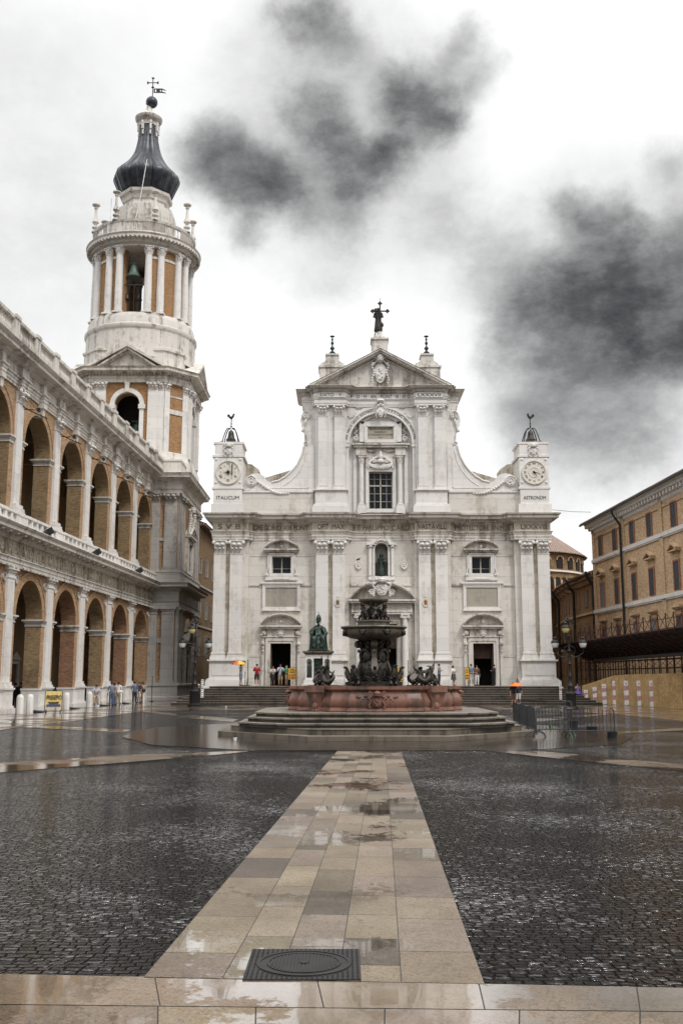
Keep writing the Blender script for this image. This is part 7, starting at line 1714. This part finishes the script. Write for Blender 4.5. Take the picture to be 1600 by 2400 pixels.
# stone bollards along the arcade
bl = [(48.8, 1669.6, 'leftmost white stone bollard before the arcade'), (71.7, 1664, 'white stone bollard, second from the left before the arcade'), (139, 1660, 'white stone bollard directly behind the yellow banner'), (157, 1656.5, 'white stone bollard right of the yellow banner'), (210.5, 1654.5, 'white stone bollard left of the seated man'),
      (228, 1650.5, 'low white stone bollard on which the man in the pale shirt sits'), (271, 1648, 'white stone bollard behind the grey barrier'), (282, 1646.5, 'white stone bollard under the woman in white'), (318, 1644, 'white stone bollard between the two groups by the last arch'), (334, 1642.8, 'rightmost white stone bollard, under the woman with the bag')]
def arc(px, o=1.15):
    x0 = AX + o; y = (x0 - .05 * AY) / ((px - 800) / 2372 - .05); return ((px - 800) / 2372 * y, y)
bproto = None
for px, py, lab in bl:
    x, y = arc(px)
    if bproto is None:
        b = MB(); 
        b.lathe([(.20, 0), (.20, .88), (.17, .99), (.1, 1.06), (0, 1.08)], seg=8, a0=R(22.5), a1=R(382.5)); bproto = b.build('bollard', 'marble', None); o = bproto
    else: o = bproto.copy(); col.objects.link(o)
    o.location = (x, y, 0); tag(o, lab, 'bollard', 'stone bollards along the arcade')
    if px == 228: o.scale = (1, 1, .72)
# dark access ramps between the pier bases
for i, (px0, px1, py, lab) in enumerate(((56, 114, 1670, 'dark wedge ramp behind the two leftmost bollards'), (144, 190, 1661.5, 'dark wedge ramp between banner and second pier'), (217, 262, 1655, 'dark wedge ramp by the seated man'), (276, 309, 1648.5, 'dark wedge ramp by the women near the last arches'))):
    x0, y0 = arc(px0, .9); x1, y1 = arc(px1, 1.7); b = MB(); P4 = [(x0, y0 + .6), (x1, y1 - .3), (x1 - .2, y1 + .9), (x0 - .1, y0 + 1.8)]; b.add([(*q, .012) for q in P4] + [(*P4[3], .16), (*P4[0], .16)], [(0, 1, 2, 3), (5, 1, 2, 4), (0, 3, 4, 5), (0, 1, 5), (2, 3, 4)])
    tag(b.build('ramp', 'rubber', None, org=(x0, y0, 0)), lab, 'ramp', 'access ramps of the arcade')
# crowd barriers
def barrier(p0, p1, lab, m='metal', h=.98, nb=14, grp='crowd barriers'):
    (x0, y0), (x1, y1) = p0, p1; L = math.hypot(x1 - x0, y1 - y0); a = math.atan2(y1 - y0, x1 - x0)
    t = thing('crowd_barrier', lab, 'barrier', (x0, y0, 0), grp); T = trs(x0, y0, 0, a)
    b = MB(T); r = .05
    b.tube([(0, 0, .16), (0, 0, h - .12), (.04, 0, h - .03), (.14, 0, h), (L - .14, 0, h), (L - .04, 0, h - .03), (L, 0, h - .12), (L, 0, .16)], .021, 8); b.tube([(0, 0, .24), (L, 0, .24)], .018, 6); b.build('frame', m, t)
    b = MB(T)
    for k in range(1, nb): b.tube([(L * k / nb, 0, .24), (L * k / nb, 0, h)], .011, 5)
    b.build('bars', m, t)
    for u in (.12, L - .12):
        b = MB(T); b.tube([(u, -.34, 0), (u, -.26, .12), (u, -.04, .2), (u, .04, .2), (u, .26, .12), (u, .34, 0)], .019, 6); b.tube([(u, 0, .2), (u, 0, .26)], .02, 6); b.build('foot', m, t)
    return t
A1, A2 = Vector(gr(1203, 1703)), Vector(gr(1255.5, 1728))
for k, nm in enumerate(('farthest', 'middle', 'nearest')):
    p, q = A1.lerp(A2, k / 3 + .004), A1.lerp(A2, (k + 1) / 3 - .004)
    barrier(tuple(p), tuple(q), 'grey steel crowd barrier seen nearly edge-on beside the fountain steps, %s of three in line' % nm, nb=19)
barrier(gr(1257, 1727), gr(1338, 1724), 'grey steel crowd barrier in the middle, between the edge-on one and the last', nb=11)
barrier(gr(1324, 1731), gr(1440, 1730), 'grey steel crowd barrier at the right end of the row', nb=13)
barrier(gr(1210, 1693), gr(1340, 1698), 'grey steel crowd barrier behind the others, partly hidden', nb=15)
barrier(arc(252, 1.9), (arc(252, 1.9)[0] + .95, arc(252, 1.9)[1] + .5), 'small grey barrier standing among the bollards by the arcade', h=1.0, nb=6, grp='barriers by the arcade')
for k, (px, py, r_, h_, lab) in enumerate(((1344, 1709, .17, .30, 'black rubber tub behind the middle crowd barrier'), (1386, 1712, .22, .13, 'flat black rubber base behind the last barrier'), (1434, 1731, .17, .2, 'black rubber block at the right foot of the last barrier'))):
    x, y = gr(px, py); b = MB(); b.lathe([(r_ * .85, 0), (r_, h_), (r_ * 1.05, h_ + .02), (r_ * .9, h_ + .02), (r_ * .8, h_ * .5), (0, h_ * .5)], seg=16, cap=False, mx=trs(x, y, 0)); tag(b.build('rubber_tub', 'rubber', None, org=(x, y, 0)), lab, 'tub', 'rubber tubs by the barriers')
for px, py, lab in ((1289, 1707, 'green glass bottle standing behind the middle barrier'), (1335, 1725, 'green bottle at the foot of the middle barrier')):
    x, y = gr(px, py); b = MB(trs(x, y, 0)); b.lathe([(.035, 0), (.038, .02), (.038, .14), (.016, .19), (.014, .23), (0, .23)], seg=10); tag(b.build('bottle', 'green', None, org=(x, y, 0)), lab, 'bottle')
for px, py, lab in ((551.5, 1738, 'crumpled white and green cup on the wet paving left of the fountain'), (530, 1659, 'scrap of white litter on the paving before the church steps'), (866, 1737, 'tiny scrap of white litter before the fountain step')):
    x, y = gr(px, py); b = MB(trs(x, y, 0, .5)); s_ = .55 if px == 866 else 1; b.lathe([(.04 * s_, 0.015), (.055 * s_, .12 * s_), (.05 * s_, .12 * s_), (.03 * s_, .02)], seg=9, rf=lambda a, z: 1 + .2 * math.sin(3 * a)); tag(b.build('litter', 'white', None, org=(x, y, 0)), lab, 'litter')
# banner on a frame
x0, y0 = arc(108, 1.9); x1, y1 = x0 + .84, y0 + .3; a = math.atan2(y1 - y0, x1 - x0); L = .92 + .0; L = math.hypot(x1 - x0, y1 - y0)
bn = thing('banner_stand', 'yellow cloth banner in big black letters on a steel barrier before the arcade', 'banner', (x0, y0, 0)); T = trs(x0, y0, 0, a)
b = MB(T); b.tube([(-.03, 0, .1), (-.03, 0, 1.2), (.05, 0, 1.25), (L - .05, 0, 1.25), (L + .03, 0, 1.2), (L + .03, 0, .1)], .022, 6)
for u in (.05, L - .05): b.tube([(u, -.32, 0), (u, -.05, .2), (u, .05, .2), (u, .32, 0)], .02, 5)
b.build('frame', 'iron', bn)
b = MB(T); n = 12
for i in range(n):
    xa, xb = L * i / n, L * (i + 1) / n; ya, yb = -.04 + .012 * math.sin(i * 1.9), -.04 + .012 * math.sin((i + 1) * 1.9)
    b.add([(xa, ya, .26 + .02 * math.sin(i)), (xb, yb, .26 + .02 * math.sin(i + 1)), (xb, yb, 1.22), (xa, ya, 1.22)], [(0, 1, 2, 3)])
b.build('cloth', 'banner', bn)
b = MB(T); text(b, 'PRESEPIO', .34, trs(L / 2 + .02, -.07, .86) @ UPR, 0, .006, width=L * .94, bold=.004); b.box(L * .15, L * .85, -.075, -.06, .58, .62, 0); b.box(.06, L - .06, -.075, -.06, .36, .48, 1); b.box(L * .2, L * .8, -.08, -.07, .50, .54, 0); b.build('print', ['iron', 'blue'], bn)

# ---------------------------------------------------------------- people
def fabric(name, c): 
    if name not in M: M[name] = plain(name, c, .85, 0, .15, 4)
    return name
COL = dict(grey=(.28, .28, .29), bluegrey=(.15, .2, .27), black=(.02, .02, .022), red=(.40, .02, .03), white=(.72, .71, .69), khaki=(.36, .29, .18), paleblue=(.38, .45, .56), green=(.03, .22, .08), navy=(.03, .045, .09), darkgrey=(.06, .06, .065), tan=(.42, .30, .2), orange=(.45, .2, .09), pink=(.45, .26, .24), denim=(.09, .13, .22), lilac=(.32, .25, .5), floral=(.6, .58, .55), brown=(.12, .07, .04))
for k, v in list(COL.items()): fabric('cloth_' + k, v)
fabric('hair_dark', (.02, .015, .012)); fabric('hair_brown', (.07, .04, .02)); fabric('hair_grey', (.5, .49, .47)); fabric('shoe', (.03, .028, .026)); fabric('shoe_white', (.6, .6, .6))
POSES = {   # elbows and wrists per side as offsets from the shoulder (x outward, y, z)
 'down': ((.06, .02, -.28), (.06, -.06, -.54)), 'hip': ((.14, .06, -.24), (.04, -.14, -.36)), 'fold': ((.07, -.06, -.26), (-.16, -.20, -.22)),
 'phone': ((.05, -.08, -.26), (-.08, -.26, -.10)), 'up': ((.08, -.14, -.16), (-.02, -.18, .12)), 'front': ((.05, -.04, -.28), (-.08, -.2, -.36))}
def body_bones(h, la, ra, sit=False, lean=0.0, stride=0.0, female=False):
    k = h / 1.72; sw = .165 if female else .19; V = []; Lb = []
    pz = .93 if not sit else .62
    def P(x, y, z, l): V.append((x * k, y * k + lean * max(0, z - .5) * .3, z * k)); Lb.append(l); return len(V) - 1
    pel = P(0, 0, pz, 'hip'); w = P(0, -.01, pz + .17, 'torso'); ch = P(0, -.01, pz + .38, 'torso'); nk = P(0, 0, pz + .53, 'neck'); h0 = P(0, -.015, pz + .62, 'head'); h1 = P(0, -.02, pz + .71, 'head')
    E_ = [(pel, w), (w, ch), (ch, nk), (nk, h0), (h0, h1)]; rad = [.125, .115 if not female else .10, .135 if not female else .12, .052, .078, .072]
    wr = []
    for s, pose in ((-1, la), (1, ra)):
        (ex, ey, ez), (wx_, wy_, wz_) = POSES[pose]; sz = pz + .46
        sh = P(s * sw, 0, sz, 'upper'); el = P(s * (sw + ex), ey, sz + ez, 'upper'); wv = P(s * (sw + wx_), wy_, sz + wz_, 'fore')
        E_ += [(ch, sh), (sh, el), (el, wv)]; rad += [.062, .045, .03]; wr.append((V[wv], V[el]))
        d = (Vector(V[wv]) - Vector(V[el])).normalized() * .075
        hd = len(V); V.append(tuple(Vector(V[wv]) + d)); Lb.append('hand'); E_.append((wv, hd)); rad.append(.032)
    hw = .095
    for s in (-1, 1):
        hp = P(s * hw, 0, pz - .04, 'hip')
        if sit: kn = P(s * (hw + .03), -.42, pz - .06, 'thigh'); an = P(s * (hw + .03), -.40, .09, 'calf'); to = P(s * (hw + .05), -.54, .035, 'foot')
        else: kn = P(s * (hw + .01), -.015 - .04 * stride * s, .50, 'thigh'); an = P(s * (hw + .015), .02 - .16 * stride * s, .09, 'calf'); to = P(s * (hw + .045), -.13 - .16 * stride * s, .035, 'foot')
        E_ += [(pel, hp), (hp, kn), (kn, an), (an, to)]; rad += [.098, .062, .042, .038]
    rad = [r * k for r in rad]
    return V, E_, rad, Lb, wr, k
pcount = 0
def person(label, loc, rz, shirt, legs, hair='hair_dark', h=1.72, shorts=False, la='down', ra='down', sit=False, female=False, sleeves='short', longhair=False, skirt=False, lean=0.0, stride=0.0, bag=None, shoes='shoe', group=None, bald=False):
    V, E_, rad, Lb, wr, k = body_bones(h, la, ra, sit, lean, stride, female)
    vs, fs = skinned(V, E_, rad, sub=1)
    t = thing('person', label, 'person', loc, group, 0); T = trs(*loc, rz)
    pz = .93 if not sit else .62
    b = MB(T); b.add(vs, fs)
    hx, hy, hz = V[4]
    b.ball(hx, hy - .085 * k, hz + .02 * k, .016 * k, 5, sz=1.4)
    for s in (-1, 1): b.ball(hx + s * .075 * k, hy, hz + .02 * k, .02 * k, 5, sx=.5, sz=1.3)
    for (w_, e_) in wr:
        d = (Vector(w_) - Vector(e_)).normalized(); side = d.cross(Vector((0, 1, 0)));  side = side.normalized() if side.length > .1 else Vector((1, 0, 0)); p = Vector(w_) + d * .08 * k
        for i in range(4):
            q = p + side * (i - 1.5) * .018 * k; b.tube([q, q + d * .035 * k, q + d * (.055 + .01 * (1.5 - abs(i - 1.5))) * k + Vector((0, -.012, 0))], [.009 * k, .008 * k, .006 * k], 5)
        q = p - d * .045 * k - side * .028 * k; b.tube([q, q + d * .03 * k - side * .016 * k, q + d * .05 * k - side * .014 * k], [.010 * k, .009 * k, .007 * k], 5)
    body = b.build('body', 'skin', t, sharp=80)
    # garments: body faces near chosen bones, pushed outwards
    me = bpy.data.meshes.new('t'); me.from_pydata(vs, [], fs); me.update(); nor = [v.normal.copy() for v in me.vertices]
    segs = [(Vector(V[a]), Vector(V[c]), Lb[c] if Lb[c] not in ('torso',) else 'torso') for a, c in E_]
    def near(pt):
        best = None
        for a, c, l in segs:
            d = c - a; tt = max(0, min(1, (pt - a).dot(d) / d.length_squared)); dist = (a + d * tt - pt).length
            if best is None or dist < best[0]: best = (dist, l, tt)
        return best
    cls = []
    for p in me.polygons: n_ = near(p.center); cls.append((n_[1], n_[2], p.center.z))
    bpy.data.meshes.remove(me)
    def garment(name, m, sel, off):
        F_ = [fs[i] for i, c in enumerate(cls) if sel(*c)]
        if not F_: return
        used = sorted({v for f in F_ for v in f}); mp = {v: i for i, v in enumerate(used)}
        g = MB(T); g.add([tuple(Vector(vs[v]) + nor[v] * off * k) for v in used], [tuple(mp[v] for v in f) for f in F_])
        return g.build(name, m, t, sharp=80)
    arm = lambda l, tt: (l == 'upper') if sleeves == 'short' else (l in ('upper', 'fore')) if sleeves == 'long' else False
    garment('top', shirt, lambda l, tt, z: (l in ('torso',) or arm(l, tt) or (l == 'hip' and z > (pz - .03) * k) or (l == 'neck' and tt < .3)), .022)
    if skirt:
        g = MB(T); g.lathe([(.15 * k, (pz + .08) * k), (.19 * k, (pz - .12) * k), (.23 * k, (pz - .42) * k)], seg=16, cap=False, rf=lambda a, z: 1 + .06 * math.sin(7 * a)); g.build('skirt', legs, t)
    else: garment('shorts' if shorts else 'trousers', legs, lambda l, tt, z: (l == 'hip' and z <= (pz + .02) * k) or (l == 'thigh') or (not shorts and l == 'calf'), .020)
    garment('shoes', shoes, lambda l, tt, z: l == 'foot' or z < .09, .012)
    b = MB(T)
    if not bald: b.ball(hx, hy + .018 * k, hz + .055 * k, .096 * k, 12, sz=.95)
    else: b.lathe([(.088 * k, 0), (.09 * k, .05 * k)], hx, hy + .012, 10, R(-10), R(190), mx=trs(0, 0, hz), cap=False)
    if longhair: b.ball(hx, hy + .06 * k, hz - .05 * k, .085 * k, 10, sz=1.7)
    b.build('hair', hair, t)
    if bag: b = MB(T); b.ball(bag[0], bag[1], bag[2] * k, .16, 8, sx=.55, sz=1.1); b.tube([(bag[0], bag[1], bag[2] * k + .1), (bag[0] * .4, 0, 1.42 * k)], .012, 4); b.build('bag', 'cloth_black', t)
    return t
def onstep(px, d): return (at(px, 1600, d)[0], d, ZP)
def umbrella(cx, y, z, w, mats, lab, shaft, rot=0):
    t = thing('umbrella', lab, 'umbrella', (cx, y, z)); r = w / 2
    b = MB(trs(cx, y, z, rot)); n = 8; rings = [(0, 0), (.35, -.04), (.7, -.15), (.92, -.27), (1.0, -.33)]; h = .9 * r / .58
    for i in range(n):
        a0, a1 = 2 * math.pi * i / n, 2 * math.pi * (i + 1) / n
        for j in range(len(rings) - 1):
            (ra, za), (rb, zb) = rings[j], rings[j + 1]; m = i % len(mats)
            for q in range(3):
                b0, b1 = a0 + (a1 - a0) * q / 3, a0 + (a1 - a0) * (q + 1) / 3
                sc_ = lambda an: 1 - .07 * (1 - abs(((an - a0) / (a1 - a0)) * 2 - 1))
                b.add([(r * ra * sc_(b0) * math.cos(b0), r * ra * sc_(b0) * math.sin(b0), za * h), (r * rb * sc_(b0) * math.cos(b0), r * rb * sc_(b0) * math.sin(b0), zb * h), (r * rb * sc_(b1) * math.cos(b1), r * rb * sc_(b1) * math.sin(b1), zb * h), (r * ra * sc_(b1) * math.cos(b1), r * ra * sc_(b1) * math.sin(b1), za * h)], [(0, 1, 2, 3)], m)
    b.build('canopy', mats, t)
    b = MB(trs(cx, y, z)); b.tube([(0, 0, .08), (0, 0, -.3), shaft], .011, 5)
    b.build('shaft', 'iron', t)
    b = MB(trs(cx, y, z, rot))
    for i in range(n): a = 2 * math.pi * i / n; b.tube([(0, 0, -.08), (r * .98 * math.cos(a), r * .98 * math.sin(a), -.33 * h + .005)], .005, 3)
    b.build('ribs', 'iron', t)
    return t
L_ = onstep(564, 80.0)
person('person in grey T-shirt and blue shorts under the rainbow umbrella on the church landing', L_, R(80), 'cloth_grey', 'cloth_bluegrey', 'hair_dark', 1.76, shorts=True, la='up', ra='down', stride=.3)
ux, uz = at(559.6, 1548.5, 80); umbrella(ux, 79.9, uz, 1.18, ['u_yel', 'u_org', 'u_pur', 'u_pur', 'u_red', 'u_org', 'u_yel', 'u_yel'], 'rainbow umbrella with red, orange and yellow panels held on the church landing', (.12, 0, -.75))
person('person in a red jacket and black shorts left of the left church door', onstep(601.7, 80.6), R(5), 'cloth_red', 'cloth_black', 'hair_dark', 1.78, shorts=True, la='phone', ra='phone', sleeves='long', shoes='shoe_white')
person('person in a floral blouse and dark skirt in the left church doorway', onstep(639.6, 82.2), R(-10), 'cloth_floral', 'cloth_black', 'hair_brown', 1.62, la='fold', ra='phone', female=True, skirt=True, bag=(-.18, -.1, .85))
person('person in pale blue shirt and khaki shorts standing in the left church doorway', onstep(656.8, 81.6), R(12), 'cloth_paleblue', 'cloth_khaki', 'hair_brown', 1.76, shorts=True, la='phone', ra='phone', bag=(.14, -.16, 1.0))
person('person in a green T-shirt at the right edge of the left church doorway', onstep(671, 82.0), R(60), 'cloth_green', 'cloth_khaki', 'hair_grey', 1.72, shorts=True, la='front', ra='fold', bald=True)
person('person in blue shirt and black trousers standing behind the fountain rim, before the right pilasters', onstep(1028.5, 80.6), R(75), 'cloth_bluegrey', 'cloth_black', 'hair_dark', 1.78, la='fold', ra='fold', lean=-.03)
person('person in white top and grey skirt leaning between the pilasters and right door', onstep(1062.4, 81.6), R(50), 'cloth_white', 'cloth_darkgrey', 'hair_dark', 1.66, la='fold', ra='fold', female=True, longhair=True, skirt=True, lean=.1)
person('person in grey-blue T-shirt and white shorts left of the right church door', onstep(1104, 81.2), R(0), 'cloth_bluegrey', 'cloth_white', 'hair_dark', 1.78, shorts=True, la='front', ra='front', shoes='shoe_white')
person('person in black top and white trousers at the left edge of the right church doorway', onstep(1117, 81.0), R(10), 'cloth_brown', 'cloth_white', 'hair_dark', 1.68, female=True, longhair=True, la='front', ra='down', bag=(.15, -.05, 1.1))
person('person all in black leaning in the right jamb of the right church doorway', onstep(1158, 81.9), R(-75), 'cloth_black', 'cloth_black', 'hair_dark', 1.76, la='fold', ra='fold', lean=-.05, sleeves='long')
g1, g2 = gr(1203, 1655.5), gr(1214, 1655)
person('person in a dark top, left of the pair under the orange umbrella', (*g1, 0), R(15), 'cloth_black', 'cloth_brown', 'hair_dark', 1.68, shorts=True, la='down', ra='up', stride=.5)
person('person in black top and pale shorts, right of the pair under the orange umbrella', (*g2, 0), R(-10), 'cloth_navy', 'cloth_white', 'hair_dark', 1.72, shorts=True, la='up', ra='down', stride=-.5)
ux, uz = at(1208.3, 1599.5, g1[1]); umbrella(ux, g1[1] - .1, uz, .98, ['orange'], 'bright orange umbrella over two people below the church steps', (.0, 0, -.6), .2)
g3 = gr(1354, 1650.5); person('person in lilac clothes under a purple umbrella by the right street lamp', (*g3, 0), R(20), 'cloth_lilac', 'cloth_lilac', 'hair_dark', 1.6, la='up', ra='down', female=True)
ux, uz = at(1352, 1620, g3[1] - .1); umbrella(ux, g3[1] - .1, uz, .85, ['u_pur'], 'small purple umbrella beside the right street lamp', (.05, 0, -.5), .3)
g4 = gr(465, 1654.5); person('person with white hair and dark jacket behind the left information post', (*g4, 0), R(150), 'cloth_darkgrey', 'cloth_black', 'hair_grey', 1.58, sleeves='long', la='front', ra='front')
g5 = arc(227); person('person in a pale blue shirt sitting on a low bollard by the arcade', (g5[0], g5[1] - .12, .12), R(15), 'cloth_paleblue', 'cloth_tan', 'hair_dark', 1.74, sit=True, la='fold', ra='fold')
G2 = [(262, 1649.5, 'person mostly hidden at the pier, in blue, left of the woman in orange', 'cloth_bluegrey', 'cloth_denim', 1.72, 20, {}),
      (267, 1649, 'person in an orange-brown sleeveless top seen from behind by the arcade', 'cloth_orange', 'cloth_denim', 1.66, 165, dict(female=True, longhair=True, sleeves='none')),
      (277.5, 1648.5, 'person in a white T-shirt standing with hands raised by the fourth pier', 'cloth_white', 'cloth_khaki', 1.74, 190, dict(female=True, la='phone', ra='up')),
      (315.5, 1645.5, 'person in a blue shirt by the last pier of the arcade', 'cloth_denim', 'cloth_black', 1.74, 40, {}),
      (326, 1645, 'person in a dark vest and pale shorts before the last arch', 'cloth_darkgrey', 'cloth_white', 1.72, -30, dict(shorts=True, female=True, longhair=True, la='front')),
      (333.5, 1644, 'person in pink with a black shoulder bag before the last arch', 'cloth_pink', 'cloth_tan', 1.70, -60, dict(female=True, longhair=True, bag=(.22, .05, 1.0))),
      (36, 1663.5, 'dim standing person in dark clothes inside the leftmost lower arch', 'cloth_black', 'cloth_black', 1.7, 0, dict(sleeves='long')),
      (50, 1659.5, 'dim person in dark clothes with back turned inside the leftmost lower arch', 'cloth_darkgrey', 'cloth_black', 1.74, 160, dict(sleeves='long'))]
for px, py, lab, sh_, tr, hgt, an, kw in G2: person(lab, (*(arc(px, 1.5) if px > 60 else arc(px, -2.2)), 0), R(an), sh_, tr, 'hair_dark', hgt, **kw)
# pigeon on the left medallion
mx_, mz_ = XC - 1.93, zz(1324, YF) + .36
b = MB(trs(mx_, YF - .12, mz_ + .02, R(60), 1.0)); b.ball(0, 0, .1, .075, 8, sy=1.7, sz=.9); b.ball(0, -.13, .19, .04, 8); b.tube([(0, .08, .1), (0, .24, .06)], [.04, .02], 5); b.tube([(0, -.16, .19), (0, -.2, .18)], [.012, .004], 4); b.tube([(.02, 0, .05), (.02, 0, -.02)], .006, 4); b.tube([(-.02, 0, .05), (-.02, 0, -.02)], .006, 4)
tag(b.build('pigeon', 'iron', None, org=(mx_, YF - .12, mz_)), 'dark pigeon perched on the left oval medallion beside the niche', 'bird')
for o in bpy.data.objects:
    if '_o' in o: del o['_o']
